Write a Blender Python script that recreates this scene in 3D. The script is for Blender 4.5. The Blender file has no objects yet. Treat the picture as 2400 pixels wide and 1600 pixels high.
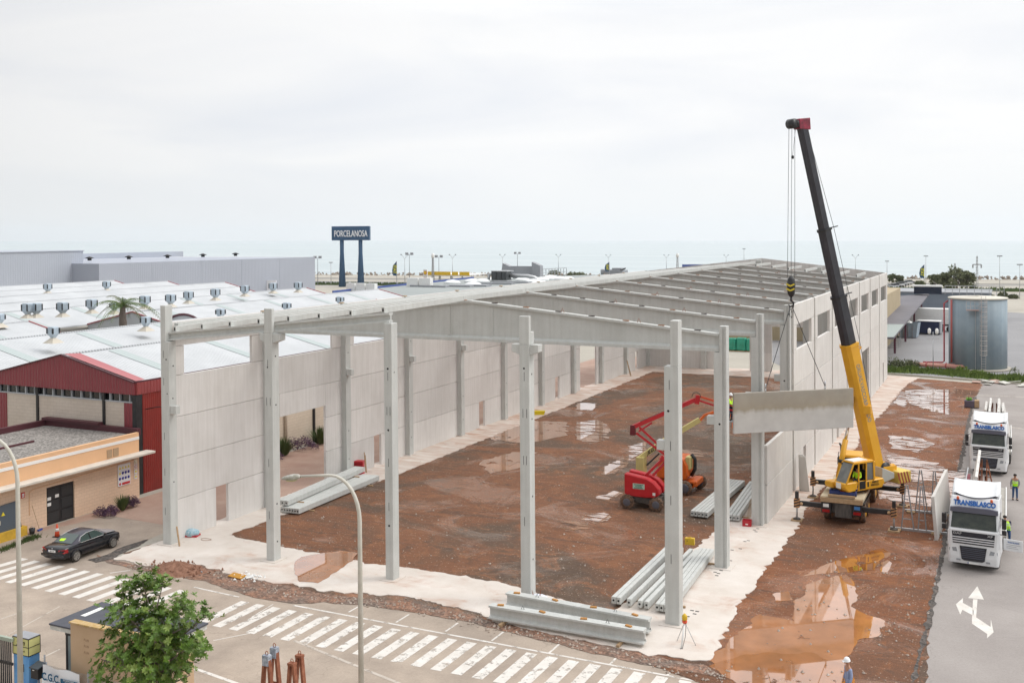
import bpy, bmesh, math, random
from mathutils import Matrix, Vector, noise
import numpy as np
R=math.radians
SC=bpy.context.scene
COL=SC.collection
random.seed(7)
# ------------------------------------------------------------------ camera
# solved from the photograph: level shot with a vertical lens shift
F=2437.1; CX=1199.43; V0=588.9
CM=((0.902688761,0.430233516,-0.00721963729),(-0.430294075,0.902557743,-0.0153795278),(-0.0001006488,0.0169894941,0.999855663))
CT=(44.13878582,-46.00274197,18.0)
cam=bpy.data.cameras.new('camera'); co=bpy.data.objects.new('camera',cam); COL.objects.link(co)
r,f_,u_=[Vector(x) for x in CM]
m=Matrix.Identity(4)
for i in range(3):
    m[i][0]=r[i]; m[i][1]=u_[i]; m[i][2]=-f_[i]; m[i][3]=CT[i]
co.matrix_world=m
cam.sensor_width=36; cam.lens=F/2400*36; cam.shift_x=(1200-CX)/2400; cam.shift_y=-(800-V0)/2400
cam.clip_start=.5; cam.clip_end=40000
SC.camera=co
# ------------------------------------------------------------------ world, sun, exposure
SC.view_settings.view_transform='Standard'; SC.view_settings.look='None'
SC.view_settings.exposure=0.0; SC.view_settings.gamma=1
SUN_EL=52; SUN_AZ=Vector((0.86,0.5))      # direction the light comes from
w=bpy.data.worlds.new('World'); SC.world=w; w.use_nodes=True
nt=w.node_tree; nt.nodes.clear(); N=nt.nodes.new; L=nt.links.new
out=N('ShaderNodeOutputWorld'); bg=N('ShaderNodeBackground'); sky=N('ShaderNodeTexSky')
sky.sky_type='NISHITA'; sky.sun_disc=False; sky.sun_elevation=R(SUN_EL); sky.sun_rotation=math.atan2(SUN_AZ.x,SUN_AZ.y)
bg.inputs[1].default_value=0.1; L(sky.outputs[0],bg.inputs[0])
tc=N('ShaderNodeTexCoord'); sep=N('ShaderNodeSeparateXYZ'); L(tc.outputs['Generated'],sep.inputs[0])
mp=N('ShaderNodeMapping'); mp.inputs['Scale'].default_value=(1.6,1.6,9.0); mp.inputs['Rotation'].default_value=(0.10,0.05,0.3); L(tc.outputs['Generated'],mp.inputs[0])
n1=N('ShaderNodeTexNoise'); n1.inputs['Scale'].default_value=1.5; n1.inputs['Detail'].default_value=6; n1.inputs['Roughness'].default_value=.5; n1.inputs['Distortion'].default_value=.5
L(mp.outputs[0],n1.inputs[0])
cr=N('ShaderNodeValToRGB'); e=cr.color_ramp; e.elements[0].position=.30; e.elements[0].color=(.865,.89,.935,1); e.elements[1].position=.56; e.elements[1].color=(1.0,1.0,1.0,1)
L(n1.outputs[0],cr.inputs[0])
# brighter overhead, as an overcast sky is
gr=N('ShaderNodeMapRange'); L(sep.outputs['Z'],gr.inputs[0]); gr.inputs[1].default_value=.2; gr.inputs[2].default_value=.8; gr.inputs[3].default_value=1.0; gr.inputs[4].default_value=1.9
hz=N('ShaderNodeMapRange'); L(sep.outputs['Z'],hz.inputs[0]); hz.inputs[1].default_value=0.0; hz.inputs[2].default_value=.09; hz.inputs[3].default_value=1.0; hz.inputs[4].default_value=0.0
mh=N('ShaderNodeMix'); mh.data_type='RGBA'; L(hz.outputs[0],mh.inputs[0]); L(cr.outputs[0],mh.inputs[6]); mh.inputs[7].default_value=(.92,.94,.955,1)
vm=N('ShaderNodeVectorMath'); vm.operation='SCALE'; L(mh.outputs[2],vm.inputs[0]); L(gr.outputs[0],vm.inputs[3])
# sky dimmed behind the camera, out of view, to darken the front faces
dp=N('ShaderNodeVectorMath'); dp.operation='DOT_PRODUCT'; L(tc.outputs['Generated'],dp.inputs[0]); dp.inputs[1].default_value=(.55,.835,0)
dm=N('ShaderNodeMapRange'); dm.interpolation_type='SMOOTHSTEP'; L(dp.outputs['Value'],dm.inputs[0]); dm.inputs[1].default_value=-.9; dm.inputs[2].default_value=.6; dm.inputs[3].default_value=.50; dm.inputs[4].default_value=1.0
vm2=N('ShaderNodeVectorMath'); vm2.operation='SCALE'; L(vm.outputs[0],vm2.inputs[0]); L(dm.outputs[0],vm2.inputs[3])
bg2=N('ShaderNodeBackground'); L(vm2.outputs[0],bg2.inputs[0]); bg2.inputs[1].default_value=1.02
ms=N('ShaderNodeMixShader'); ms.inputs[0].default_value=.96; L(bg.outputs[0],ms.inputs[1]); L(bg2.outputs[0],ms.inputs[2]); L(ms.outputs[0],out.inputs[0])
sl=bpy.data.lights.new('sun','SUN'); sl.energy=1.5; sl.angle=R(24); sl.color=(1,.965,.91)
so=bpy.data.objects.new('sun',sl); COL.objects.link(so)
sd=Vector((SUN_AZ.x,SUN_AZ.y,0)).normalized()*math.cos(R(SUN_EL))+Vector((0,0,math.sin(R(SUN_EL))))
so.rotation_euler=sd.to_track_quat('Z','Y').to_euler(); so.location=(60,40,60)

# ------------------------------------------------------------------ helpers
def ray(u,v):
    a=((u-CX)/F,1,(V0-v)/F); return Vector([sum(CM[k][i]*a[k] for k in range(3)) for i in range(3)])
CTv=Vector(CT)
def G(u,v,z=0.0):
    d=ray(u,v); return CTv+d*((z-CTv.z)/d.z)
def G2(u,v,z=0.0):
    p=G(u,v,z); return (p.x,p.y)
def depth_at(u,v,d): return CTv+ray(u,v)*d
def Yp(u,v,Y): d=ray(u,v); return CTv+d*((Y-CTv.y)/d.y)
def Xp(u,v,X): d=ray(u,v); return CTv+d*((X-CTv.x)/d.x)

MATS={}
def mat(name,col,rough=.8,metal=0,spec=.5,var=0,vscale=1.0,col2=None,bump=0,bscale=20,objvar=0,ior=None,alpha=None,trans=0,detail=8,coord='Object',stretch=(1,1,1),rvar=0,emit=None,extra=None):
    m=bpy.data.materials.new(name); m.use_nodes=True; nt=m.node_tree; N=nt.nodes.new; L=nt.links.new
    b=nt.nodes['Principled BSDF']
    b.inputs['Roughness'].default_value=rough; b.inputs['Metallic'].default_value=metal
    b.inputs['Specular IOR Level'].default_value=spec
    if ior: b.inputs['IOR'].default_value=ior
    if trans: b.inputs['Transmission Weight'].default_value=trans
    c=(*col,1); b.inputs['Base Color'].default_value=c
    tc=N('ShaderNodeTexCoord'); mp=N('ShaderNodeMapping'); mp.inputs['Scale'].default_value=stretch; L(tc.outputs[coord],mp.inputs[0])
    last=None
    if col2 is not None or var:
        n=N('ShaderNodeTexNoise'); n.inputs['Scale'].default_value=vscale; n.inputs['Detail'].default_value=detail; n.inputs['Roughness'].default_value=.62; L(mp.outputs[0],n.inputs[0])
        rp=N('ShaderNodeValToRGB'); rp.color_ramp.elements[0].position=.32; rp.color_ramp.elements[1].position=.68
        c2=col2 if col2 is not None else tuple(x*(1+var) for x in col)
        c1=col if col2 is not None else tuple(x*(1-var) for x in col)
        rp.color_ramp.elements[0].color=(*c1,1); rp.color_ramp.elements[1].color=(*c2,1); L(n.outputs[0],rp.inputs[0]); last=rp.outputs[0]
    if objvar:
        oi=N('ShaderNodeObjectInfo'); mr=N('ShaderNodeMapRange'); L(oi.outputs['Random'],mr.inputs[0]); mr.inputs[3].default_value=1-objvar; mr.inputs[4].default_value=1+objvar
        vm=N('ShaderNodeVectorMath'); vm.operation='SCALE'
        if last: L(last,vm.inputs[0])
        else: vm.inputs[0].default_value=col
        L(mr.outputs[0],vm.inputs[3]); last=vm.outputs[0]
    if last: L(last,b.inputs['Base Color'])
    if rvar:
        n=N('ShaderNodeTexNoise'); n.inputs['Scale'].default_value=vscale*1.7; n.inputs['Detail'].default_value=5; L(mp.outputs[0],n.inputs[0])
        mr=N('ShaderNodeMapRange'); L(n.outputs[0],mr.inputs[0]); mr.inputs[1].default_value=.3; mr.inputs[2].default_value=.7; mr.inputs[3].default_value=max(0,rough-rvar); mr.inputs[4].default_value=min(1,rough+rvar); L(mr.outputs[0],b.inputs['Roughness'])
    if bump:
        n=N('ShaderNodeTexNoise'); n.inputs['Scale'].default_value=bscale; n.inputs['Detail'].default_value=4; L(tc.outputs[coord],n.inputs[0])
        bp=N('ShaderNodeBump'); bp.inputs['Strength'].default_value=bump; bp.inputs['Distance'].default_value=.02; L(n.outputs[0],bp.inputs['Height']); L(bp.outputs[0],b.inputs['Normal'])
    if emit: b.inputs['Emission Color'].default_value=(*emit[0],1); b.inputs['Emission Strength'].default_value=emit[1]
    if extra: extra(nt,b,last,tc,mp)
    MATS[name]=m; return m

class MB:
    def __init__(s): s.v=[]; s.f=[]; s.m=[]; s.mi=0; s.sm=[]; s.smooth=False; s.T=None
    def add(s,vs,fs):
        o=len(s.v)
        if s.T is not None: vs=[s.T@Vector(v) for v in vs]
        s.v+= [tuple(v) for v in vs]; s.f+=[tuple(i+o for i in f) for f in fs]; s.m+=[s.mi]*len(fs); s.sm+=[s.smooth]*len(fs)
        return s
    def box(s,x0,x1,y0,y1,z0,z1):
        vs=[(x,y,z) for z in (z0,z1) for y in (y0,y1) for x in (x0,x1)]
        return s.add(vs,[(0,2,3,1),(4,5,7,6),(0,1,5,4),(2,6,7,3),(0,4,6,2),(1,3,7,5)])
    def cbox(s,c,sz,rz=0,M=None):
        T=Matrix.Translation(c)@Matrix.Rotation(rz,4,'Z')
        if M is not None: T=T@M
        o=s.T; s.T=(o@T) if o is not None else T
        s.box(-sz[0]/2,sz[0]/2,-sz[1]/2,sz[1]/2,-sz[2]/2,sz[2]/2); s.T=o; return s
    def bar(s,a,b,w,h,up=(0,0,1)):   # box beam from a to b
        a=Vector(a);b=Vector(b);d=(b-a); l=d.length
        if l<1e-6: return s
        d.normalize(); u=Vector(up)
        if abs(d.dot(u))>.98: u=Vector((0,1,0))
        x=d.cross(u).normalized(); z=x.cross(d)
        vs=[p+x*(i*w/2)+z*(j*h/2) for p in (a,b) for j in (-1,1) for i in (-1,1)]
        return s.add(vs,[(0,1,3,2),(4,6,7,5),(0,4,5,1),(2,3,7,6),(0,2,6,4),(1,5,7,3)])
    def prism(s,pts,vec):            # polygon (3D points) extruded along vec
        n=len(pts); vec=Vector(vec); a=[Vector(p) for p in pts]; b=[p+vec for p in a]
        return s.add(a+b,[tuple(range(n))[::-1],tuple(range(n,2*n))]+[(i,(i+1)%n,n+(i+1)%n,n+i) for i in range(n)])
    def tube(s,path,rad,n=8,cap=True,closed=False):
        P=[Vector(p) for p in path]; 
        if not hasattr(rad,'__len__'): rad=[rad]*len(P)
        vs=[];fs=[];up=None
        for i,p in enumerate(P):
            a=P[max(i-1,0)] if not closed else P[i-1]; b=P[min(i+1,len(P)-1)] if not closed else P[(i+1)%len(P)]
            d=(b-a).normalized()
            if up is None: up=Vector((0,0,1)) if abs(d.z)<.9 else Vector((1,0,0))
            x=d.cross(up).normalized(); up=x.cross(d).normalized()
            for k in range(n):
                t=2*math.pi*k/n; vs.append(p+x*math.cos(t)*rad[i]+up*math.sin(t)*rad[i])
        m=len(P)
        for i in range(m-1 if not closed else m):
            j=(i+1)%m
            for k in range(n): fs.append((i*n+k,i*n+(k+1)%n,j*n+(k+1)%n,j*n+k))
        if cap and not closed: fs+=[tuple(range(n))[::-1],tuple(range((m-1)*n,m*n))]
        o=s.smooth; s.smooth=n>5; s.add(vs,fs); s.smooth=o; return s
    def lathe(s,c,prof,n=24,axis='Z'):  # prof list of (r,h)
        vs=[];fs=[]
        for r_,h in prof:
            for k in range(n):
                t=2*math.pi*k/n; a,b_=r_*math.cos(t),r_*math.sin(t)
                p={'Z':(a,b_,h),'X':(h,a,b_),'Y':(a,h,b_)}[axis]; vs.append((c[0]+p[0],c[1]+p[1],c[2]+p[2]))
        m=len(prof)
        for i in range(m-1):
            for k in range(n): fs.append((i*n+k,i*n+(k+1)%n,(i+1)*n+(k+1)%n,(i+1)*n+k))
        fs+=[tuple(range(n))[::-1],tuple(range((m-1)*n,m*n))]
        o=s.smooth; s.smooth=True; s.add(vs,fs); s.smooth=o; return s
    def build(s,name,mats,parent=None,world=False,bevel=0,**tags):
        me=bpy.data.meshes.new(name)
        vs=s.v
        if world and parent is not None:
            I=parent_matrix(parent).inverted(); vs=[tuple(I@Vector(v)) for v in vs]
        me.from_pydata(vs,[],s.f)
        if not isinstance(mats,(list,tuple)): mats=[mats]
        for m_ in mats: me.materials.append(m_)
        me.polygons.foreach_set('material_index',s.m); me.polygons.foreach_set('use_smooth',s.sm)
        bm=bmesh.new(); bm.from_mesh(me); bmesh.ops.recalc_face_normals(bm,faces=bm.faces)
        if bevel: bmesh.ops.bevel(bm,geom=[e for e in bm.edges if len(e.link_faces)==2 and e.calc_face_angle(0)>.6],offset=bevel,segments=1,affect='EDGES',clamp_overlap=True)
        bm.to_mesh(me); bm.free(); me.update()
        o=bpy.data.objects.new(name,me); COL.objects.link(o)
        if parent: o.parent=parent
        for k,v_ in tags.items(): o[k]=v_
        return o
def parent_matrix(o):
    M=Matrix.LocRotScale(o.location,o.rotation_euler,o.scale)
    return parent_matrix(o.parent)@M if o.parent else M
def thing(name,label,cat,loc=(0,0,0),rz=0,group=None):
    o=bpy.data.objects.new(name,None); COL.objects.link(o); o.empty_display_size=.5
    o.location=loc; o.rotation_euler=(0,0,rz); o['label']=label; o['category']=cat
    if group: o['group']=group
    return o
def tag(o,label,cat,group=None):
    o['label']=label; o['category']=cat
    if group: o['group']=group
    return o
def structure(o): o['kind']='structure'; return o
def dup(root,loc=None,rz=None,label=None):
    r_=root.copy(); COL.objects.link(r_)
    if loc is not None: r_.location=loc
    if rz is not None: r_.rotation_euler=(0,0,rz)
    if label: r_['label']=label
    def rec(a,b):
        for ch in list(a.children):
            if ch.name in done: continue
            c=ch.copy(); done.add(c.name); COL.objects.link(c); c.parent=b; rec(ch,c)
    done=set(); rec(root,r_); return r_
def text_mesh(txt,size,depth,name,material,parent,M,xs=1,bold=0,shear=0,align='CENTER'):
    cu=bpy.data.curves.new(name,'FONT'); cu.body=txt; cu.size=size; cu.extrude=depth; cu.offset=bold; cu.shear=shear; cu.align_x=align; cu.align_y='CENTER'; cu.resolution_u=3
    t=bpy.data.objects.new('tmp',cu); COL.objects.link(t)
    dg=bpy.context.evaluated_depsgraph_get(); dg.update()
    me=bpy.data.meshes.new_from_object(t.evaluated_get(dg)); bpy.data.objects.remove(t); 
    me.transform(Matrix.Diagonal((xs,1,1,1))); me.transform(M); me.name=name
    me.materials.clear(); me.materials.append(material)
    o=bpy.data.objects.new(name,me); COL.objects.link(o); o.parent=parent; return o
def facing(loc,right,up):   # matrix: text lies in the plane (right, up)
    x=Vector(right).normalized(); y=Vector(up).normalized(); z=x.cross(y)
    m=Matrix.Identity(4)
    for i in range(3): m[i][0]=x[i]; m[i][1]=y[i]; m[i][2]=z[i]; m[i][3]=loc[i]
    return m
def jag(pts,step=.35,amp=.12,seed=0,closed=True,scale=1.3):
    out=[]; n=len(pts)
    for i in range(n if closed else n-1):
        a=Vector((*pts[i][:2],0)); b=Vector((*pts[(i+1)%n][:2],0)); k=max(1,int((b-a).length/step))
        d=(b-a); nn=Vector((-d.y,d.x,0)).normalized() if d.length>1e-6 else Vector((0,0,0))
        for j in range(k):
            p=a+d*(j/k)
            q=noise.noise(Vector((p.x*scale,p.y*scale,seed)))*1.1+noise.noise(Vector((p.x*scale*4,p.y*scale*4,seed+5)))*.55
            out.append((p.x+nn.x*q*amp,p.y+nn.y*q*amp))
    return out
def sheet(name,pts,z,material,thick=0,parent=None,**tags):
    me=bpy.data.meshes.new(name); bm=bmesh.new()
    vs=[bm.verts.new((x,y,z)) for x,y in pts]; f=bm.faces.new(vs)
    if f.normal.z<0: f.normal_flip()
    f.normal_update()
    if f.normal.z<0: f.normal_flip()
    if thick:
        r_=bmesh.ops.extrude_face_region(bm,geom=[f]); 
        for v in r_['geom']:
            if isinstance(v,bmesh.types.BMVert): v.co.z-=thick
    bmesh.ops.triangulate(bm,faces=bm.faces[:])
    bmesh.ops.recalc_face_normals(bm,faces=bm.faces)
    if not thick:
        for f in bm.faces:
            if f.normal.z<0: f.normal_flip()
    bm.to_mesh(me); bm.free()
    me.materials.append(material); o=bpy.data.objects.new(name,me); COL.objects.link(o)
    if parent: o.parent=parent
    for k,v in tags.items(): o[k]=v
    return o

# ------------------------------------------------------------------ materials
def ex_conc(nt,b,last,tc,mp):      # faint vertical weather streaks
    N=nt.nodes.new; L=nt.links.new
    m2=N('ShaderNodeMapping'); m2.inputs['Scale'].default_value=(3.0,3.0,.18); L(tc.outputs['Object'],m2.inputs[0])
    n=N('ShaderNodeTexNoise'); n.inputs['Scale'].default_value=1.6; n.inputs['Detail'].default_value=7; L(m2.outputs[0],n.inputs[0])
    r=N('ShaderNodeValToRGB'); r.color_ramp.elements[0].position=.35; r.color_ramp.elements[0].color=(.94,.935,.925,1); r.color_ramp.elements[1].position=.62; r.color_ramp.elements[1].color=(1.02,1.02,1.02,1); L(n.outputs[0],r.inputs[0])
    n3=N('ShaderNodeTexNoise'); n3.inputs['Scale'].default_value=26; n3.inputs['Detail'].default_value=3; L(tc.outputs['Object'],n3.inputs[0])
    r3=N('ShaderNodeMapRange'); L(n3.outputs[0],r3.inputs[0]); r3.inputs[1].default_value=.3; r3.inputs[2].default_value=.7; r3.inputs[3].default_value=.93; r3.inputs[4].default_value=1.05
    mx=N('ShaderNodeMix'); mx.data_type='RGBA'; mx.blend_type='MULTIPLY'; mx.inputs[0].default_value=1; L(last,mx.inputs[6]); L(r.outputs[0],mx.inputs[7])
    vs=N('ShaderNodeVectorMath'); vs.operation='SCALE'; L(mx.outputs[2],vs.inputs[0]); L(r3.outputs[0],vs.inputs[3]); L(vs.outputs[0],b.inputs['Base Color'])
CONC=mat('precast concrete grey',(.51,.52,.50),.85,col2=(.57,.58,.56),vscale=.9,bump=.15,bscale=45,objvar=.03,extra=ex_conc)
PANEL=mat('precast wall panel',(.63,.61,.585),.88,col2=(.70,.68,.66),vscale=.45,bump=.12,bscale=40,objvar=.075,extra=ex_conc)
PANELO=mat('precast wall panel outer face',(.60,.58,.55),.88,col2=(.67,.65,.62),vscale=.6,bump=.12,bscale=40,objvar=.04,extra=ex_conc)
def ex_stain(nt,b,last,tc,mp):     # rain stain with its own edge across the upper half of the lifted panel
    N=nt.nodes.new; L=nt.links.new
    sp=N('ShaderNodeSeparateXYZ'); L(tc.outputs['Object'],sp.inputs[0])
    mm=N('ShaderNodeMapping'); mm.inputs['Scale'].default_value=(1.6,1,.25); L(tc.outputs['Object'],mm.inputs[0])
    n=N('ShaderNodeTexNoise'); n.inputs['Scale'].default_value=1.8; n.inputs['Detail'].default_value=6; L(mm.outputs[0],n.inputs[0])
    a=N('ShaderNodeMath'); a.operation='MULTIPLY_ADD'; L(n.outputs[0],a.inputs[0]); a.inputs[1].default_value=.5; L(sp.outputs['Z'],a.inputs[2])
    r=N('ShaderNodeValToRGB'); e=r.color_ramp.elements; e[0].position=.0; e[0].color=(1,1,1,1); e[1].position=1; e[1].color=(.66,.62,.56,1)
    e2=r.color_ramp.elements.new(.50); e2.color=(.96,.95,.93,1); e3=r.color_ramp.elements.new(.60); e3.color=(.64,.57,.46,1)
    q=N('ShaderNodeMapRange'); L(a.outputs[0],q.inputs[0]); q.inputs[1].default_value=-1.2; q.inputs[2].default_value=1.6
    L(q.outputs[0],r.inputs[0])
    mx=N('ShaderNodeMix'); mx.data_type='RGBA'; mx.blend_type='MULTIPLY'; mx.inputs[0].default_value=1; L(last,mx.inputs[6]); L(r.outputs[0],mx.inputs[7]); L(mx.outputs[2],b.inputs['Base Color'])
PSTAIN=mat('stained precast panel',(.50,.49,.47),.88,col2=(.60,.59,.565),vscale=.8,bump=.12,bscale=40,extra=ex_stain)
JOINT=mat('dark joint',(.10,.095,.09),.9)
HOLE=mat('dark hole',(.02,.02,.02),.9)
WOOD=mat('raw timber',(.34,.22,.12),.85,col2=(.46,.32,.19),vscale=6)
PAD=mat('brown bearing pad',(.28,.13,.06),.8,var=.4,vscale=2)
PADD=mat('dark bearing pad',(.05,.035,.03),.8)
STEEL=mat('galvanised steel',(.5,.51,.52),.42,.7,var=.15,vscale=4)
WIRE=mat('wire rope',(.07,.075,.08),.5,.6)
BLACK=mat('black paint',(.018,.018,.02),.45,var=.3,vscale=3)
RUBBER=mat('tyre rubber',(.022,.021,.02),.85,col2=(.05,.04,.032),vscale=8)
MUDR=mat('muddy tyre rubber',(.03,.025,.022),.9,col2=(.26,.15,.09),vscale=7)
CHROME=mat('chrome',(.7,.7,.7),.18,1)
WHITEP=mat('white paint',(.80,.80,.78),.35,var=.05,vscale=3)
GLASS=mat('dark glass',(.012,.016,.018),.06,spec=.6)
REDL=mat('red lens',(.32,.01,.012),.15)
RUST=mat('rusty steel',(.20,.06,.028),.75,col2=(.33,.13,.07),vscale=5,bump=.2)
GREYM=mat('grey painted metal',(.30,.31,.33),.5,var=.1,vscale=2)
def ex_ground(nt,b,last,tc,mp):    # fine grit and cracks
    N=nt.nodes.new; L=nt.links.new
    n=N('ShaderNodeTexNoise'); n.inputs['Scale'].default_value=9; n.inputs['Detail'].default_value=8; n.inputs['Roughness'].default_value=.8; L(tc.outputs['Object'],n.inputs[0])
    r=N('ShaderNodeMapRange'); L(n.outputs[0],r.inputs[0]); r.inputs[1].default_value=.25; r.inputs[2].default_value=.75; r.inputs[3].default_value=.82; r.inputs[4].default_value=1.14
    nw=N('ShaderNodeTexNoise'); nw.inputs['Scale'].default_value=.35; nw.inputs['Detail'].default_value=4; L(tc.outputs['Object'],nw.inputs[0])
    va=N('ShaderNodeVectorMath'); va.operation='MULTIPLY_ADD'; L(nw.outputs['Color'],va.inputs[0]); va.inputs[1].default_value=(7,7,7); L(tc.outputs['Object'],va.inputs[2])
    vo=N('ShaderNodeTexVoronoi'); vo.feature='DISTANCE_TO_EDGE'; vo.inputs['Scale'].default_value=.16; L(va.outputs[0],vo.inputs[0])
    ck=N('ShaderNodeMapRange'); L(vo.outputs[0],ck.inputs[0]); ck.inputs[1].default_value=.0015; ck.inputs[2].default_value=.006; ck.inputs[3].default_value=.84; ck.inputs[4].default_value=1
    ml=N('ShaderNodeMath'); ml.operation='MULTIPLY'; L(r.outputs[0],ml.inputs[0]); L(ck.outputs[0],ml.inputs[1])
    vs=N('ShaderNodeVectorMath'); vs.operation='SCALE'; L(last,vs.inputs[0]); L(ml.outputs[0],vs.inputs[3]); L(vs.outputs[0],b.inputs['Base Color'])
STREET=mat('dusty street asphalt',(.30,.245,.20),.9,col2=(.45,.37,.30),vscale=.35,bump=.2,bscale=30,extra=ex_ground)
LANE=mat('grey lane asphalt',(.265,.236,.22),.88,col2=(.345,.312,.292),vscale=.2,bump=.2,bscale=30,extra=ex_ground)
YARD=mat('yard paving',(.24,.235,.24),.85,col2=(.29,.285,.29),vscale=.1,bump=.1,extra=ex_ground)
LAND=mat('pale ground',(.36,.33,.28),.95,col2=(.46,.43,.37),vscale=.06,extra=ex_ground)
def ex_slab(nt,b,last,tc,mp):
    N=nt.nodes.new; L=nt.links.new
    n=N('ShaderNodeTexNoise'); n.inputs['Scale'].default_value=.33; n.inputs['Detail'].default_value=9; n.inputs['Distortion'].default_value=1.3; n.inputs['Roughness'].default_value=.66; L(tc.outputs['Object'],n.inputs[0])
    r=N('ShaderNodeMapRange'); r.interpolation_type='SMOOTHSTEP'; L(n.outputs[0],r.inputs[0]); r.inputs[1].default_value=.48; r.inputs[2].default_value=.72; r.inputs[3].default_value=0; r.inputs[4].default_value=.7
    # more mud trodden over the far end of the slab
    sp=N('ShaderNodeSeparateXYZ'); L(tc.outputs['Object'],sp.inputs[0]); ry=N('ShaderNodeMapRange'); L(sp.outputs['Y'],ry.inputs[0]); ry.inputs[1].default_value=10; ry.inputs[2].default_value=38; ry.inputs[3].default_value=0; ry.inputs[4].default_value=.62
    ad=N('ShaderNodeMath'); ad.operation='ADD'; ad.use_clamp=True; L(r.outputs[0],ad.inputs[0]); L(ry.outputs[0],ad.inputs[1])
    n2=N('ShaderNodeTexNoise'); n2.inputs['Scale'].default_value=1.2; n2.inputs['Detail'].default_value=6; m2=N('ShaderNodeMapping'); m2.inputs['Scale'].default_value=(.35,1.6,1); m2.inputs['Rotation'].default_value=(0,0,.25); L(tc.outputs['Object'],m2.inputs[0]); L(m2.outputs[0],n2.inputs[0])
    m3=N('ShaderNodeMapRange'); L(n2.outputs[0],m3.inputs[0]); m3.inputs[1].default_value=.35; m3.inputs[2].default_value=.68; mu=N('ShaderNodeMath'); mu.operation='MULTIPLY'; L(m3.outputs[0],mu.inputs[0]); L(ad.outputs[0],mu.inputs[1])
    mx=N('ShaderNodeMix'); mx.data_type='RGBA'; L(mu.outputs[0],mx.inputs[0]); L(last,mx.inputs[6]); mx.inputs[7].default_value=(.42,.21,.12,1); L(mx.outputs[2],b.inputs['Base Color'])
SLAB=mat('pale blinding concrete',(.585,.52,.46),.85,col2=(.69,.635,.585),vscale=.5,bump=.25,bscale=14,extra=ex_slab)
def ex_soil(nt,b,last,tc,mp,A=(.235,.105,.055),B_=(.135,.088,.060),lo=.44,hi=.56,orange=(.33,.145,.07)):
    N=nt.nodes.new; L=nt.links.new; O=tc.outputs['Object']
    def noi(s,d=8,ro=.6,di=0,vec=None):
        n=N('ShaderNodeTexNoise'); n.inputs['Scale'].default_value=s; n.inputs['Detail'].default_value=d; n.inputs['Roughness'].default_value=ro; n.inputs['Distortion'].default_value=di; L(vec or O,n.inputs[0]); return n.outputs[0]
    def ramp(i,a,b_,c=0,d=1):
        r=N('ShaderNodeMapRange'); L(i,r.inputs[0]); r.inputs[1].default_value=a; r.inputs[2].default_value=b_; r.inputs[3].default_value=c; r.inputs[4].default_value=d; r.interpolation_type='SMOOTHSTEP'; return r.outputs[0]
    def mix(f,a,b_):
        x=N('ShaderNodeMix'); x.data_type='RGBA'; L(f,x.inputs[0]); 
        if isinstance(a,tuple): x.inputs[6].default_value=(*a,1)
        else: L(a,x.inputs[6])
        if isinstance(b_,tuple): x.inputs[7].default_value=(*b_,1)
        else: L(b_,x.inputs[7])
        return x.outputs[2]
    big=noi(.075,6,.55,.8); c=mix(ramp(big,lo,hi),A,B_)
    mid=noi(.45,9,.7,1.5); c=mix(ramp(mid,.50,.66,0,.75),c,orange)
    dk=noi(.9,9,.75,1.0); c=mix(ramp(dk,.52,.64,0,.7),c,(.12,.074,.052))
    # wheel ruts: long curving streaks
    mm=N('ShaderNodeMapping'); mm.inputs['Scale'].default_value=(.22,1.5,1); mm.inputs['Rotation'].default_value=(0,0,1.25); L(O,mm.inputs[0])
    st=noi(1.1,8,.7,1.2,mm.outputs[0]); c=mix(ramp(st,.54,.62,0,.6),c,(.11,.073,.055)); c=mix(ramp(st,.30,.42,.55,0),c,(.37,.175,.095))
    # grit: small pale stones
    vo=N('ShaderNodeTexVoronoi'); vo.inputs['Scale'].default_value=7.5; L(O,vo.inputs[0])
    sc=N('ShaderNodeSeparateColor'); L(vo.outputs['Color'],sc.inputs[0])
    gm=N('ShaderNodeMath'); gm.operation='MULTIPLY'; L(ramp(vo.outputs['Distance'],.20,.34,1,0),gm.inputs[0]); L(ramp(sc.outputs[0],.55,.9,0,1),gm.inputs[1])
    c=mix(ramp(gm.outputs[0],0,1,0,.7),c,(.50,.39,.30))
    fine=noi(24,4,.8); v=N('ShaderNodeVectorMath'); v.operation='SCALE'; L(c,v.inputs[0]); L(ramp(fine,.25,.75,.5,1.5),v.inputs[3]); L(v.outputs[0],b.inputs['Base Color'])
    b.inputs['Specular IOR Level'].default_value=.28
    # wet film in the low spots
    wet=noi(.16,7,.6,1.0); f=ramp(wet,.50,.60,.75,.14); L(f,b.inputs['Roughness'])
    bp=N('ShaderNodeBump'); bp.inputs['Strength'].default_value=.9; bp.inputs['Distance'].default_value=.12
    clod=noi(3.2,6,.7,.4); sm=N('ShaderNodeMath'); sm.operation='MULTIPLY_ADD'; L(clod,sm.inputs[0]); sm.inputs[1].default_value=1.3; L(fine,sm.inputs[2])
    sm2=N('ShaderNodeMath'); sm2.operation='MULTIPLY_ADD'; L(st,sm2.inputs[0]); sm2.inputs[1].default_value=1.6; L(sm.outputs[0],sm2.inputs[2])
    ad=N('ShaderNodeMath'); ad.operation='MULTIPLY'; L(sm2.outputs[0],ad.inputs[0]); L(ramp(wet,.50,.60,.6,.05),ad.inputs[1]); L(ad.outputs[0],bp.inputs['Height']); L(bp.outputs[0],b.inputs['Normal'])
SOIL=mat('wet red clay and gravel',(.2,.1,.06),.6,extra=ex_soil)
MUD=mat('warm orange clay lane',(.2,.1,.06),.6,extra=lambda nt,b,last,tc,mp: ex_soil(nt,b,last,tc,mp,(.235,.092,.042),(.19,.088,.048),.42,.62,(.33,.13,.052)))
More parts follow.
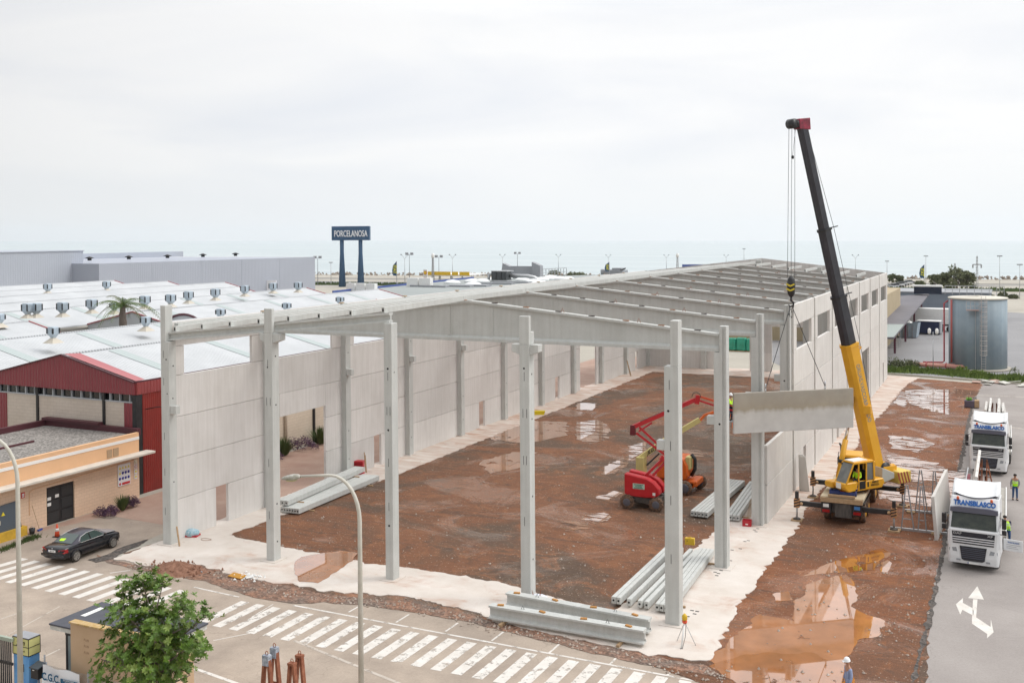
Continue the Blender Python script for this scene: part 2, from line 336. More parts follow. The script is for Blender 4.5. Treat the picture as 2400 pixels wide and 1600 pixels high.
def ex_gravel(nt,b,last,tc,mp):
    N=nt.nodes.new; L=nt.links.new
    vo=N('ShaderNodeTexVoronoi'); vo.inputs['Scale'].default_value=9; L(tc.outputs['Object'],vo.inputs[0])
    sc=N('ShaderNodeSeparateColor'); L(vo.outputs['Color'],sc.inputs[0]); r=N('ShaderNodeMapRange'); L(sc.outputs[1],r.inputs[0]); r.inputs[3].default_value=.55; r.inputs[4].default_value=1.5
    v=N('ShaderNodeVectorMath'); v.operation='SCALE'; L(last,v.inputs[0]); L(r.outputs[0],v.inputs[3]); L(v.outputs[0],b.inputs['Base Color'])
    bp=N('ShaderNodeBump'); bp.inputs['Strength'].default_value=.6; bp.inputs['Distance'].default_value=.05; L(vo.outputs['Distance'],bp.inputs['Height']); L(bp.outputs[0],b.inputs['Normal'])
GRAVEL=mat('red brown gravel',(.135,.115,.10),.9,col2=(.28,.14,.085),vscale=.5,extra=ex_gravel)
DGRAV=mat('dark broken asphalt edge',(.045,.042,.04),.9,col2=(.13,.105,.09),vscale=2.5,extra=ex_gravel)
RGRAV=mat('roof gravel',(.20,.185,.17),.95,col2=(.27,.25,.23),vscale=1.5,extra=ex_gravel)
def water_mat(name,col,ragged=.5,stretch=(1,1,1),rot=0,scale=.9,lo=.42,hi=.47):
    m=bpy.data.materials.new(name); m.use_nodes=True; nt=m.node_tree; N=nt.nodes.new; L=nt.links.new; b=nt.nodes['Principled BSDF']
    b.inputs['Base Color'].default_value=(*col,1); b.inputs['Roughness'].default_value=.02; b.inputs['IOR'].default_value=1.45; b.inputs['Coat Weight'].default_value=1; b.inputs['Coat Roughness'].default_value=.01; b.inputs['Coat IOR'].default_value=1.5
    tc=N('ShaderNodeTexCoord'); mp=N('ShaderNodeMapping'); mp.inputs['Scale'].default_value=stretch; mp.inputs['Rotation'].default_value=(0,0,rot); L(tc.outputs['Object'],mp.inputs[0])
    n0=N('ShaderNodeTexNoise'); n0.inputs['Scale'].default_value=.7; n0.inputs['Detail'].default_value=5; L(tc.outputs['Object'],n0.inputs[0])
    rr=N('ShaderNodeValToRGB'); rr.color_ramp.elements[0].position=.35; rr.color_ramp.elements[1].position=.65; rr.color_ramp.elements[0].color=(*[x*.8 for x in col],1); rr.color_ramp.elements[1].color=(*[x*1.15 for x in col],1); L(n0.outputs[0],rr.inputs[0]); L(rr.outputs[0],b.inputs['Base Color'])
    if ragged:
        n=N('ShaderNodeTexNoise'); n.inputs['Scale'].default_value=scale; n.inputs['Detail'].default_value=7; n.inputs['Roughness'].default_value=.62; L(mp.outputs[0],n.inputs[0])
        r=N('ShaderNodeMapRange'); r.interpolation_type='SMOOTHSTEP'; L(n.outputs[0],r.inputs[0]); r.inputs[1].default_value=lo; r.inputs[2].default_value=hi
        t=N('ShaderNodeBsdfTransparent'); x=N('ShaderNodeMixShader'); L(r.outputs[0],x.inputs[0]); L(t.outputs[0],x.inputs[1]); L(b.outputs[0],x.inputs[2]); L(x.outputs[0],nt.nodes['Material Output'].inputs[0])
    return m
WATER=water_mat('muddy water',(.34,.13,.04),.5,lo=.36,hi=.41)
WATERP=water_mat('thin pinkish water',(.40,.20,.11),.5,(.3,1.4,1),.2,1.3,lo=.46,hi=.49)
WATERC=water_mat('calm puddle',(.40,.17,.07),.5,(1,1,1),0,.55,lo=.30,hi=.36)
def ex_mark(nt,b,last,tc,mp):
    N=nt.nodes.new; L=nt.links.new
    n=N('ShaderNodeTexNoise'); n.inputs['Scale'].default_value=1.8; n.inputs['Detail'].default_value=9; n.inputs['Roughness'].default_value=.72; L(tc.outputs['Object'],n.inputs[0])
    r=N('ShaderNodeMapRange'); L(n.outputs[0],r.inputs[0]); r.inputs[1].default_value=.37; r.inputs[2].default_value=.47
    t=N('ShaderNodeBsdfTransparent'); x=N('ShaderNodeMixShader'); L(r.outputs[0],x.inputs[0]); L(t.outputs[0],x.inputs[1]); L(b.outputs[0],x.inputs[2]); L(x.outputs[0],nt.nodes['Material Output'].inputs[0])
MARK=mat('worn white road paint',(.60,.56,.51),.8,col2=(.72,.69,.65),vscale=1.5,extra=ex_mark)
def ex_mark2(nt,b,last,tc,mp):
    N=nt.nodes.new; L=nt.links.new
    n=N('ShaderNodeTexNoise'); n.inputs['Scale'].default_value=2.4; n.inputs['Detail'].default_value=10; n.inputs['Roughness'].default_value=.75; L(tc.outputs['Object'],n.inputs[0])
    r=N('ShaderNodeMapRange'); L(n.outputs[0],r.inputs[0]); r.inputs[1].default_value=.28; r.inputs[2].default_value=.42; r.inputs[3].default_value=.25
    t=N('ShaderNodeBsdfTransparent'); x=N('ShaderNodeMixShader'); L(r.outputs[0],x.inputs[0]); L(t.outputs[0],x.inputs[1]); L(b.outputs[0],x.inputs[2]); L(x.outputs[0],nt.nodes['Material Output'].inputs[0])
MARK2=mat('road paint',(.60,.56,.51),.8,col2=(.72,.69,.65),vscale=1.5,extra=ex_mark2)
MARKF=mat('faded road paint',(.44,.385,.33),.85,col2=(.55,.49,.43),vscale=1.5,extra=ex_mark)
GRASS=mat('grass blades',(.05,.085,.02),.8,col2=(.10,.14,.035),vscale=1.2)
LEAF=mat('glossy leaves',(.055,.12,.010),.42,col2=(.13,.22,.022),vscale=2.2,spec=.5)
LEAF2=mat('young leaves',(.16,.24,.03),.45,col2=(.17,.22,.05),vscale=2)
OLIVE=mat('grey green foliage',(.09,.115,.045),.8,col2=(.19,.20,.11),vscale=.5)
PURPLE=mat('purple heather foliage',(.07,.03,.06),.8,col2=(.14,.07,.13),vscale=3)
BARK=mat('bark',(.13,.10,.08),.9,col2=(.22,.18,.15),vscale=6,bump=.4)

# ------------------------------------------------------------------ sea, ground
def rayplane(u,v,n,p0):
    d=ray(u,v); return CTv+d*((p0-CTv).dot(n)/d.dot(n))
sn=ray(0,562.5).cross(ray(2400,562.5)).normalized()
if sn.z<0: sn=-sn
p0=Vector((-100,372,-3.0))
ex=Vector((1,0.09,0)); ex=(ex-sn*ex.dot(sn)).normalized(); ey=sn.cross(ex)
mb=MB(); rows=[-60,0,200,800,3000,26000]
mb.add([p0+ex*x+ey*y for y in rows for x in (-16000,16000)],[(2*i,2*i+1,2*i+3,2*i+2) for i in range(len(rows)-1)])
def ex_sea(nt,b,last,tc,mp):
    N=nt.nodes.new; L=nt.links.new
    m2=N('ShaderNodeMapping'); m2.inputs['Scale'].default_value=(.25,1,1); L(tc.outputs['Object'],m2.inputs[0])
    n=N('ShaderNodeTexNoise'); n.inputs['Scale'].default_value=.16; n.inputs['Detail'].default_value=10; n.inputs['Roughness'].default_value=.65; L(m2.outputs[0],n.inputs[0])
    bp=N('ShaderNodeBump'); bp.inputs['Strength'].default_value=.6; bp.inputs['Distance'].default_value=.5; L(n.outputs[0],bp.inputs['Height']); L(bp.outputs[0],b.inputs['Normal'])
SEA=mat('sea water',(.32,.40,.42),.30,col2=(.46,.52,.53),vscale=.012,stretch=(.12,1.6,1),detail=9,extra=ex_sea)
structure(mb.build('sea',SEA))
structure(sheet('ground',[(-900,300),(-500,325),(-254,362),(-80,376),(48,389),(400,410),(900,430),(900,-200),(-900,-200)],-.004,LAND))
structure(sheet('street',jag([(-60,-5.2),(-10.4,-3.2),(-8.5,3.4),(-2.6,3.2),(-1.6,-3.0),(1,-3.3),(8,-2.6),(15,-2.0),(22,-2.2),(33,-3.0),(41.6,-3.4),(60,-3),(60,-60),(-60,-60)],1,.05),0.0,STREET))
structure(sheet('access_lane',[(40.6,-3.2),(40.7,3),(40.75,13),(40.75,28),(40.8,46),(40.9,60),(41.0,78),(41.2,90),(70,90),(70,-3.0)],.004,LANE))
structure(sheet('factory_yard',jag([(-10.1,-3.0),(-10.1,100),(-1.2,100),(-1.2,3.6),(-2.6,3.2),(-8.5,3.4)],1,.05),.0045,mat('pinkish concrete yard',(.36,.22,.17),.8,col2=(.45,.32,.25),vscale=.4,extra=ex_ground)))
structure(sheet('industrial_yard',[(18,93.5),(60,93.5),(66,200),(10,230),(5,120)],.006,YARD))
structure(sheet('rear_yard',[(-12,91),(28,91),(24,122),(-20,130)],.003,LAND))
# site soil: building plot and right-hand strip
soil=[(-1.5,-2.2),(4,-3.6),(10,-3.4),(16,-3.1),(22,-3.4),(31,-4.6),(36,-6.2),(40.2,-6.6),(41.2,-3),(40.9,6),(40.6,20),(40.5,45),(40.5,70),(41.5,89),(28,92),(-1,92),(-1.0,3)]
structure(sheet('building_plot',jag(soil,.4,.22,1),.010,SOIL))
structure(sheet('haul_strip',jag([(30.5,-4.6),(36,-6.2),(40.2,-6.6),(41.0,-3),(40.8,6),(40.75,20),(40.75,45),(40.9,70),(41.3,89),(31,92)],.4,.2,31),.0125,MUD))
gr=[G2(*q) for q in [(225,1300),(300,1320),(370,1322),(470,1322),(560,1345),(640,1365),(760,1392),(870,1405),(960,1410),(1100,1440),(1180,1462),(1500,1530),(1650,1560),(1720,1590),(1500,1555),(1290,1505),(1120,1462),(960,1432),(860,1420),(760,1410),(700,1415),(600,1402),(480,1362),(420,1352),(340,1338),(250,1318)]]
structure(sheet('gravel_verge',jag(gr,.3,.16,2),.018,GRAVEL))
ed=[G2(*q) for q in [(2145,1600),(2152,1560),(2172,1500),(2188,1430),(2205,1340),(2222,1260),(2236,1180),(2262,1060),(2280,960),(2290,930),(2282,930),(2267,985),(2246,1090),(2226,1180),(2212,1250),(2195,1350),(2175,1430),(2157,1510),(2133,1600)]]
structure(sheet('broken_asphalt_edge',jag(ed,.25,.16,3),.022,DGRAV))
ed=[G2(*q) for q in [(205,1312),(250,1300),(290,1280),(330,1268),(345,1264),(340,1272),(300,1290),(262,1310),(225,1318)]]
structure(sheet('broken_street_edge',jag(ed,.2,.12,9),.024,DGRAV))
# blinding slab: outer ring and the inner soil field cut out as four strips
def PX(l): return [G2(*q) for q in l]
outer=PX([(270,1308),(330,1325),(372,1326),(470,1325),(540,1345),(640,1368),(700,1372),(760,1386),(860,1392),(950,1397),(1100,1432),(1165,1452)])+[(22.4,-2.9),(30.1,-3.6)]+PX([(1640,1548),(1669,1542),(1708,1465),(1737,1407),(1772,1374),(1785,1342),(1821,1307),(1853,1255),(1879,1219)])+[(32.2,24),(32.6,35),(32.6,45),(32.6,58),(33.0,66),(33.1,76),(33.4,85),(34.4,92),(24,92),(-1.2,92),(-1.1,30),(-1.2,3.5)]
inner=[(1.6,3.0),(5,2.6),(9.2,2.3),(12.5,1.9),(15,2.2),(20.5,2.1),(24,1.1),(27,.6),(27.8,4),(27.9,9),(28.2,16),(28.6,28),(28.2,50),(27.8,84.5),(2.2,84.5),(2.4,60),(2.5,35),(2.6,20),(1.8,9)]
outer=jag(outer,.18,.24,4,scale=1.7); inner=jag(inner,.2,.22,6,scale=1.5)
def ringmesh(name,o,i,z,thick,material):
    import mathutils
    me=bpy.data.meshes.new(name)
    n=len(o); k=len(i)
    pts=[Vector(p) for p in o]+[Vector(p) for p in i]
    edges=[(a,(a+1)%n) for a in range(n)]+[(n+a,n+(a+1)%k) for a in range(k)]
    r=mathutils.geometry.delaunay_2d_cdt(pts,edges,[],1,1e-4)
    V,E_,Fc=r[0],r[1],r[2]
    from mathutils.geometry import intersect_point_tri_2d
    def inside(p,poly):
        c=False; j=len(poly)-1
        for a in range(len(poly)):
            if (poly[a][1]>p.y)!=(poly[j][1]>p.y) and p.x<(poly[j][0]-poly[a][0])*(p.y-poly[a][1])/(poly[j][1]-poly[a][1])+poly[a][0]: c=not c
            j=a
        return c
    fs=[f for f in Fc if inside(sum((V[x] for x in f),Vector((0,0)))/len(f),o) and not inside(sum((V[x] for x in f),Vector((0,0)))/len(f),i)]
    bm=bmesh.new(); vv=[bm.verts.new((v.x,v.y,z)) for v in V]
    for f in fs:
        try: bm.faces.new([vv[x] for x in f])
        except ValueError: pass
    q=bmesh.ops.extrude_face_region(bm,geom=bm.faces[:])
    for v in q['geom']:
        if isinstance(v,bmesh.types.BMVert): v.co.z-=thick
    for v in [v for v in bm.verts if not v.link_faces]: bm.verts.remove(v)
    bmesh.ops.recalc_face_normals(bm,faces=bm.faces); bm.to_mesh(me); bm.free(); me.materials.append(material)
    ob=bpy.data.objects.new(name,me); COL.objects.link(ob); return ob
structure(ringmesh('concrete_slab',outer,inner,.045,.07,SLAB))
# puddles
def puddle(pts,z=.016,m=None,s=0,amp=.12,step=.25): structure(sheet('puddle',jag(PX(pts),step,amp,s),z+.0004*s,m or WATERC))
puddle([(688,1320),(706,1306),(742,1300),(800,1291),(838,1297),(826,1312),(806,1330),(780,1346),(745,1368),(705,1364),(690,1345)],.053,WATERC,11)
puddle([(1880,1350),(1930,1325),(1965,1312),(2010,1300),(2075,1285),(2085,1300),(2060,1315),(2050,1335),(1990,1340),(1930,1345)],.016,WATER,12,.2)
puddle([(1905,1362),(1960,1350),(1985,1345),(2008,1375),(2000,1420),(2035,1440),(2075,1455),(2055,1490),(2010,1500),(1990,1540),(1970,1570),(1900,1600),(1700,1580),(1650,1545),(1700,1510),(1740,1475),(1780,1440),(1860,1455),(1870,1400)],.016,WATERC,13,.25,.3)
puddle([(1660,1560),(1760,1530),(1900,1530),(1980,1560),(2010,1600),(2000,1640),(1800,1640)],.0165,WATER,14,.2)
puddle([(2065,1318),(2080,1312),(2092,1320),(2080,1342),(2062,1340)],.016,WATERC,15)
puddle([(1810,1392),(1850,1385),(1858,1405),(1820,1410)],.016,WATERC,16)
for i,q in enumerate([[(1350,985),(1400,985),(1430,1000),(1425,1030),(1380,1040),(1350,1030)],
    [(1470,1045),(1515,1035),(1520,1060),(1490,1080),(1465,1085)],[(1415,1095),(1460,1070),(1475,1085),(1440,1110),(1415,1112)],[(1400,1165),(1440,1150),(1460,1156),(1420,1175)],
    [(1575,1050),(1640,1055),(1650,1070),(1590,1070)],[(1370,1205),(1420,1200),(1435,1212),(1395,1228),(1360,1222)],[(1310,1218),(1370,1225),(1380,1240),(1320,1245)],
    [(1120,1085),(1200,1060),(1260,1060),(1230,1095),(1150,1110)],[(1350,945),(1400,945),(1390,962),(1350,960)],[(1150,1000),(1230,985),(1330,990),(1330,1020),(1230,1040),(1150,1030)]]):
    puddle(q,.016,WATER if i>6 else WATERP,20+i,.3)
for i,q in enumerate([[(2120,915),(2180,912),(2225,915),(2225,972),(2190,965),(2130,945)],[(2105,925),(2130,930),(2120,955),(2095,945)],
    [(2080,1020),(2150,1025),(2190,1040),(2150,1060),(2090,1050)],[(2070,1065),(2130,1070),(2200,1085),(2180,1110),(2100,1105)],[(2110,1085),(2210,1095),(2225,1130),(2140,1130)],
    [(2205,1108),(2225,1105),(2262,1100),(2255,1150),(2225,1195),(2195,1190),(2215,1150)],[(2050,1140),(2110,1140),(2200,1160),(2190,1190),(2080,1170)],[(2035,1150),(2060,1148),(2110,1165),(2060,1170)],
    [(2000,1120),(2050,1080),(2090,1090),(2080,1130),(2030,1150)]]):
    puddle(q,.016,WATERP,40+i,.3)
# ------------------------------------------------------------------ road markings
mk=MB()
def quadpx(pts,z=.006): mk.add([G(*q,z) for q in pts],[(0,1,2,3)])
def stripe(a,b,wd,z=.006):
    A=G(*a,z);B=G(*b,z); d=(B-A).normalized(); n=Vector((-d.y,d.x,0))*wd/2; mk.add([A-n,B-n,B+n,A+n],[(0,1,2,3)])
# left crossing: stripes run along Y
d0=Vector((.09,-3.0,0)).normalized()
for i in range(-3,10):
    A=Vector((-2.6+.995*i,-5.29-.03*i,.006)); B=Vector((-2.93+1.02*i,-8.46-.035*i,.006)); mk.add([A-Vector((.48,0,0)),A,B,B-Vector((.48,0,0))],[(0,1,2,3)])
structure(mk.build('crosswalk',MARK2)); mk=MB()
# long crossing in front of the site
for k in range(-4,24):
    x=14.25+.97*k; t=.12 if k>4 else .0
    A=Vector((x,-5.56+.008*max(k,0),.006)); B=Vector((x-.02+.02*k*0,-8.72,.006)); mk.add([A-Vector((.5,0,0)),A,B,B-Vector((.5,0,0))],[(0,1,2,3)])
marks=mk.build('crosswalk',MARK); structure(marks)
mk=MB()
mk.add([(12.6,-5.05,.006),(40,-5.42,.006),(40,-5.29,.006),(12.6,-4.92,.006)],[(0,1,2,3)])
for u,v in ((815,1433),(926,1457),(1042,1478),(1150,1500),(1285,1528),(1427,1555),(1560,1582)): 
    A=G(u,v,.0065); mk.add([A,A+Vector((.1,0,0)),A+Vector((.12,1.15,0)),A+Vector((.02,1.15,0))],[(0,1,2,3)])
for a,b,wd in (((405,1555),(470,1570),.18),((470,1570),(560,1602),.18),((258,1342),(322,1333),.1),((455,1375),(560,1398),.12),((500,1500),(600,1480),.06),((590,1445),(640,1415),.06)): stripe(a,b,wd,.0068)
structure(mk.build('road_line',MARK))
mk=MB()
stripe((690,1500),(960,1610),.16,.0069); stripe((0,1497),(140,1420),.07,.0069); stripe((0,1450),(60,1430),.1,.0069); stripe((100,1540),(140,1520),.1,.0069)
for a,b in (((2270,925),(2400,930)),((2312,992),(2400,1005))): stripe(a,b,.25,.009)
structure(mk.build('faded_road_line',MARKF))
# arrow on the lane (straight / left / right)
mk=MB()
def pc(u,v): return G(1640+u*.3231,1200+v*.3231,.008)
def poly(l): P=[pc(*q) for q in l]; mk.add(P,[tuple(range(len(P)))])
poly([(1947,620),(2013,535),(2062,632)]); poly([(1983,628),(2015,630),(2005,760),(1975,765)])
poly([(1858,665),(1910,620),(1908,655),(1990,700),(1985,748),(1905,705),(1890,740)])
poly([(1975,765),(2005,760),(2110,830),(2112,775),(2132,868),(2085,910),(2085,880),(1975,805)])
structure(mk.build('lane_arrow',MARK2))

# ------------------------------------------------------------------ the concrete building under construction
S=7.612; B=8.974; W=30.448; NB=10; LBK=NB*B
bld=thing('precast_warehouse','half-built grey precast concrete warehouse with open roof girders and bare front columns','building',(0,0,0))
def column(x0,x1,y0,y1,top,notches=(),name='column'):
    mb=MB(); mb.box(x0,x1,y0,y1,-.3,top); return mb
def P3(mb,name,m,**k): return mb.build(name,m,bld,**k)
def holes(o_list,face,par):
    for (x,y,z,r_) in o_list:
        mb=MB()
        if face=='-y': mb.tube([(x,y-.004,z),(x,y+.01,z)],r_,8)
        else: mb.tube([(x+.004,y,z),(x-.01,y,z)],r_,8)
        mb.build('bolt_hole',HOLE,par)
def slits(l,par):
    for x,y,z in l:
        mb=MB(); mb.box(x-.012,x+.012,y-.004,y+.01,z-.22,z+.22); mb.build('lifting_slot',HOLE,par)
def foot(x0,x1,y0,y1,par):
    mb=MB(); mb.box(x0-.25,x1+.25,y0-.25,y1+.25,.03,.075); return mb.build('grout_pad',GREYM if False else SLAB,par)
# front row
mb=MB(); mb.box(-.62,0,0,.6,-.3,11.94); mb.box(-.62,-.24,0,.6,11.94,14.05); A_=P3(mb,'column',CONC,bevel=.02)
holes([(-.2,0,10.9,.05),(-.15,0,8.9,.04)],'-y',A_); holes([(0,.35,10.5,.05),(0,.3,8.6,.045),(0,.3,3.7,.045)],'+x',A_); slits([(-.4,0,z) for z in (11.2,9.6,6.4,4.3,2.0)],A_); foot(-.62,0,0,.6,A_)
mb=MB(); mb.box(0,.45,.05,.4,7.73,8.2); mb.build('corbel',CONC,A_,bevel=.015)
mb=MB(); mb.box(6.97,7.5,0,.6,-.3,12.68); mb.box(6.97,7.5,0,.24,12.68,14.05); B_=P3(mb,'column',CONC,bevel=.02)
for x0,x1,sx in ((6.57,6.97,1),(7.5,7.99,-1)):
    m_=MB(); m_.prism([(x0,.08,12.66),(x1,.08,12.66),(x1,.08,12.14 if sx>0 else 12.3),(x0,.08,12.3 if sx>0 else 12.14)],(0,.5,0)); m_.build('corbel',CONC,B_,bevel=.015)
holes([(7.18,0,10.8,.045)],'-y',B_); holes([(7.5,.3,11.4,.05),(7.5,.3,8.7,.05),(7.5,.3,3.2,.05),(7.5,.3,1.1,.05)],'+x',B_); slits([(7.1,0,8.9),(7.35,0,8.9),(7.2,0,11.0),(7.2,0,5.5),(7.2,0,2.6)],B_); foot(6.97,7.5,0,.6,B_)
mb=MB(); mb.box(14.76,15.24,0,.6,-.3,13.47); C_=P3(mb,'column',CONC,bevel=.02)
holes([(15.0,0,11.1,.06),(15.0,0,7.9,.06),(15.0,0,2.9,.06)],'-y',C_); holes([(15.24,.25,10.9,.04)],'+x',C_); slits([(15.0,0,10.7),(14.93,0,8.9),(15.12,0,8.9),(15,0,6.2),(15,0,3.9)],C_); foot(14.76,15.24,0,.6,C_)
mb=MB(); mb.box(22.57,23.1,0,.6,-.3,12.66); mb.box(22.57,23.1,0,.24,12.66,14.05); mb.box(22.57,23.1,.24,.6,12.66,13.27); D_=P3(mb,'column',CONC,bevel=.02)
for x0,x1,sx in ((22.11,22.57,1),(23.1,23.55,-1)):
    m_=MB(); m_.prism([(x0,.08,12.66),(x1,.08,12.66),(x1,.08,12.14 if sx>0 else 12.3),(x0,.08,12.3 if sx>0 else 12.14)],(0,.5,0)); m_.build('corbel',CONC,D_,bevel=.015)
holes([(22.82,0,11.5,.05)],'-y',D_); holes([(23.1,.3,11.2,.05),(23.1,.3,9.0,.05),(23.1,.3,5.2,.05),(23.1,.3,2.1,.05)],'+x',D_); slits([(22.83,0,11.1),(22.75,0,9.3),(22.95,0,9.3),(22.77,0,7),(22.92,0,7),(22.8,0,4)],D_); foot(22.57,23.1,0,.6,D_)
mb=MB(); mb.box(29.9,30.58,0,.6,-.3,11.95); mb.box(30.2,30.58,0,.6,11.95,14.05); E_=P3(mb,'column',CONC,bevel=.02)
holes([(30.1,0,9.9,.06)],'-y',E_); slits([(30.15,0,11.1),(30.2,0,8.3),(30.2,0,5.8),(30.2,0,3.1)],E_); foot(29.9,30.58,0,.6,E_)
mb=MB(); mb.box(29.5,29.9,.1,.5,8.05,8.5); mb.build('corbel',CONC,E_,bevel=.015)
# side columns, left and right, with the upper stub behind the girder seat
def side_col(x0,x1,u0,u1,y,right):
    mb=MB()
    def H(xa,xb,za,zb):            # grooved column on the outer half
        if right: 
            g=xb-.22; mb.box(xa,g,y,y+.6,za,zb); mb.box(g,g+.12,y+.06,y+.54,za,zb); mb.box(g+.12,xb,y,y+.6,za,zb)
        else: mb.box(xa,xb,y,y+.6,za,zb)
    H(x0,x1,-.3,11.66); H(u0,u1,11.66,13.05)
    c=P3(mb,'column',CONC); mb=MB()
    xi,xo=(x1-.68,x1-.68-.45) if right else (x1,x1+.45)
    if right: mb.box(x0-.42,x0,y+.08,y+.5,7.73,8.2)
    else: mb.box(x1,x1+.45,y+.05,y+.4,7.73,8.2)
    mb.build('corbel',CONC,c,bevel=.015)
    if right: holes([(x0+.3,y,7.8,.06)],'-y',c)
    else: holes([(x1,y+.3,9.4,.045),(x1,y+.3,3.6,.045),(x1,y+.3,1.5,.045)],'+x',c)
    foot(x0,x1,y,y+.6,c)
for i in range(1,NB+1):
    side_col(-.6,0,-.6,-.22,i*B,False); side_col(29.9,30.58,30.2,30.58,i*B,True)
# girders: deep double-slope I beams
def girder(y):
    zb=11.69; x0,xm,x1=-.18,15.0,30.17; ze,zt_=12.64,14.13
    yc=y+.3; hw=.24; tw=.07
    mb=MB()
    def seg(xa,xb,za,zb_,ya,yb,zla,zlb):   # sloped slab: bottom zla..zlb, top za..zb_
        mb.add([(xa,ya,zla),(xb,ya,zlb),(xb,yb,zlb),(xa,yb,zla),(xa,ya,za),(xb,ya,zb_),(xb,yb,zb_),(xa,yb,za)],[(0,3,2,1),(4,5,6,7),(0,1,5,4),(2,3,7,6),(0,4,7,3),(1,2,6,5)])
    for xa,xb,za,zc in ((x0,xm,ze,zt_),(xm,x1,zt_,ze)):
        seg(xa,xb,za,zc,yc-hw,yc+hw,za-.13,zc-.13)                 # top flange
        seg(xa,xb,za-.13,zc-.13,yc-tw-.05,yc+tw+.05,za-.20,zc-.20)
        seg(xa,xb,za-.20,zc-.20,yc-tw,yc+tw,zb+.30,zb+.30)          # web
    # bottom flange with a bevelled upper side
    for s_ in (-1,1): pass
    prof=[(-hw,zb),(hw,zb),(hw,zb+.17),(tw,zb+.31),(-tw,zb+.31),(-hw,zb+.17)]
    mb.prism([(x0,yc+a,z) for a,z in prof],(x1-x0,0,0))
    for xs_ in (13.55,16.45): mb.prism([(xs_-.12,yc-tw-.035,zb+.29),(xs_+.12,yc-tw-.035,zb+.29),(xs_+.12,yc-tw-.035,13.75),(xs_-.12,yc-tw-.035,13.75)],(0,.07+2*tw,0))
    g=P3(mb,'roof_girder',CONC)
    mp_=MB(); md=MB()
    for k in range(15):
        x=.25+2.05*k
        if abs(x-15)<.3 or x>29.6 or (y>7*B and k<8): continue
        z=ze+(zt_-ze)*((x-x0)/(xm-x0) if x<xm else (x1-x)/(x1-xm))
        q_=MB(); q_.cbox((x,yc-.02,z+.02),(.32,.2,.06)); q_.build('bearing_pad',PADD if random.random()<.4 else PAD,g)
    ml=MB()
    for x in (4,9.5,21.0,25.6): 
        z=ze+(zt_-ze)*((x-x0)/(xm-x0) if x<xm else (x1-x)/(x1-xm))
        ml=MB(); ml.tube([(x-.1,yc,z),(x,yc,z+.26),(x+.1,yc,z)],.018,4); ml.build('lifting_loop',RUST,g)
    md=MB(); md.tube([(29.75,yc-hw-.005,zb+.19),(29.75,yc-hw+.02,zb+.19)],.05,6); 
    return g
for i in range(1,NB): girder(i*B)
# front edge beams on the left half
def edge_beam(xa,za,xb,zb,yc,name='edge_beam',par=None,depth=.5,hw=.2,m=None):
    mb=MB(); tw=.06
    pr=[(-hw,0),(hw,0),(hw,.07),(tw,.14),(tw,depth-.15),(hw,depth-.09),(hw,depth),(-hw,depth),(-hw,depth-.09),(-tw,depth-.15),(-tw,.14),(-hw,.07)]
    a=[(xa,yc+p,za+q) for p,q in pr]; b_=[(xb,yc+p,zb+q) for p,q in pr]; n=len(pr)
    mb.add(a+b_,[tuple(range(n))[::-1],tuple(range(n,2*n))]+[(i,(i+1)%n,n+(i+1)%n,n+i) for i in range(n)])
    return mb
P3(edge_beam(-.22,11.97,6.93,12.69,.44),'edge_beam',CONC); P3(edge_beam(7.52,12.72,14.95,13.49,.44),'edge_beam',CONC)
# purlins: hollow sticks along Y, left slope in every bay, right slope in the last bay
def roofz(x): return 12.64+(14.13-12.64)*((x+.18)/15.18 if x<15 else (30.17-x)/15.17)
def purlin(x,y0,y1,z):
    mb=MB(); s_=.09; h=.30
    mb.box(x-s_,x+s_,y0,y1,z+.005,z+h); o=P3(mb,'purlin',CONC)
    k=MB(); k.box(x-.045,x+.045,y0-.006,y0+.01,z+.06,z+.22); k.build('hollow_end',HOLE,o)
for i in range(0,NB):
    for k in range(8):
        x=.2+2.05*k
        if i==0:
            zf=11.97+.5+.1014*(x+.22)
            mb=MB(); y0,y1=.30,B+.12; z0,z1=zf+.005,roofz(x)+.005
            mb.bar((x,y0,z0+.15),(x,y1,z1+.15),.18,.3); o=P3(mb,'purlin',CONC); kk=MB(); kk.box(x-.045,x+.045,y0-.006,y0+.01,z0+.06,z0+.24); kk.build('hollow_end',HOLE,o)
        else: purlin(x,i*B+.16,(i+1)*B+.10,roofz(x))
for k in range(7): purlin(16.5+1.95*k,(NB-1)*B+.16,NB*B-.3,roofz(16.5+1.95*k))
# gutter along the left eaves
mb=MB(); mb.box(-.2,.04,.7,LBK,12.64,12.98); mb.box(.04,.1,.7,LBK,12.64,13.0); P3(mb,'eaves_gutter',CONC)
# wall panels -----------------------------------------------------
ROW=[0.0,2.44,4.9,7.36,9.82]; WB,WT,TOP=9.82,11.57,13.05
def panelX(x0,x1,y0,y1,z0,z1,m,gap=.012,inner=None):
    if y1-y0<.05: return
    mb=MB(); mb.box(x0,x1,y0+gap,y1-gap,z0+gap,z1-gap); P3(mb,'wall_panel',m,bevel=.015)
def side_wall(x0,x1,i,opens,m,rows=range(4),upper=True,yo=0,ye=0):
    ya,yb=i*B+.48-yo,(i+1)*B+.12+ye
    if i==0: ya=.48
    for r_ in rows:
        z0,z1=ROW[r_],ROW[r_+1]; cur=ya
        for (oy0,oy1,oz) in opens:
            if oz>z0+.1:
                if oz>=z1-.1: panelX(x0,x1,cur,oy0,z0,z1,m); cur=oy1
                else:   # opening ends inside this panel: notch
                    panelX(x0,x1,cur,oy0,z0,z1,m); panelX(x0,x1,oy0,oy1,oz,z1,m,0.002); cur=oy1
        panelX(x0,x1,cur,yb,z0,z1,m)
    if upper:
        panelX(x0,x1,ya,i*B+1.72,WB,WT,m); panelX(x0,x1,(i+1)*B-1.08,yb,WB,WT,m); panelX(x0,x1,ya,yb,WT,TOP,m)
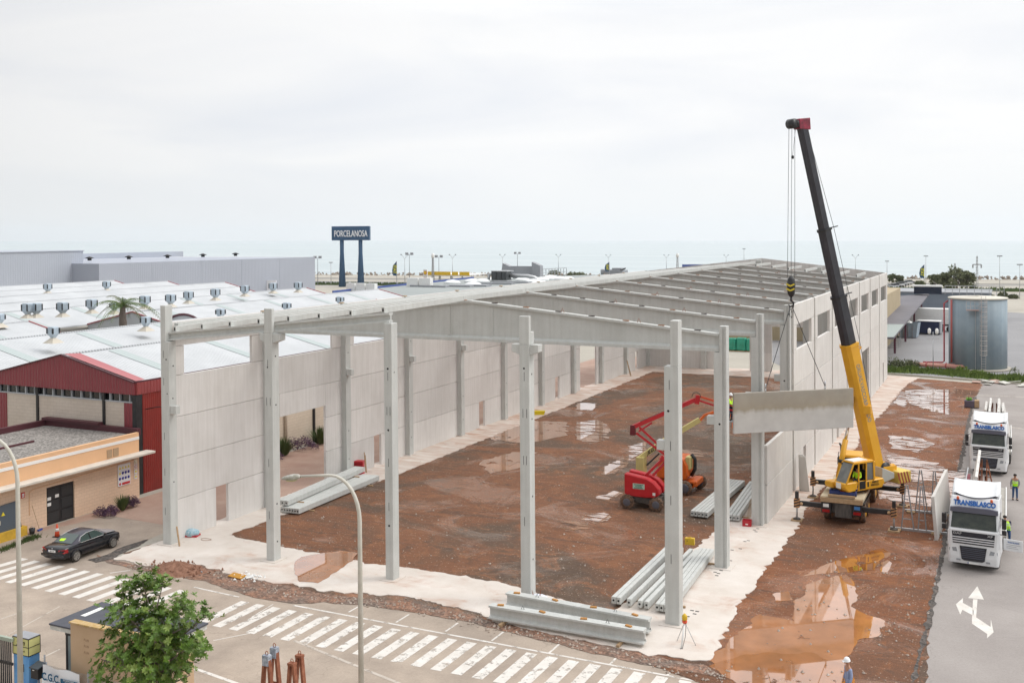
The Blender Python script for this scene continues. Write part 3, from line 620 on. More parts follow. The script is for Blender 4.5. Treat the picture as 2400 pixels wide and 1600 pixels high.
LOPEN={0:[(4.37,5.47,2.44)],1:[(10.7,15.94,5.78)],2:[(22.3,23.3,2.44)],4:[(40.15,41.3,2.44)],6:[(58.26,59.4,2.44)],7:[(65.6,70.85,5.78)],9:[(85.33,86.32,2.44)]}
for i in range(NB): side_wall(-.62,-.42,i,LOPEN.get(i,[]),PANEL)
# small pale fixings on the parapet outside face
ROPEN={3:[(31.2,32.3,2.44)],5:[(47.5,48.7,2.44)],7:[(65.2,71.0,5.78)],9:[(84.6,85.7,2.44)]}
for i in range(2,NB):
    if i==2: side_wall(30.52,30.74,2,[],PANELO,rows=(0,1),upper=False,yo=-.14,ye=-.06)
    else: side_wall(30.52,30.74,i,ROPEN.get(i,[]),PANELO,yo=-.14,ye=-.1)
# rear wall, gabled parapet
def panelY(y0,y1,x0,x1,z0,z1a,z1b=None,m=PANEL):
    z1b=z1a if z1b is None else z1b; mb=MB(); g=.012
    mb.prism([(x0+g,y0,z0+g),(x1-g,y0,z0+g),(x1-g,y0,z1b-g),(x0+g,y0,z1a-g)],(0,y1-y0,0)); P3(mb,'wall_panel',m)
def par(x): return 13.05+ (1.75*(x/15.2) if x<15.2 else 1.75*((30.4-x)/15.2))
y0=LBK+.42; y1=y0+.2
segs=[(-.6,4.5),(4.5,9.0),(9.0,13.64),(13.64,16.54),(16.54,21.2),(21.2,25.9),(25.9,30.58)]
for xa,xb in segs:
    op=(xa==9.0 or xa==16.54)
    if not op:
        for r_ in range(2): panelY(y0,y1,xa,xb,ROW[r_],ROW[r_+1])
    panelY(y0,y1,xa,xb,5.9 if op else 4.9,7.36); panelY(y0,y1,xa,xb,7.36,9.82); panelY(y0,y1,xa,xb,9.82,12.2); 
    if xa<15.2<xb: panelY(y0,y1,xa,15.2,12.2,par(xa),par(15.2)); panelY(y0,y1,15.2,xb,12.2,par(15.2),par(xb))
    else: panelY(y0,y1,xa,xb,12.2,par(xa),par(xb))
for x in (7.6,15.0,22.6):
    mb=MB(); mb.box(x-.3,x+.3,LBK-.2,LBK+.42,-.3,par(x)-.3); P3(mb,'column',CONC); 
# slings of small white fixing brackets on the left parapet top
for i in range(NB):
    mb=MB(); mb.box(-.64,-.40,i*B+.1,i*B+.46,13.0,13.12); P3(mb,'parapet_joint_cap',WOOD)

# ------------------------------------------------------------------ helpers for foliage
def leaf_cloud(mb,centers,rad,count,size,rng,flat=.7,up=.25):
    for c in centers:
        r0=rad if not hasattr(rad,'__len__') else rad[centers.index(c)]
        for _ in range(count):
            d=Vector((rng.gauss(0,1),rng.gauss(0,1),rng.gauss(0,1))).normalized()*r0*(rng.random()**.4)
            d.z*=flat; p=Vector(c)+d
            a=Vector((rng.gauss(0,1),rng.gauss(0,1),rng.gauss(0,.6)+up)).normalized(); b_=a.cross(Vector((rng.gauss(0,1),rng.gauss(0,1),rng.gauss(0,1)))).normalized()
            s_=size*(.6+.8*rng.random())
            mb.add([p-a*s_,p-b_*s_*.38,p+a*s_,p+b_*s_*.38],[(0,1,2,3)])
def bush(name,label,cat,loc,rx,ry,h,m,n=500,size=.09,group=None,seed=1,parent=None,m2=None,spiky=0):
    rng=random.Random(seed); mb=MB()
    for i in range(n):
        t=rng.random()*2*math.pi; q=rng.random()**.5; lump=.75+.25*math.sin(t*3+seed)+.2*rng.random()
        x=math.cos(t)*q*rx*lump; y=math.sin(t)*q*ry*lump; zt_=h*math.sqrt(max(0,1-q*q*.9))*lump; z=zt_*(.35+.65*rng.random()**.5)
        p=Vector((x,y,z)); mb.mi=1 if (m2 and rng.random()<.35) else 0
        if spiky:
            d=Vector((x/rx,y/ry,.8+rng.random())).normalized()*size*(1.5+rng.random()); s_=d.cross(Vector((0,0,1)))
            if s_.length<1e-3: s_=Vector((1,0,0))
            s_=s_.normalized()*size*.18; b0=Vector((x*.3,y*.3,z*.2)); mb.add([b0-s_,b0+s_,b0+d*2],[(0,1,2)])
        else:
            a=Vector((rng.gauss(0,1),rng.gauss(0,1),rng.gauss(0,1))).normalized()*size; b_=a.cross(Vector((rng.gauss(0,1),rng.gauss(0,1),rng.gauss(0,1)))).normalized()*size*.45
            mb.add([p-a,p-b_,p+a,p+b_],[(0,1,2,3)])
    ms=[m]+([m2] if m2 else [])
    o=mb.build(name,ms,None); o.location=loc
    tag(o,label,cat,group); return o

# ------------------------------------------------------------------ factory on the left
def ex_corr(axis,scale,str_=.5):
    def f(nt,b,last,tc,mp):
        N=nt.nodes.new; L=nt.links.new
        wv=N('ShaderNodeTexWave'); wv.wave_type='BANDS'; wv.bands_direction=axis; wv.inputs['Scale'].default_value=scale; L(tc.outputs['Object'],wv.inputs[0])
        bp=N('ShaderNodeBump'); bp.inputs['Strength'].default_value=str_; bp.inputs['Distance'].default_value=.06; L(wv.outputs[0],bp.inputs['Height']); L(bp.outputs[0],b.inputs['Normal'])
    return f
WROOF=mat('white corrugated roof',(.47,.485,.50),.8,col2=(.56,.575,.59),vscale=.25,extra=ex_corr('Y',1.1,.8))
TROOF=mat('translucent roof strip',(.40,.455,.45),.6,extra=ex_corr('Y',1.1,.4))
REDC=mat('red ribbed cladding',(.25,.045,.055),.5,var=.08,vscale=.6,extra=ex_corr('X',1.05,.9))
REDY=mat('red cladding side',(.27,.05,.05),.5,var=.1,vscale=.6,extra=ex_corr('Y',1.05,.9))
REDD=mat('dark red sheet door',(.22,.018,.012),.55,var=.12,vscale=1.2,extra=ex_corr('Y',1.6,.6))
REDF=mat('faded red flashing',(.42,.14,.15),.6)
def ex_block(sx,sz,ax='X'):
    def f(nt,b,last,tc,mp):
        N=nt.nodes.new; L=nt.links.new
        sp=N('ShaderNodeSeparateXYZ'); L(tc.outputs['Object'],sp.inputs[0]); cb=N('ShaderNodeCombineXYZ'); L(sp.outputs[ax],cb.inputs[0]); L(sp.outputs['Z'],cb.inputs[1])
        br=N('ShaderNodeTexBrick'); br.inputs['Scale'].default_value=1; br.inputs['Brick Width'].default_value=sx; br.inputs['Row Height'].default_value=sz; br.inputs['Mortar Size'].default_value=.012; br.inputs['Color1'].default_value=(1,1,1,1); br.inputs['Color2'].default_value=(.96,.96,.96,1); br.inputs['Mortar'].default_value=(.82,.80,.78,1); L(cb.outputs[0],br.inputs[0])
        mx=N('ShaderNodeMix'); mx.data_type='RGBA'; mx.blend_type='MULTIPLY'; mx.inputs[0].default_value=1; L(last,mx.inputs[6]); L(br.outputs[0],mx.inputs[7]); L(mx.outputs[2],b.inputs['Base Color'])
    return f
CREAM=mat('cream block wall',(.58,.50,.42),.9,col2=(.66,.58,.50),vscale=.5,extra=ex_block(.6,.25,'X'))
CREAMY=mat('cream block side wall',(.62,.53,.42),.9,col2=(.70,.61,.50),vscale=.5,extra=ex_block(.6,.25,'Y'))
PEACH=mat('peach painted block',(.74,.53,.38),.9,col2=(.78,.58,.43),vscale=.4,extra=ex_block(.42,.21,'Y'))
PEACH2=mat('orange render band',(.72,.44,.25),.85,var=.04,vscale=.6)
MAROON=mat('maroon flashing',(.085,.022,.03),.5)
WINF=mat('pale window frame',(.42,.44,.46),.5)
fac=thing('factory','large factory with white gabled roofs, dark red cladding and rows of roof ventilators','factory',(-11,8.2,0))
def FP(mb,name,m,**k): return mb.build(name,m,fac,world=True,**k)
EV=7.85; RG=9.5; PX0=-18.05; HWd=7.1
strips=[(-18.05,8.2,72),(-32.4,8.4,72),(-46.7,8.4,29),(-46.7,43,95),(-60.9,14,95),(-75.1,22,95),(-89.4,30,108),(-103.6,40,108),(-117.8,50,108)]
for xr,ya,yb in strips:
    mb=MB(); t=.12
    for sx in (-1,1):
        xe=xr+sx*HWd
        mb.add([(xr,ya,RG),(xe,ya,EV),(xe,yb,EV),(xr,yb,RG),(xr,ya,RG-t),(xe,ya,EV-t),(xe,yb,EV-t),(xr,yb,RG-t)],[(0,1,2,3),(7,6,5,4),(0,4,5,1),(3,2,6,7),(1,5,6,2)])
    mb.tube([(xr,ya,RG+.02),(xr,yb,RG+.02)],.09,6); rf=FP(mb,'roof',WROOF)
    # translucent strips running down the slopes
    y=ya+4
    while y<yb-3 and xr>-70:
        for sx in (1,-1):
            m2=MB(); xe=xr+sx*HWd*.97; m2.add([(xr+sx*.3,y,RG-.07+.03),(xe,y,EV+.085),(xe,y+1.1,EV+.085),(xr+sx*.3,y+1.1,RG-.07+.03)],[(0,1,2,3)]); m2.build('rooflight',TROOF,rf,world=True)
        y+=9.5
    for yy in (ya,yb):
        m2=MB()
        for sx in (-1,1): m2.bar((xr,yy,RG+.03),(xr+sx*HWd,yy,EV+.03),.12,.16)
        if xr<-30: m2.build('verge_flashing',REDF,rf,world=True)
    for yy,dy in ((ya+.05,.2),(yb-.25,.2)):
        mb=MB(); mb.prism([(xr-HWd,yy,0),(xr+HWd,yy,0),(xr+HWd,yy,EV-.12),(xr,yy,RG-.12),(xr-HWd,yy,EV-.12)],(0,dy,0))
        if xr!=-18.05: FP(mb,'gable_wall',WROOF if xr==-46.7 else REDC)
# front gable of the nearest bay: red fascia, window band, cream panels, posts
x0,x1,y=-25.15,-10.95,8.2
mb=MB(); mb.prism([(x0,y-.12,7.05),(x1,y-.12,7.03),(x1,y-.12,7.86),(-18.05,y-.12,9.52),(x0,y-.12,7.86)],(0,.3,0)); FP(mb,'gable_cladding',REDC)
mb=MB()
for sx in (-1,1): mb.bar((-18.05,y-.13,9.56),(-18.05+sx*HWd,y-.13,7.9),.16,.1)
mb.bar((x1+.02,y-.1,7.9),(x1+.02,71,7.9),.12,.14); FP(mb,'roof_edge_trim',MAROON)
mb=MB(); mb.add([(-17.9,y+.02,9.62),(-10.95,y+.02,8.0),(-10.95,y+.9,8.0),(-17.3,y+.9,9.48+.12)],[(0,1,2,3)]); FP(mb,'verge_flashing',REDF)
mb=MB(); mb.box(x0,x1-.3,y+.05,y+.3,0,6.42); FP(mb,'front_wall',CREAM)
mb=MB(); mb.box(x0,x1,y+.18,y+.3,6.42,7.05); gl=FP(mb,'window_band',GLASS)
mb=MB(); mb.box(x0,x1,y,y+.2,6.42,6.50); x=x0+.3
k=0
while x<x1: 
    mb.box(x-.03,x+.03 if k%3 else x+.08,y+.02,y+.2,6.5,7.05); x+=.95; k+=1
mb.build('window_frame',WINF,gl,world=True)
for xp in (-20.7,-14.0):
    mb=MB(); mb.box(xp-.1,xp+.1,y-.06,y+.1,0,7.05); FP(mb,'steel_post',BLACK)
for xa,xb in ((-25.1,-24.0),(-12.05,-11.25)):
    mb=MB(); mb.box(xa,xb,y-.02,y+.1,2.5,6.4); FP(mb,'red_wall_strip',REDC)
mb=MB(); mb.box(-11.25,-10.85,y-.04,y+.5,0,7.0); FP(mb,'corner_post',BLACK)
# side wall toward the site: red fascia, red door bays and cream bays with black posts
mb=MB(); mb.box(-11.0,-10.8,y,71.8,7.03,7.86); FP(mb,'side_fascia',REDY)
mb=MB(); mb.box(-11.0,-10.86,8.75,16.2,0,7.03); rd=FP(mb,'sliding_door',REDD)
mb=MB(); mb.box(-10.86,-10.83,11.2,14.0,0.1,4.9); mb.build('door_leaf',REDD,rd,world=True)
mb=MB(); mb.box(-11.0,-10.84,16.2,60,0,7.03); FP(mb,'side_wall',CREAMY)
mb=MB(); mb.box(-11.0,-10.84,60,66.5,0,7.03); FP(mb,'sliding_door',REDD)
mb=MB(); mb.box(-11.0,-10.84,66.5,72,0,7.03); FP(mb,'side_wall',CREAMY)
for yy in (17,21.2,28.5,33,38,43,48,53,58): 
    mb=MB(); mb.box(-10.84,-10.70,yy,yy+.22,0,7.03); FP(mb,'steel_post',BLACK)
mb=MB(); mb.tube([(-10.7,24.6,0),(-10.7,24.6,7)],.12,8); FP(mb,'drainpipe',CREAMY)
mb=MB(); mb.tube([(-10.85,9.0,5.9),(-10.2,9.3,6.05),(-9.6,9.5,6.12)],.035,6); wl=FP(mb,'wall_lamp',BLACK)
mb=MB(); mb.smooth=True; mb.T=Matrix.Translation((-9.2,9.6,6.15))@Matrix.Rotation(.4,4,'Z')@Matrix.Diagonal((.55,.22,.13,1)); mb.lathe((0,0,0),[(0,-.9),(.6,-.7),(1,0),(.8,.6),(0,1)],10); mb.build('lamp_head',WHITEP,wl,world=True)
# roof ventilators: square louvred boxes with chamfered bottoms on pyramid bases
VENT=mat('blue grey ventilator',(.42,.49,.55),.45,.3,var=.12,vscale=3)
VBASE=mat('beige ventilator base',(.55,.50,.42),.8)
def vent(x,y,s_=1.0,zt_=None):
    z=(zt_ if zt_ is not None else 9.35); w_=1.0*s_; h=1.45*s_
    v=MB(); a=w_/2
    pr=[(-a,-a),(a,-a),(a,a),(-a,a)]
    def ring(f,zz): return [(x+p*f,y+q*f,zz) for p,q in pr]
    o=len(v.v); v.add(ring(.45,z+.35)+ring(1,z+.72)+ring(1,z+.35+h-.15)+ring(.92,z+.35+h),[(0,1,5,4),(1,2,6,5),(2,3,7,6),(3,0,4,7),(4,5,9,8),(5,6,10,9),(6,7,11,10),(7,4,8,11),(8,9,13,12),(9,10,14,13),(10,11,15,14),(11,8,12,15),(12,13,14,15),(3,2,1,0)])
    vo=FP(v,'roof_ventilator',VENT,bevel=.04)
    for p,q in pr: k=MB(); k.box(x+p-.055,x+p+.055,y+q-.055,y+q+.055,z+.74,z+.35+h-.12); k.build('louvre_slot',BLACK,vo,world=True)
    b_=MB(); b_.add([(x-.6,y-.6,z-.05),(x+.6,y-.6,z-.05),(x+.6,y+.6,z-.05),(x-.6,y+.6,z-.05)]+ring(.42,z+.38),[(0,1,5,4),(1,2,6,5),(2,3,7,6),(3,0,4,7)]); b_.build('vent_base',VBASE,vo,world=True)
for u,v_ in [(112,684),(250,678),(65,739),(85,738),(147,736),(215,728),(268,730),(340,718),(400,714),(442,706),(505,699),(574,690),(640,683),(699,681),(672,731),(517,747),(797,715),(342,768),(125,795),(0,760)]:
    p=G(u,v_,9.6); vent(p.x,p.y,.85 if p.x<-50 else .66)
# arched dormer
mb=MB(); pts=[( -3.2+6.4*t/10, math.sin(math.pi*t/10)**.7*1.5) for t in range(11)]
P0=G(432,752,9.0); mb.prism([(P0.x+a,P0.y,8.2+b_) for a,b_ in pts],(0,6,0)); ad=FP(mb,'arched_roof',WROOF); mb=MB(); mb.tube([(P0.x+a,P0.y-.05,8.22+b_) for a,b_ in pts],.14,5); mb.build('red_arch_trim',MAROON,ad,world=True)

# ------------------------------------------------------------------ low peach building with canopy
low=thing('workshop_annex','low peach block building with gravel roof, white band and long concrete canopy','building',(-10.2,0,0))
def LP(mb,name,m,**k): return mb.build(name,m,low,world=True,**k)
mb=MB(); mb.box(-10.45,-10.2,-14,0,0,4.08); mb.box(-10.45,-10.2,2.15,7.7,0,4.08); mb.box(-10.45,-10.2,0,2.15,2.4,4.08); LP(mb,'wall',PEACH)
mb=MB(); mb.box(-10.45,-10.17,-14,7.7,4.08,4.28); LP(mb,'white_band',mat('white render band',(.78,.77,.75),.8))
mb=MB(); mb.box(-10.45,-10.2,-14,7.7,4.28,4.55); LP(mb,'parapet',PEACH2)
mb=MB(); mb.box(-10.45,-10.195,-14,7.7,3.2,4.075); LP(mb,'upper_wall',PEACH2)
mb=MB(); mb.box(-19.4,-10.45,-14,8.0,4.25,4.36); LP(mb,'roof',RGRAV)
mb=MB(); mb.box(-19.6,-10.4,7.75,8.1,4.3,4.75); mb.box(-19.7,-19.35,-5,8.1,4.3,4.75); mb.box(-19.6,-14,7.6,8.1,4.75,4.95); mb.bar((-14.8,-2.6,4.42),(-14.9,3,4.42),.15,.12); mb.bar((-14.8,-2.6,4.42),(-10.4,-3.4,4.42),.15,.12); LP(mb,'roof_edge',MAROON)
mb=MB(); mb.box(-10.2,-9.35,-14,8.4,3.06,3.22); LP(mb,'canopy',mat('pale canopy concrete',(.62,.57,.50),.85,var=.1,vscale=1.2),bevel=.02)
mb=MB(); mb.box(-10.5,-10.3,0,2.15,0,2.4); dr=LP(mb,'door',BLACK)
mb=MB(); 
for yy in (0.06,1.12): 
    for z in (.12,.86,1.6): mb.box(-10.3,-10.27,yy+.06,yy+.93,z,z+.6)
mb.build('door_panel',mat('charcoal door panel',(.03,.032,.035),.4),dr,world=True)
mb=MB()
for yy,z in ((.1,1.55),(.1,1.2),(.7,1.62)): mb.box(-10.268,-10.26,yy,yy+.28,z,z+.2)
mb.build('paper_notice',WHITEP,dr,world=True)
mb=MB(); mb.box(-10.2,-10.16,4.85,5.3,3.3,3.85); mb.box(-10.2,-10.16,5.4,5.85,3.3,3.85); LP(mb,'vent_grille',mat('tan grille',(.38,.26,.16),.7))
mb=MB(); mb.tube([(-10.17,-1.3,1.0),(-10.17,-1.3,2.4),(-10.17,-1.0,2.55),(-10.17,7.2,2.75)],.02,5); LP(mb,'conduit',PEACH2)
# safety boards
SY=mat('sign yellow',(.75,.62,.03),.5); SB=mat('sign blue',(.02,.03,.30),.5); SR=mat('sign red',(.55,.03,.03),.5); SW=mat('sign white',(.75,.75,.78),.5)
bd=thing('safety_sign','white board of yellow, blue and red safety pictograms on the peach wall','sign',(-10.18,6.3,1.2))
mb=MB(); mb.box(0,.03,-.55,.55,0,1.45); mb.build('board',SW,bd)
for r_ in range(4):
    for c_ in range(4):
        yy=-.38+.255*c_; z=1.22-.36*r_
        m_=SY if (r_==0 or (r_==1 and c_==0)) else SB
        q=MB()
        if m_ is SY: q.prism([(.032,yy-.1,z-.08),(.032,yy+.1,z-.08),(.032,yy,z+.1)],(.004,0,0))
        elif r_==3:
            if c_==0: q.lathe((.032,yy,z),[(.09,0),(.09,.004)],12,'X'); m_=SR
            elif c_==1: q.box(.032,.036,yy-.08,yy+.62,z-.09,z+.07); m_=SR
            else: continue
        else: q.lathe((.032,yy,z),[(.1,0),(.1,.004)],12,'X')
        q.build('pictogram',m_,bd)
for z,m_,k in ((2.6,SW,0),(2.25,SW,1),(1.9,SY,2),(1.55,SY,3)):
    t=thing('wall_sign',['round crane warning sign highest beside the corner of the peach wall','round no entry sign second from top beside the peach wall corner','yellow triangle sign third from top beside the peach wall corner','yellow triangle sign lowest beside the peach wall corner'][k],'sign',(-10.18,7.35,z),0,'small safety signs in a column')
    q=MB(); q.box(0,.015,-.14,.14,-.15,.15); q.build('plate',SW,t); q=MB()
    if m_ is SY: q.prism([(.017,-.12,-.05),(.017,.12,-.05),(.017,0,.13)],(.004,0,0)); q.build('triangle',SY,t)
    else: q.lathe((.017,0,0),[(.11,0),(.11,.004)],12,'X'); q.lathe((.0175,0,0),[(.08,0),(.08,.008)],12,'X'); q.m=[0]*14+[1]*(len(q.f)-14); q.build('circle',[SR if k else SY,SW],t)
t=thing('fire_extinguisher_sign','small red fire extinguisher sign left of the black door','sign',(-10.18,-1.75,2.35)); q=MB(); q.box(0,.02,-.13,.13,-.17,.17); q.build('plate',SR,t); q=MB(); q.box(.02,.024,-.08,.08,-.02,.1); q.box(.02,.024,-.08,.08,-.12,-.05); q.build('pictogram',SW,t)
# grey leaning sheet with yellow base
t=thing('electrical_cabinet_cover','dark blue-grey sheet with a yellow warning triangle on a yellow base','cover',(-9.7,-3.2,0))
q=MB(); q.prism([(-.25,-3.4,.55),(-.25,1.1,.55),(-.4,.9,2.15),(-.4,-3.4,1.95)],(.06,0,0)); q.build('sheet',mat('blue grey sheet',(.075,.095,.12),.6),t)
q=MB(); q.box(-.45,0,-3.4,1.35,0,.55); q.build('yellow_base',mat('yellow painted concrete',(.62,.38,.04),.8,var=.15,vscale=3),t)
q=MB(); q.prism([(-.27,-.25,1.5),(-.27,.0,1.5),(-.28,-.12,1.72)],(.03,0,0)); q.build('warning_triangle',SY,t)
q=MB(); q.box(-.27,-.20,-.75,-.35,1.0,1.25); q.build('small_plate',VBASE,t)
t=thing('bucket','dark bucket beside the yellow base of the peach wall','bucket',(-9.6,-1.6,0)); q=MB(); q.lathe((0,0,0),[(.14,0),(.19,.35),(.17,.35),(.13,.05)],12); q.build('bucket_shell',BLACK,t); q=MB(); q.tube([(-.18,0,.35),(0,0,.5),(.18,0,.35)],.01,4); q.build('handle',STEEL,t)
t=thing('broom','thin broom leaning on the peach wall left of the door','broom',(-9.9,-1.0,0)); q=MB(); q.tube([(.1,.1,.08),(-.22,-.15,1.6)],.015,5); q.build('handle',WOOD,t); q=MB(); q.cbox((.12,.12,.05),(.12,.4,.1),.3); q.build('brush_head',mat('blue bristle',(.02,.06,.3),.8),t)
# traffic cone
t=thing('traffic_cone','orange and white traffic cone behind the black car','traffic cone',G(134,1257)); q=MB(); q.box(-.2,.2,-.2,.2,0,.04); q.build('base',BLACK,t)
CO=mat('cone orange',(.72,.09,.03),.5)
q=MB(); q.lathe((0,0,.04),[(.15,0),(.115,.3),(.085,.48),(.03,.74)],14); q.build('cone_body',CO,t)
q=MB(); q.lathe((0,0,.04),[(.118,.3),(.088,.48)],14); q.build('reflective_band',WHITEP,t)
# planting along the annex and factory
for k,(u,v_,rx,h,m_,lab,sp) in enumerate([(252,1208,.85,.65,PURPLE,'low purple heather bush right of the black door',0),(288,1196,.45,.8,GRASS,'green strappy plant between the two purple bushes',1),(305,1188,.6,.75,PURPLE,'upright purple bush nearest the red factory wall',0)]):
    bush('shrub',lab,'shrub',G(u,v_),rx,rx*.9,h,m_,1500 if not sp else 260,.055 if not sp else .22,'shrubs by the peach wall',k+3,spiky=sp)
for k,(x,y,rx,h,m_,lab,sp) in enumerate([(-9.9,21.2,1.4,.75,PURPLE,'leftmost purple flowering bush seen through the wall opening',0),(-9.7,23.0,1.0,1.15,GRASS,'left green strappy plant seen through the wall opening',1),(-9.8,25.5,1.9,1.1,PURPLE,'large purple flowering bush seen through the wall opening',0),(-9.7,28.0,1.2,1.5,GRASS,'tall green strappy plant seen through the wall opening',1),(-9.8,30.0,1.6,1.1,PURPLE,'rightmost purple flowering bush seen through the wall opening',0)]):
    bush('shrub',lab,'shrub',(x,y,0),rx,rx*.7,h,m_,900 if not sp else 260,.08 if not sp else .33,'planting along the factory wall',k+13,spiky=sp)
rng=random.Random(5); q=MB()
for (ua,va,ub,vb) in ((0,1292,60,1268),(60,1268,85,1258)):
    for _ in range(300):
        t_=rng.random(); p=G(ua+(ub-ua)*t_,va+(vb-va)*t_); p+=Vector((rng.gauss(0,.15),rng.gauss(0,.12),0)); d=Vector((rng.gauss(0,.08),rng.gauss(0,.08),.12+.15*rng.random())); s_=Vector((.02,.01,0)); q.add([p-s_,p+s_,p+d],[(0,1,2)])
o=q.build('weeds',GRASS); o['kind']='stuff'
# ------------------------------------------------------------------ far grey sheds
GSH=mat('pale blue grey cladding',(.40,.43,.49),.6,var=.05,vscale=.05,extra=ex_corr('Y',.5,.5)); GSH2=mat('blue grey shed cladding',(.36,.385,.445),.6,var=.06,vscale=.04,extra=ex_corr('Y',.5,.5))
gs=thing('grey_distribution_shed','huge pale blue-grey windowless shed at the far left by the sea','warehouse',(-151,180,0))
def GP(mb,n,m,**k): return mb.build(n,m,gs,world=True,**k)
mb=MB(); mb.prism([(-151,135,0),(-151,220.5,0),(-151,220.5,11.7),(-151,135,11.95)],(-60,0,0)); wg=GP(mb,'lower_wing',GSH2)
for yy in (152,170,186,203): 
    q=MB(); q.box(-151,-150.95,yy,yy+.12,0,11.8); q.build('panel_joint',GSH,wg,world=True)
mb=MB(); mb.box(-209,-151.6,136,220,11.5,11.72); GP(mb,'lower_roof',WROOF)
mb=MB(); mb.box(-230,-160,50,138.5,0,14.9); mb.box(-231,-159.8,49.8,138.7,14.9,15.1); GP(mb,'upper_wing',GSH)
mb=MB(); mb.box(-209,-206,139,222,11.7,13.4); GP(mb,'roof_edge_beam',GSH)
for k,(x,y) in enumerate([(-165,145),(-165,158),(-165,172),(-165,186),(-165,200)]):
    q=MB(); q.lathe((x,y,12.4),[(.5,0),(.5,.5),(1.2,.6),(.2,1.0)],8); GP(q,'extractor_cowl',BLACK)

# ------------------------------------------------------------------ commercial building with skylights, behind the factory
CROOF=mat('grey green flat roof',(.26,.285,.28),.8,col2=(.32,.345,.34),vscale=.05)
BEIGEW=mat('beige fascia wall',(.47,.39,.32),.85,var=.05,vscale=.3)
BLUEM=mat('blue edge metal',(.05,.09,.30),.5)
cb=thing('showroom_building','flat-roofed grey-green commercial building dotted with white dome skylights','building',(-70,140,0))
def CP(mb,n,m,**k): return mb.build(n,m,cb,world=True,**k)
zr=6.0
A=G(780,686,zr); Bc=G(905,712,zr); Cc=G(1340,650,zr); Dc=G(1110,652,zr); 
pl=[(A.x,A.y),(Bc.x,Bc.y),(Bc.x+75,Bc.y+95),(Cc.x+30,Cc.y+60),(Dc.x,Dc.y)]
mb=MB(); mb.prism([(x,y,0) for x,y in pl],(0,0,zr-.2)); CP(mb,'wall',BEIGEW)
mb=MB(); mb.prism([(x,y,zr-.19) for x,y in pl],(0,0,.19)); CP(mb,'roof',CROOF)
mb=MB(); mb.bar((A.x,A.y,zr+.2),(Dc.x,Dc.y,zr+.2),.3,.45); CP(mb,'blue_parapet',BLUEM)
mb=MB()
for k in range(9):
    t=k/8; p=Vector((A.x,A.y,3)).lerp(Vector((Bc.x,Bc.y,3)),t); mb.box(p.x-.12,p.x+.12,p.y-.3,p.y,0,5.7)
CP(mb,'pilasters',WHITEP)
DOME=mat('white dome skylight',(.78,.80,.80),.35)
for u,v in [(1109,669),(1060,664),(1107,661),(1131,661),(1156,658),(1224,658),(1247,655),(1184,654),(1269,657),(1291,655),(1311,655),(1230,652),(1290,652),(1250,662),(1205,651),(1330,656),(1265,665)]:
    p=G(u,v,zr); q=MB(); q.lathe((p.x,p.y,zr-.05),[(2.1,0),(2.1,.35),(1.9,.5),(1.2,.85),(0,1.0)],12); CP(q,'skylight_dome',DOME)
for u,v,l in [(1000,672,4),(1022,673,3),(1075,672,3.5),(1100,671,5),(1160,666,5),(1200,663,5),(1122,670,3)]:
    p=G(u,v,zr); q=MB(); q.box(p.x-l,p.x+l,p.y-1,p.y+1,zr,zr+.4); CP(q,'roof_vent_strip',GREYM)
# rooftop plant
p=G(1168,661,zr); q=MB(); 
for k in range(3): q.box(p.x-2+1.5*k,p.x-.7+1.5*k,p.y,p.y+3,zr+.5,zr+2.7)
rp=CP(q,'air_handling_unit',mat('dark louvre',(.05,.055,.06),.5)); q=MB(); q.box(p.x-2.2,p.x+2.5,p.y+.1,p.y+4,zr+.3,zr+.5); q.box(p.x-2.2,p.x+2.5,p.y+.1,p.y+4,zr+2.7,zr+2.9); q.build('unit_casing',STEEL,rp,world=True)
q=MB(); q.tube([(p.x+2.4,p.y+2,zr+1.6),(p.x+7,p.y+3,zr+1.5),(p.x+9,p.y+3,zr+1.1),(p.x+9.3,p.y+3,zr)],.5,10); CP(q,'ventilation_duct',STEEL); q=MB(); q.tube([(p.x-2.2,p.y+2,zr+2.2),(p.x-3.6,p.y+2,zr+1.9),(p.x-3.9,p.y+2,zr)],.4,8); CP(q,'ventilation_duct',STEEL)
q=MB(); a=G(1190,655,zr); a.y+=8; q.box(a.x-3,a.x+4,a.y,a.y+.3,zr,zr+3.4); q.prism([(a.x-6,a.y,zr+1),(a.x-3,a.y,zr+1),(a.x-3,a.y,zr+3.2),(a.x-5.4,a.y,zr+4.2)],(0,2,0)); q.prism([(a.x+4,a.y-1,zr),(a.x+6.5,a.y-1,zr),(a.x+6.5,a.y-1,zr+3.6),(a.x+4,a.y-1,zr+4.6)],(0,2,0)); CP(q,'rooftop_screen',GREYM)
q=MB(); a=G(1222,652,zr); b_=G(1328,647,zr); 
for k in range(16): 
    t=k/15; c=a.lerp(b_,t); q.bar((c.x,c.y,zr),(c.x,c.y,zr+2.2),.15,.15)
q.bar((a.x,a.y,zr+2.2),(b_.x,b_.y,zr+2.4),.18,.18); q.bar((a.x,a.y,zr+1.2),(b_.x,b_.y,zr+1.3),.12,.12); CP(q,'rooftop_railing',STEEL)
q=MB(); a=G(970,668,zr+.4); 
for k in range(2): q.box(a.x-2+3.4*k,a.x+1+3.4*k,a.y,a.y+1.4,zr,zr+2.1)
CP(q,'condenser_unit',WHITEP); q=MB(); a=G(838,682,zr); 
for k in range(3): q.box(a.x-3+2.6*k,a.x-.8+2.6*k,a.y,a.y+1.2,zr,zr+1.7)
CP(q,'condenser_unit',WHITEP)
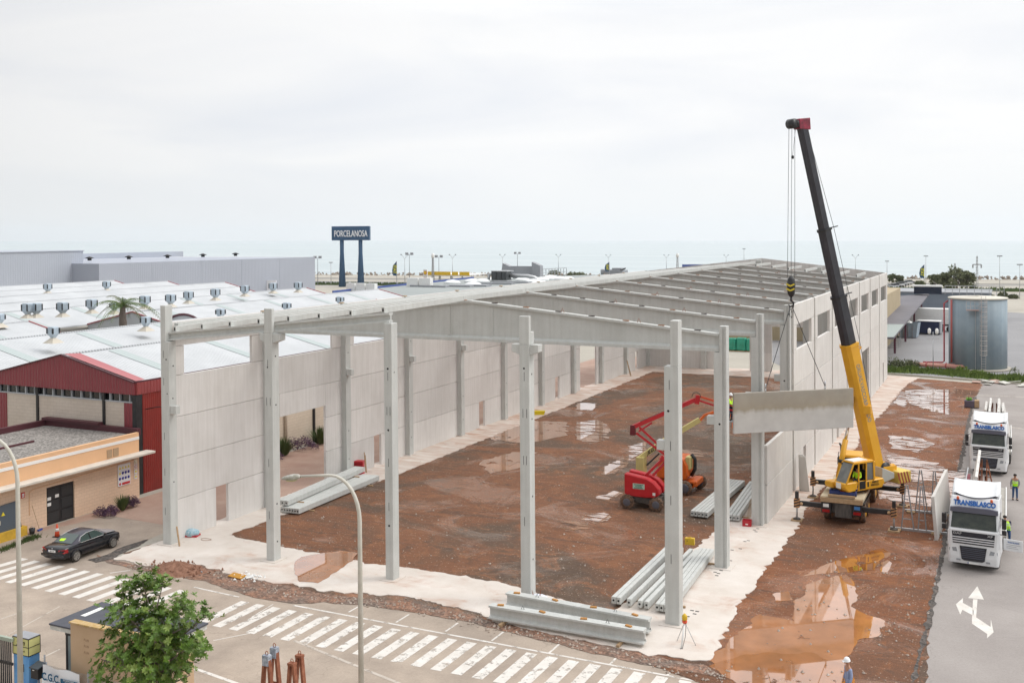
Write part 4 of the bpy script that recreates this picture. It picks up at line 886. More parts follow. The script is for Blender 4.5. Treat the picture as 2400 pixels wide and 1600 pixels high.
# ------------------------------------------------------------------ tall shop sign
NAVY=mat('navy sign blue',(.030,.085,.17),.45,var=.15,vscale=.5); LETW=mat('white letters',(.85,.86,.88),.4)
bp=G(824,672); sg=thing('pole_sign','tall navy sign board on two tapered posts with white PORCELANOSA lettering','sign',(bp.x,bp.y,0),.30)
dpt=2437/((G(824,672)-CTv).dot(Vector(CM[1]))) # px per metre
ppm=dpt; zt_=lambda v:18.9-(v-556)/ppm
for sx in (-1,1):
    q=MB(); q.lathe((sx*22.5/ppm,0,0),[(1.35,0),(.75,zt_(600)),(.75,zt_(571)+.1)],10); q.build('post',NAVY,sg)
q=MB(); q.box(-45.5/ppm,45.5/ppm,-.9,.9,zt_(571),zt_(538)); q.build('sign_board',NAVY,sg,bevel=.08)
text_mesh('PORCELANOSA',21/ppm,.12,'lettering',LETW,sg,facing(Vector((1.0/ppm,-1.0,zt_(556))),(1,0,0),(0,0,1)),xs=.545,bold=.02)
# ------------------------------------------------------------------ fuel station with shell totem, coast
FY=mat('station yellow',(.78,.50,.02),.5)
b0=G(1046,668); fs=thing('fuel_station','fuel station canopy with yellow and white fascia near the sea','fuel station',(b0.x,b0.y,0))
k_=2437/((b0-CTv).dot(Vector(CM[1])))
q=MB(); q.box(-45/k_,60/k_,0,14,3.5,3.9); q.build('canopy',WHITEP,fs)
for a,b_ in ((-49,12),(16,32),(36,62)):
    q=MB(); q.box(a/k_,b_/k_,-.3,0,3.6,4.9); q.build('yellow_fascia',FY,fs)
q=MB(); q.box(-50/k_,64/k_,-.2,.1,3.3,3.6); q.build('white_fascia',WHITEP,fs)
for a in (-30,0,30,55): q=MB(); q.box(a/k_,a/k_+.5,3,3.5,0,3.5); q.build('canopy_post',WHITEP,fs)
b1=G(998,666); tt=thing('station_totem','slim white roadside totem carrying a yellow and red scallop shell emblem','sign',(b1.x,b1.y,0))
q=MB(); q.box(-5.5/k_,5/k_,-.3,.3,0,(666-631)/k_); q.build('totem_panel',WHITEP,tt)
q=MB(); q.lathe((0,-.32,27.5/k_),[(4.6/k_,0),(4.6/k_,-.1)],14,'Y'); sh=q.build('shell_emblem_rim',SR,tt)
q=MB(); pts=[(math.cos(R(a))*4/k_*(1 if i%2 else .92),-.46,27.8/k_+math.sin(R(a))*4/k_) for i,a in enumerate(range(-20,201,20))]+[(-1.6/k_,-.46,24/k_),(1.6/k_,-.46,24/k_)]; q.prism(pts,(0,.05,0)); q.build('shell_emblem',FY,tt)
for zz,m_ in ((14,SR),(10,BLUEM)): q=MB(); q.box(-3/k_,3/k_,-.34,-.3,zz/k_,(zz+2.4)/k_); q.build('price_panel',m_,tt)
# breakwater rocks (too many to count)
rng=random.Random(11); q=MB()
def rock(q,p,s_):
    vs=[]; 
    for d in ((1,0,0),(-1,0,0),(0,1,0),(0,-1,0),(0,0,1),(0,0,-1)): vs.append(p+Vector(d)*s_*(.7+.6*rng.random()))
    q.add(vs,[(0,2,4),(2,1,4),(1,3,4),(3,0,4),(2,0,5),(1,2,5),(3,1,5),(0,3,5)])
coast=[(-500,325),(-254,362),(-80,376),(48,389),(400,410)]
for i in range(len(coast)-1):
    a,b_=Vector((*coast[i],0)),Vector((*coast[i+1],0)); n=int((b_-a).length*2.2)
    for k in range(n):
        p=a.lerp(b_,rng.random())+Vector((0,rng.gauss(-2,1.8),rng.random()*1.3-.3)); rock(q,p,.35+rng.random()*.55)
ro=q.build('breakwater_rocks',mat('breakwater rock',(.17,.135,.11),.9,col2=(.42,.36,.30),vscale=.25)); ro['kind']='stuff'
ASPH=mat('distant road asphalt',(.16,.165,.17),.9)
def strip(name,a,b_,m_,z): structure(sheet(name,[(a[0],a[1]),(a[2],a[3]),(b_[2],b_[3]),(b_[0],b_[1])],z,m_))
strip('coast_road',(-420,270,-430,282),(420,338,420,350),ASPH,.006)
strip('coast_promenade',(-420,300,-430,314),(420,366,420,380),mat('promenade paving',(.30,.285,.26),.9,var=.08,vscale=.1),.005)
strip('service_road',(-420,244,-430,254),(420,312,420,322),mat('pale service road',(.36,.34,.31),.9),.007)
q=MB(); 
for k in range(5000):
    x=rng.uniform(-300,300); y=262+(x+300)*.118+rng.uniform(-3,3); h=.5+rng.random()*.8; s_=.8; q.add([(x-s_,y,0),(x+s_,y,0),(x,y+.2,h)],[(0,1,2)])
o=q.build('verge_grass',GRASS); o['kind']='stuff'
q=MB(); q.bar((-420,292,.9),(420,359,.9),.3,.3); tag(q.build('crash_barrier',mat('pale barrier',(.5,.49,.47),.7)),'long pale crash barrier along the coast road','barrier')
# coastal lamps, masts
def lamp2(u,vb,vt,kind,label):
    p=G(u,vb); k=2437/((p-CTv).dot(Vector(CM[1]))); h=(vb-vt)/k
    t=thing('street_lamp',label,'street lamp',(p.x,p.y,0),0.2,'lamps along the coast'); r_=.55/k
    if kind=='Y':
        q=MB(); q.tube([(0,0,0),(0,0,h*.86)],[r_*1.4,r_],6); q.build('pole',STEEL,t)
        for sx in (-1,1):
            q=MB(); q.tube([(0,0,h*.84),(sx*h*.05,0,h*.93),(sx*h*.13,0,h)],r_*.8,5); a=q.build('arm',STEEL,t); q=MB(); q.box(sx*h*.13-h*.03,sx*h*.13+h*.03,-.25,.25,h-.08,h+.22); q.build('lamp_head',GREYM,a)
    elif kind=='T':
        q=MB(); q.tube([(0,0,0),(0,0,h)],[r_*1.5,r_],6); q.build('pole',GREYM,t)
        for sx in (-1,1): q=MB(); q.cbox((sx*1.0,0,h+.2),(1.1,.6,.9)); q.build('lamp_head',GREYM,t)
    else:
        q=MB(); q.tube([(0,0,0),(0,0,h)],[r_*1.4,r_],6); q.build('pole',STEEL,t); q=MB(); q.cbox((0,0,h),(1.4,.4,.3)); q.build('lamp_head',GREYM,t)
for i,(u,vb,vt,kd) in enumerate([(745,668,604,'T'),(776,668,615,'1'),(949,664,597,'Y'),(960,664,596,'T'),(1029,664,602,'T'),(1061,655,597,'Y'),(1178,645,597,'Y'),(1213,645,594,'T'),(1309,640,597,'Y'),(1426,640,598,'Y'),(1562,640,598,'Y'),(1702,635,598,'Y'),(1744,640,583,'1'),(2005,650,598,'Y'),(2170,668,600,'1'),(2343,690,600,'1'),(2390,700,620,'1'),(2079,660,612,'1')]):
    kn={'Y':'double-armed street lamp','T':'twin-headed floodlight mast','1':'slim single lamp mast'}[kd]
    near=['at the right corner of the far grey shed','just left of the navy pole sign','right of the navy pole sign, left of the fuel station','beside the double-armed lamp left of the fuel station','right of the fuel station totem','right of the round-topped mast by the fuel station','left of the rooftop air handling unit','above the rooftop screen','behind the end of the rooftop railing','beside the flag over the warehouse roof edge','above the long left roof slope of the warehouse','left of the crane hoist ropes','just right of the crane hoist lines over the sea','right of the crane boom over the far warehouse roof','beside the navy and yellow flag on the right','right of the storage tank','at the right edge of the photo behind the tank','behind the far right corner of the warehouse'][i]
    lamp2(u,vb,vt,kd,kn+' '+near)
def lattice(u,vb,vt,label,name,cross):
    p=G(u,vb); k=2437/((p-CTv).dot(Vector(CM[1]))); h=(vb-vt)/k; w0=5/k
    t=thing(name,label,'mast' if not cross else 'pylon',(p.x,p.y,0)); q=MB()
    for sx,sy in ((-1,-1),(1,-1),(1,1),(-1,1)): q.bar((sx*w0/2,sy*w0/2,0),(sx*w0*.2,sy*w0*.2,h),.16,.16)
    n=12
    for i in range(n):
        a=i/n; b_=(i+1)/n; wa=w0/2*(1-a*.6); wb=w0/2*(1-b_*.6); s_=1 if i%2 else -1
        q.bar((s_*wa,-wa,h*a),(-s_*wb,-wb,h*b_),.1,.1); q.bar((wa,s_*wa,h*a),(wb,-s_*wb,h*b_),.1,.1)
    q.build('lattice',STEEL,t)
    if cross: q=MB(); q.bar((-9/k,0,h*.78),(9/k,0,h*.78),.25,.3); q.box(-9/k-.2,-9/k+.2,-.2,.2,h*.78-1,h*.78); q.box(9/k-.2,9/k+.2,-.2,.2,h*.78-1,h*.78); q.build('cross_arm',STEEL,t)
    else: q=MB(); q.lathe((0,0,h*.94),[(3.2/k,0),(3.8/k,.8),(3.2/k,1.6)],10); q.build('antenna_ring',WHITEP,t)
lattice(1015,668,600,'lattice antenna mast with a round white crown beside the fuel station','antenna_mast',False)
lattice(1588,650,600,'lattice antenna mast behind the warehouse roof slope','antenna_mast',False)
lattice(2290,690,600,'lattice power pylon with a cross arm between trees and tank','power_pylon',True)
lattice(2238,690,617,'rusty lattice pylon standing in front of the trees','power_pylon',True)
# feather flags
YEL=mat('flag yellow',(.75,.70,.05),.6)
def flag(u,vb,vt,label,ph=0):
    p=G(u,vb); k=2437/((p-CTv).dot(Vector(CM[1]))); h=(vb-vt)/k
    t=thing('feather_flag',label,'flag',(p.x,p.y,0),0.3,'navy and yellow feather flags'); q=MB(); q.tube([(0,0,0),(0,0,h)],.8/k if .8/k<.15 else .12,5); q.build('pole',GREYM,t)
    hh=h*.62; w_=11/k; q=MB(); q.prism([(0,0,h*.38),(-w_*.8,0,h*.40),(-w_,0,h*.6),(-w_*.8,0,h*.82),(0,0,h)],(0,.12,0)); f=q.build('flag_cloth',NAVY,t)
    text_mesh('ITAT',hh*.3,.05,'lettering',YEL,f,facing(Vector((-w_*.42,-.08,h*.66)),(0,0,-1),(1,0,0)),xs=.9,bold=.05)
for a in ((540,690,628,'navy and yellow flag in front of the far grey shed'),(930,668,612,'thin dark flag between pole sign and fuel station'),(1428,650,614,'navy and yellow flag rising over the warehouse roof slope'),(2166,672,620,'navy and yellow flag beside the trees on the right')): flag(*a)
# billboards before the grey shed
p=G(602,700); k=2437/((p-CTv).dot(Vector(CM[1])))
bb=thing('billboard','long billboard with pale blue landscape and dark footwear picture by the grey shed','billboard',G(602,700),.25); z0=0;
hz_=lambda v:(700-v)/k
q=MB(); q.box(-51/k,48/k,0,.4,hz_(688),hz_(657)); q.build('board',SW,bb)
for a,b_,m_,va,vb_ in ((-50,-20,mat('pale sky print',(.30,.52,.66),.5,col2=(.62,.74,.80),vscale=.3),686,662),(-38,-22,mat('deep sky print',(.12,.38,.62),.5),668,660),(-17,-5,mat('cloud print',(.60,.72,.80),.5,col2=(.8,.84,.86),vscale=.4),686,659),(-3,3,mat('brown print',(.33,.17,.14),.6),684,660)):
    q=MB(); q.box(a/k,b_/k,-.04,0,hz_(va),hz_(vb_)); q.build('picture',m_,bb)
q=MB(); q.prism([(11/k,-.05,hz_(682)),(20/k,-.05,hz_(683)),(20/k,-.05,hz_(678)),(17/k,-.05,hz_(674)),(17/k,-.05,hz_(664)),(13/k,-.05,hz_(663)),(11/k,-.05,hz_(672))],(0,.03,0)); q.build('picture',BLACK,bb)
for a in (-45,-15,15,42): q=MB(); q.box(a/k,a/k+.25,.4,.7,0,hz_(657)); q.build('post',GREYM,bb)
# rounded stair tower beyond the roof (cutaway cylinder) and blue fascia
p=G(1425,648); k=2437/((p-CTv).dot(Vector(CM[1]))); t=thing('curved_roof_pavilion','low grey pavilion with a curved end behind the warehouse roof','building',G(1425,648)); q=MB(); q.lathe((-16/k,6,0),[(14/k,0),(14/k,(648-634)/k),(12/k,(648-632)/k)],16); q.box(-16/k,30/k,3,10,0,(648-634)/k); q.box(0,24/k,5,9,(648-636)/k,(648-629)/k); q.build('walls',GREYM,t); q=MB(); q.bar((20/k,4,(648-636)/k),(36/k,4,(648-629)/k),.5,.5); q.build('canopy_fin',BLACK,t)
p=G(1650,640); k=2437/((p-CTv).dot(Vector(CM[1]))); t=thing('blue_fascia_store','long low store with a dark blue fascia behind the warehouse roof','building',(p.x,p.y,0)); q=MB(); q.box(-52/k,70/k,0,12,0,(640-621)/k); q.build('walls',GREYM,t); q=MB(); q.box(-52/k,10/k,-.4,0,(640-627)/k,(640-620)/k); q.build('blue_fascia',BLUEM,t)
# ------------------------------------------------------------------ right: storage tank
def ex_tank(nt,b,last,tc,mp):
    N=nt.nodes.new; L=nt.links.new
    sp=N('ShaderNodeSeparateXYZ'); L(tc.outputs['Object'],sp.inputs[0]); a=N('ShaderNodeMath'); a.operation='ARCTAN2'; L(sp.outputs[0],a.inputs[0]); L(sp.outputs[1],a.inputs[1])
    cb=N('ShaderNodeCombineXYZ'); L(a.outputs[0],cb.inputs[0]); n=N('ShaderNodeTexNoise'); n.inputs['Scale'].default_value=4; n.inputs['Detail'].default_value=6; L(cb.outputs[0],n.inputs[0])
    r=N('ShaderNodeMapRange'); L(n.outputs[0],r.inputs[0]); r.inputs[1].default_value=.3; r.inputs[2].default_value=.7; r.inputs[3].default_value=.85; r.inputs[4].default_value=1.12
    v=N('ShaderNodeVectorMath'); v.operation='SCALE'; L(last,v.inputs[0]); L(r.outputs[0],v.inputs[3]); L(v.outputs[0],b.inputs['Base Color'])
TANK=mat('weathered grey tank steel',(.21,.275,.325),.6,.0,col2=(.27,.33,.37),vscale=.6,extra=ex_tank)
tk=thing('storage_tank','large cylindrical grey storage tank with caged ladder and pale lid','tank',(40.6,104.1,0)); TR=3.55; TH=9.35
q=MB(); q.lathe((0,0,0),[(TR,0),(TR,TH)],64); q.build('shell',TANK,tk)
q=MB(); q.lathe((0,0,TH),[(TR+.08,-.12),(TR+.1,.05),(TR-.2,.10),(.3,.22),(.3,.30)],64); q.build('lid',mat('cream tank lid',(.62,.58,.50),.6),tk)
def TA(a,r_): return (math.sin(a)*r_,-math.cos(a)*r_)
a0=.20; lx,ly=TA(a0,TR+.35); ax,ay=math.cos(a0),math.sin(a0)
LP_=mat('pale ladder metal',(.50,.46,.44),.5)
q=MB()
for s_ in (-.27,.27): q.bar((lx+ax*s_,ly+ay*s_,.2),(lx+ax*s_,ly+ay*s_,TH+.4),.05,.05)
z=.4
while z<TH: q.bar((lx-ax*.27,ly-ay*.27,z),(lx+ax*.27,ly+ay*.27,z),.035,.035); z+=.33
ld=q.build('ladder',LP_,tk)
q=MB()
for z in [2.2+.62*k for k in range(12)]:
    pts=[(lx+ax*.42*math.cos(t)+math.sin(a0)*.55*math.sin(t),ly+ay*.42*math.cos(t)-math.cos(a0)*.55*math.sin(t),z) for t in [math.pi*j/6 for j in range(7)]]; q.tube(pts,.03,4)
for t in (0,.8,1.57,2.3,3.14): 
    px_,py_=lx+ax*.42*math.cos(t)+math.sin(a0)*.55*math.sin(t),ly+ay*.42*math.cos(t)-math.cos(a0)*.55*math.sin(t); q.bar((px_,py_,2.2),(px_,py_,TH),.035,.035)
q.build('safety_cage',LP_,tk)
cx_,cy_=TA(-.12,TR+.5); q=MB(); q.box(cx_-.75,cx_+.75,cy_-.4,cy_+.5,7.9,8.0); q.build('platform',mat('reddish platform',(.40,.27,.24),.7),tk)
q=MB()
for dx in (-.75,-.25,.25,.75): q.bar((cx_+dx,cy_-.4,8),(cx_+dx,cy_-.4,9.1),.04,.04)
for z in (8.5,9.1): q.bar((cx_-.75,cy_-.4,z),(cx_+.75,cy_-.4,z),.04,.04)
q.build('platform_railing',LP_,tk)
REDP=mat('red pipe',(.40,.05,.06),.45); PINKP=mat('salmon pipe',(.62,.30,.24),.55)
px_,py_=TA(-.95,TR+.25); q=MB(); q.tube([(px_,py_,.9),(px_,py_,TH-.2)],.13,10); q.build('red_riser',mat('red orange riser',(.42,.10,.09),.5),tk)
px_,py_=TA(-1.35,TR+.6); q=MB(); q.tube([(px_+.5,py_+.1,TH-.4),(px_,py_,TH-.8),(px_,py_,.9),(px_-.2,py_-.3,.75),(px_-2.6,py_-.6,.72)],.1,8); q.build('red_overflow_pipe',REDP,tk)
q=MB(); q.tube([TA(-.05,TR+.05)+(.2,),TA(-.05,TR+.05)+(7.9,)],.03,5); q.build('cable_conduit',STEEL,tk)
q=MB(); q.lathe((0,0,0),[(TR+.5,0),(TR+.45,.25)],40); q.build('plinth',LAND,tk)
for k,(dy,lab) in enumerate(((-3.0,'nearer thick salmon pipe running left from the tank'),(-2.2,'farther thick salmon pipe running left from the tank'))):
    t=thing('pipeline',lab,'pipe',(32,104.1+dy,0),0,'salmon pipes beside the tank'); q=MB(); q.tube([(0,0,.5),(7.2,0,.5)],.24,12); q.build('pipe',PINKP,t)
    for x in (.3,2.4,4.8): q=MB(); q.tube([(x,0,.5),(x+.12,0,.5)],.34,12); q.build('flange',REDP,t); 
    q=MB(); q.box(2.9,3.2,-.15,.15,0,.3); q.build('saddle',GREYM,t)
# canopy shed right behind the warehouse corner
DKR=mat('dark speckled canopy roof',(.13,.125,.14),.8,col2=(.17,.16,.175),vscale=.3)
cs=thing('loading_canopy_shed','long shed with a dark sloping canopy roof and pale end beyond the warehouse','shed',(27,140,0)); z=5.2
pa,pb,pc_,pd=G(2040,711,z),G(2178,688,z+.6),G(2095,790,z-1.4),G(2040,800,z-1.4)
q=MB(); q.add([pa+Vector((-8,0,.2)),pb,pc_,pd+Vector((-8,0,0)),pa+Vector((-8,0,0)),pb-Vector((0,0,.25)),pc_-Vector((0,0,.25)),pd+Vector((-8,0,-.25))],[(0,1,2,3),(7,6,5,4),(1,5,6,2),(2,6,7,3),(0,4,5,1)]); q.build('canopy_roof',DKR,cs,world=True)
q=MB(); m0=pb.lerp(pc_,.78); m1=pc_; q.add([m0+Vector((0,0,.03)),m1+Vector((0,0,.03)),pd+Vector((-8,0,.05)),pa.lerp(pd,.7)+Vector((-8,0,.3))],[(0,1,2,3)]); q.build('pale_roof_strip',mat('pale green roof strip',(.30,.34,.32),.7),cs,world=True)
q=MB()
for t_ in (.05,.3,.55,.8,.98):
    c=pb.lerp(pc_,t_)-Vector((1.2,0,0)); q.box(c.x-.15,c.x+.15,c.y-.15,c.y+.15,0,c.z-.3)
q.build('canopy_posts',mat('maroon post',(.12,.03,.05),.6),cs,world=True)
q=MB(); c=pc_; q.box(c.x-12,c.x-4,c.y+2,c.y+60,0,3.6); q.build('shed_wall',BEIGEW,cs,world=True)
# back row: shop building behind the yard
bk=thing('grey_store_building','blue-grey low store building with rooftop solar array beyond the yard','building',(30,225,0))
q=MB(); a=G(2160,752,0); b_=G(2245,752,0); q.box(a.x-6,b_.x+6,a.y+2,a.y+16,0,5.6); q.build('walls',mat('blue grey wall',(.20,.235,.28),.7,var=.08,vscale=.2),bk,world=True); 
q=MB(); q.box(a.x-6.2,b_.x+6.2,a.y+1.8,a.y+16.2,5.6,5.85); q.build('roof',GREYM,bk,world=True)
p=G(2142,689,5.9); k=2437/((p-CTv).dot(Vector(CM[1]))); q=MB(); q.box(p.x,p.x+60/k,p.y,p.y+1.5,5.95,5.95+17/k); sp_=q.build('solar_collector',mat('navy panel',(.01,.02,.045),.2),bk,world=True)
q=MB(); q.box(p.x-.3,p.x+61/k,p.y-.2,p.y+2,5.95+17/k,5.95+20/k)
q.build('panel_frame',WHITEP,sp_,world=True)
q=MB(); p2=G(2215,690,5.9)
for kk in range(9): q.bar((p2.x+kk*1.3,p2.y,5.9),(p2.x+kk*1.3,p2.y,7.6),.1,.1)
q.bar((p2.x,p2.y,7.6),(p2.x+10.4,p2.y,7.6),.12,.12); q.bar((p2.x,p2.y,6.8),(p2.x+10.4,p2.y,6.8),.1,.1); q.build('roof_railing',STEEL,bk,world=True)
# trailer, containers, skip
t=thing('box_trailer','long white box trailer parked behind the blue container','trailer',G(2190,776),-.12)
q=MB(); q.box(-7.0,4.5,0,2.5,1.3,4.1); q.build('box_body',WHITEP,t,bevel=.05); q=MB(); q.box(-6.8,4.3,.3,2.2,1.0,1.3); q.build('chassis',BLACK,t)
for x in (1.2,2.5,-5.5): q=MB(); q.lathe((x,.05,.5),[(.5,0),(.5,.3)],14,'Y'); q.build('wheel',RUBBER,t)
NV=mat('navy container',(.010,.022,.075),.45,var=.2,vscale=1,extra=ex_corr('X',2.2,.8))
t=thing('blue_container','dark navy steel container in the yard left of the tank','container',G(2150,783),-.08)
q=MB(); q.box(0,3.6,0,2.4,.12,2.3); q.build('body',NV,t); q=MB(); q.box(-.15,3.75,-.08,2.5,2.3,2.42); q.build('top_rim',WHITEP,t); q=MB(); q.box(3.6,3.8,0,2.4,.2,2.35); q.build('end_door',GREYM,t); q=MB(); q.box(-.1,3.7,-.03,0,.1,.25); q.build('skid',BLACK,t)
t=thing('waste_skip','pale blue rusty waste skip heaped with white sacks by the canopy','skip',G(2108,791),-.1)
q=MB(); q.add([(0,0,.1),(2.7,0,.1),(2.7,2.4,.1),(0,2.4,.1),(-.15,-.1,2.6),(3.0,-.1,2.6),(3.0,2.6,2.6),(-.15,2.6,2.6)],[(0,1,5,4),(1,2,6,5),(2,3,7,6),(3,0,4,7),(3,2,1,0)]); q.build('skip_body',mat('rusty pale blue',(.24,.30,.36),.7,col2=(.36,.42,.46),vscale=1.5),t)
q=MB(); 
for x in (.0,.7,1.4,2.1): q.box(x-.03,x+.06,-.16,-.06,.2,2.2)
q.build('rib',mat('rust patch',(.30,.18,.13),.8,col2=(.28,.33,.38),vscale=2),t)
q=MB(); rr_=random.Random(3)
for _ in range(9): rock(q,Vector((rr_.uniform(.2,1.6),rr_.uniform(.3,1.9),2.55)),.45)
q.build('sacks',WHITEP,t)
t=thing('mobile_stair','small metal mobile stair beside the waste skip','stair',G(2086,815),-.1); q=MB()
for k in range(5): q.box(.1,1.3,.25*k,.25*k+.25,.3*k+.25,.3*k+.3)
for x in (.1,1.3): q.bar((x,0,.2),(x,1.3,1.7),.06,.06); q.bar((x,0,1.1),(x,1.3,2.5),.05,.05); q.bar((x,0,0),(x,0,1.1),.05,.05); q.bar((x,1.3,0),(x,1.3,2.5),.05,.05)
q.build('stair_frame',STEEL,t)
t=thing('yard_lamp','slim yard lamp with two white lantern heads left of the tank','street lamp',G(2187,872)); q=MB(); q.tube([(0,0,0),(0,0,5.2)],.05,6); q.build('pole',STEEL,t)
for sx in (-.45,.45): q=MB(); q.lathe((sx,0,4.9),[(.1,0),(.2,.15),(.2,.6),(.1,.75)],8); q.build('lamp_head',WHITEP,t)
q=MB(); q.bar((-.8,0,4.3),(.8,0,4.3),.05,.05); q.build('cross_bar',STEEL,t)
t=thing('boundary_wall','low white boundary wall to the right of the tank','wall',(46,120,0)); q=MB(); q.bar((45.2,100,.6),(46.9,99.5,.6),.2,1.2); q.bar((47.2,108,.6),(48.5,170,.6),.25,1.2); q.build('wall_body',WHITEP,t)
t=thing('mesh_fence','tall green mesh fence along the right edge of the yard','fence',(48,100,0)); q=MB()
for k in range(18): q.bar((45.95+.055*k*3,92+5*k,0),(45.95+.055*k*3,92+5*k,2.2),.08,.08)
for z in (.3,1.2,2.2): q.bar((47.4,92,z),(50.2,177,z),.05,.05)
q.build('posts_and_rails',mat('green fence metal',(.05,.11,.09),.5),t)
q=MB(); q.T=None
for k in range(170): q.bar((45.95+.033*k*.5,92+.5*k,0),(45.95+.033*k*.5,92+.5*k,2.2),.02,.02)
q.build('mesh',mat('fence mesh',(.08,.13,.12),.6),t)
# planting strip
structure(sheet('planting_strip',jag([G2(2078,874),G2(2180,876),G2(2300,889),G2(2420,900),G2(2420,886),G2(2300,878),G2(2180,868),G2(2078,862)],.6,.15),.02,mat('turf soil',(.06,.085,.03),.95,var=.3,vscale=1.5)))
q=MB(); a,b_=G(2078,877),G(2420,903); q.bar((a.x,a.y,.1),(b_.x,b_.y,.1),.18,.22); structure(q.build('planting_kerb',LAND))
rng=random.Random(8); q=MB(); rr=[(2078,868),(2180,872),(2300,884),(2420,893)]
for i in range(3):
    a,b_=G(*rr[i]),G(*rr[i+1]); n=900
    for _ in range(n):
        p=a.lerp(b_,rng.random())+Vector((rng.gauss(0,.4),rng.gauss(0,.9),0)); h=.25+.5*rng.random()*(1+noise.noise(p*.5)); d=Vector((rng.gauss(0,.12),rng.gauss(0,.12),h)); s_=Vector((.09,.03,0)); q.add([p-s_,p+s_,p+d],[(0,1,2)])
o=q.build('ground_cover',mat('bright ground cover',(.07,.12,.02),.7,col2=(.16,.22,.03),vscale=.8)); o['kind']='stuff'
for k,(u,v_,rx,h,lab) in enumerate([(2095,864,1.3,1.5,'leftmost green bush beside the warehouse corner'),(2120,866,1.4,1.4,'middle green bush beside the warehouse corner'),(2138,864,1.0,1.2,'right green bush beside the warehouse corner'),(2252,876,1.0,1.0,'bush in front of the salmon pipes'),(2290,880,1.6,.7,'yellow-green bush before the tank')]):
    bush('bush',lab,'bush',G(u,v_),rx,rx*.8,h,OLIVE if k<3 else LEAF2,800,.12,'bushes along the planting strip',30+k)
# rubble by the lane end
DEBW=mat('pale broken board',(.56,.55,.50),.8,var=.15,vscale=1)
pile=thing('rubble_pile','flat heap of pale broken boards and slabs at the end of the lane','rubble',G(2350,900)); rg=random.Random(2)
for k in range(16):
    q=MB(); q.cbox((rg.uniform(-3,3),rg.uniform(-1.6,1.6),.1+.12*rg.random()),(rg.uniform(.6,1.8),rg.uniform(.4,1.0),.08),rg.uniform(0,3),Matrix.Rotation(rg.uniform(-.2,.2),4,'X')); q.build('broken_slab',DEBW if k%3 else mat('terracotta slab%d'%k,(.5,.34,.28),.8),pile)
t=thing('palm_seedling','small bare sapling with thin leaves in front of the tank plinth','sapling',G(2378,884)); q=MB(); q.tube([(0,0,0),(.05,0,1.0)],.03,5); q.build('stem',BARK,t); q=MB(); leaf_cloud(q,[(0,0,1.1),(.25,0,.8),(-.2,.1,.9)],.35,40,.1,random.Random(3)); q.build('leaves',OLIVE,t)
# parked cars far right
CARC=[(.55,.56,.58),(.10,.11,.13),(.62,.62,.62),(.30,.32,.36),(.6,.6,.58)]
car0=None
for i in range(7):
    p=G(2092+i*6.5,676-i*1.8)
    t=thing('parked_car','%s car, %s in the distant row beyond the canopy shed'%(['silver','black','white','grey','cream','silver','black'][i],['nearest','second','third','fourth','fifth','sixth','farthest'][i]),'car',p,.9,'cars in the distant car park')
    m_=mat('car paint %d'%i,CARC[i%5],.3); q=MB(); q.prism([(-2.1,-.85,.35),(2.1,-.85,.35),(2.1,-.85,.85),(1.2,-.85,.95),(-2.05,-.85,1.0)],(0,1.7,0)); q.build('body',m_,t,bevel=.05); q=MB(); q.prism([(-1.7,-.75,.98),(1.1,-.75,.95),(.5,-.75,1.42),(-1.1,-.75,1.45)],(0,1.5,0)); q.build('cabin',GLASS,t,bevel=.04)
    for x in (-1.3,1.3):
        q=MB(); q.lathe((x,-.9,.33),[(.33,0),(.33,.2)],10,'Y'); q.lathe((x,.7,.33),[(.33,0),(.33,.2)],10,'Y'); q.build('wheels',RUBBER,t)
# distant trees
def tree(name,label,loc,h,r_,m,n=1500,size=.35,group=None,seed=0,bare=0):
    rng=random.Random(seed); t=thing(name,label,'tree',loc,0,group); q=MB(); q.tube([(0,0,0),(.1,0,h*.3),(-.1,.1,h*.55)],[r_*.09,r_*.07,r_*.04],7)
    br=[]
    for k in range(7):
        a=k*2.4+seed; e_=Vector((math.cos(a)*r_*.6*rng.uniform(.5,1),math.sin(a)*r_*.6*rng.uniform(.5,1),h*rng.uniform(.5,.9))); q.tube([(0,0,h*rng.uniform(.2,.45)),e_*.6+Vector((0,0,h*.1)),e_],[r_*.04,r_*.02,.03],5); br.append(e_)
    q.build('trunk',BARK,t); q=MB(); cs_=br+[Vector((rng.uniform(-.5,.5)*r_,rng.uniform(-.5,.5)*r_,h*rng.uniform(.35,.88))) for _ in range(10)]
    for c in cs_: leaf_cloud(q,[c],r_*rng.uniform(.25,.42),n//len(cs_),size,rng,.8)
    q.build('crown',m,t); return t
for i,(u,v_,hp,rp,lab,bd_) in enumerate([(2192,690,50,20,'thin grey-brown tree, leftmost of the clump behind the solar array',1),(2215,692,56,20,'second tree from the left in the clump behind the solar array',0),(2242,694,72,26,'tallest sparse tree in the clump behind the solar array',1),(2266,694,58,24,'dense dark green tree right of the tallest one',0),(2090,668,26,12,'small olive tree just right of the warehouse corner',1),(2108,668,22,12,'round green tree second from the warehouse corner',0),(2156,672,12,14,'low green tree beside the navy and yellow flag',0),(2228,696,36,16,'dark low tree between the two lattice pylons',0),(2280,698,32,10,'low green shrub tree at the left of the power pylon',0)]):
    p=G(u,v_); k=2437/((p-CTv).dot(Vector(CM[1]))); tree('tree',lab,p,hp/k,rp/k,OLIVE,1500 if not bd_ else 700,.45,'trees behind the solar array' if i<4 else None,i)
for i,(u,v_,hp,rp) in enumerate([(2310,698,10,20),(2352,699,14,12),(2375,700,9,12)]):
    p=G(u,v_); k=2437/((p-CTv).dot(Vector(CM[1]))); bush('bush',['low hedge bush right of the power pylon','taller hedge bush beside the lamp mast','hedge bush nearest the right edge'][i],'bush',p,rp/k,rp/k*.5,hp/k,OLIVE,900,.4,'roadside hedge',60+i)
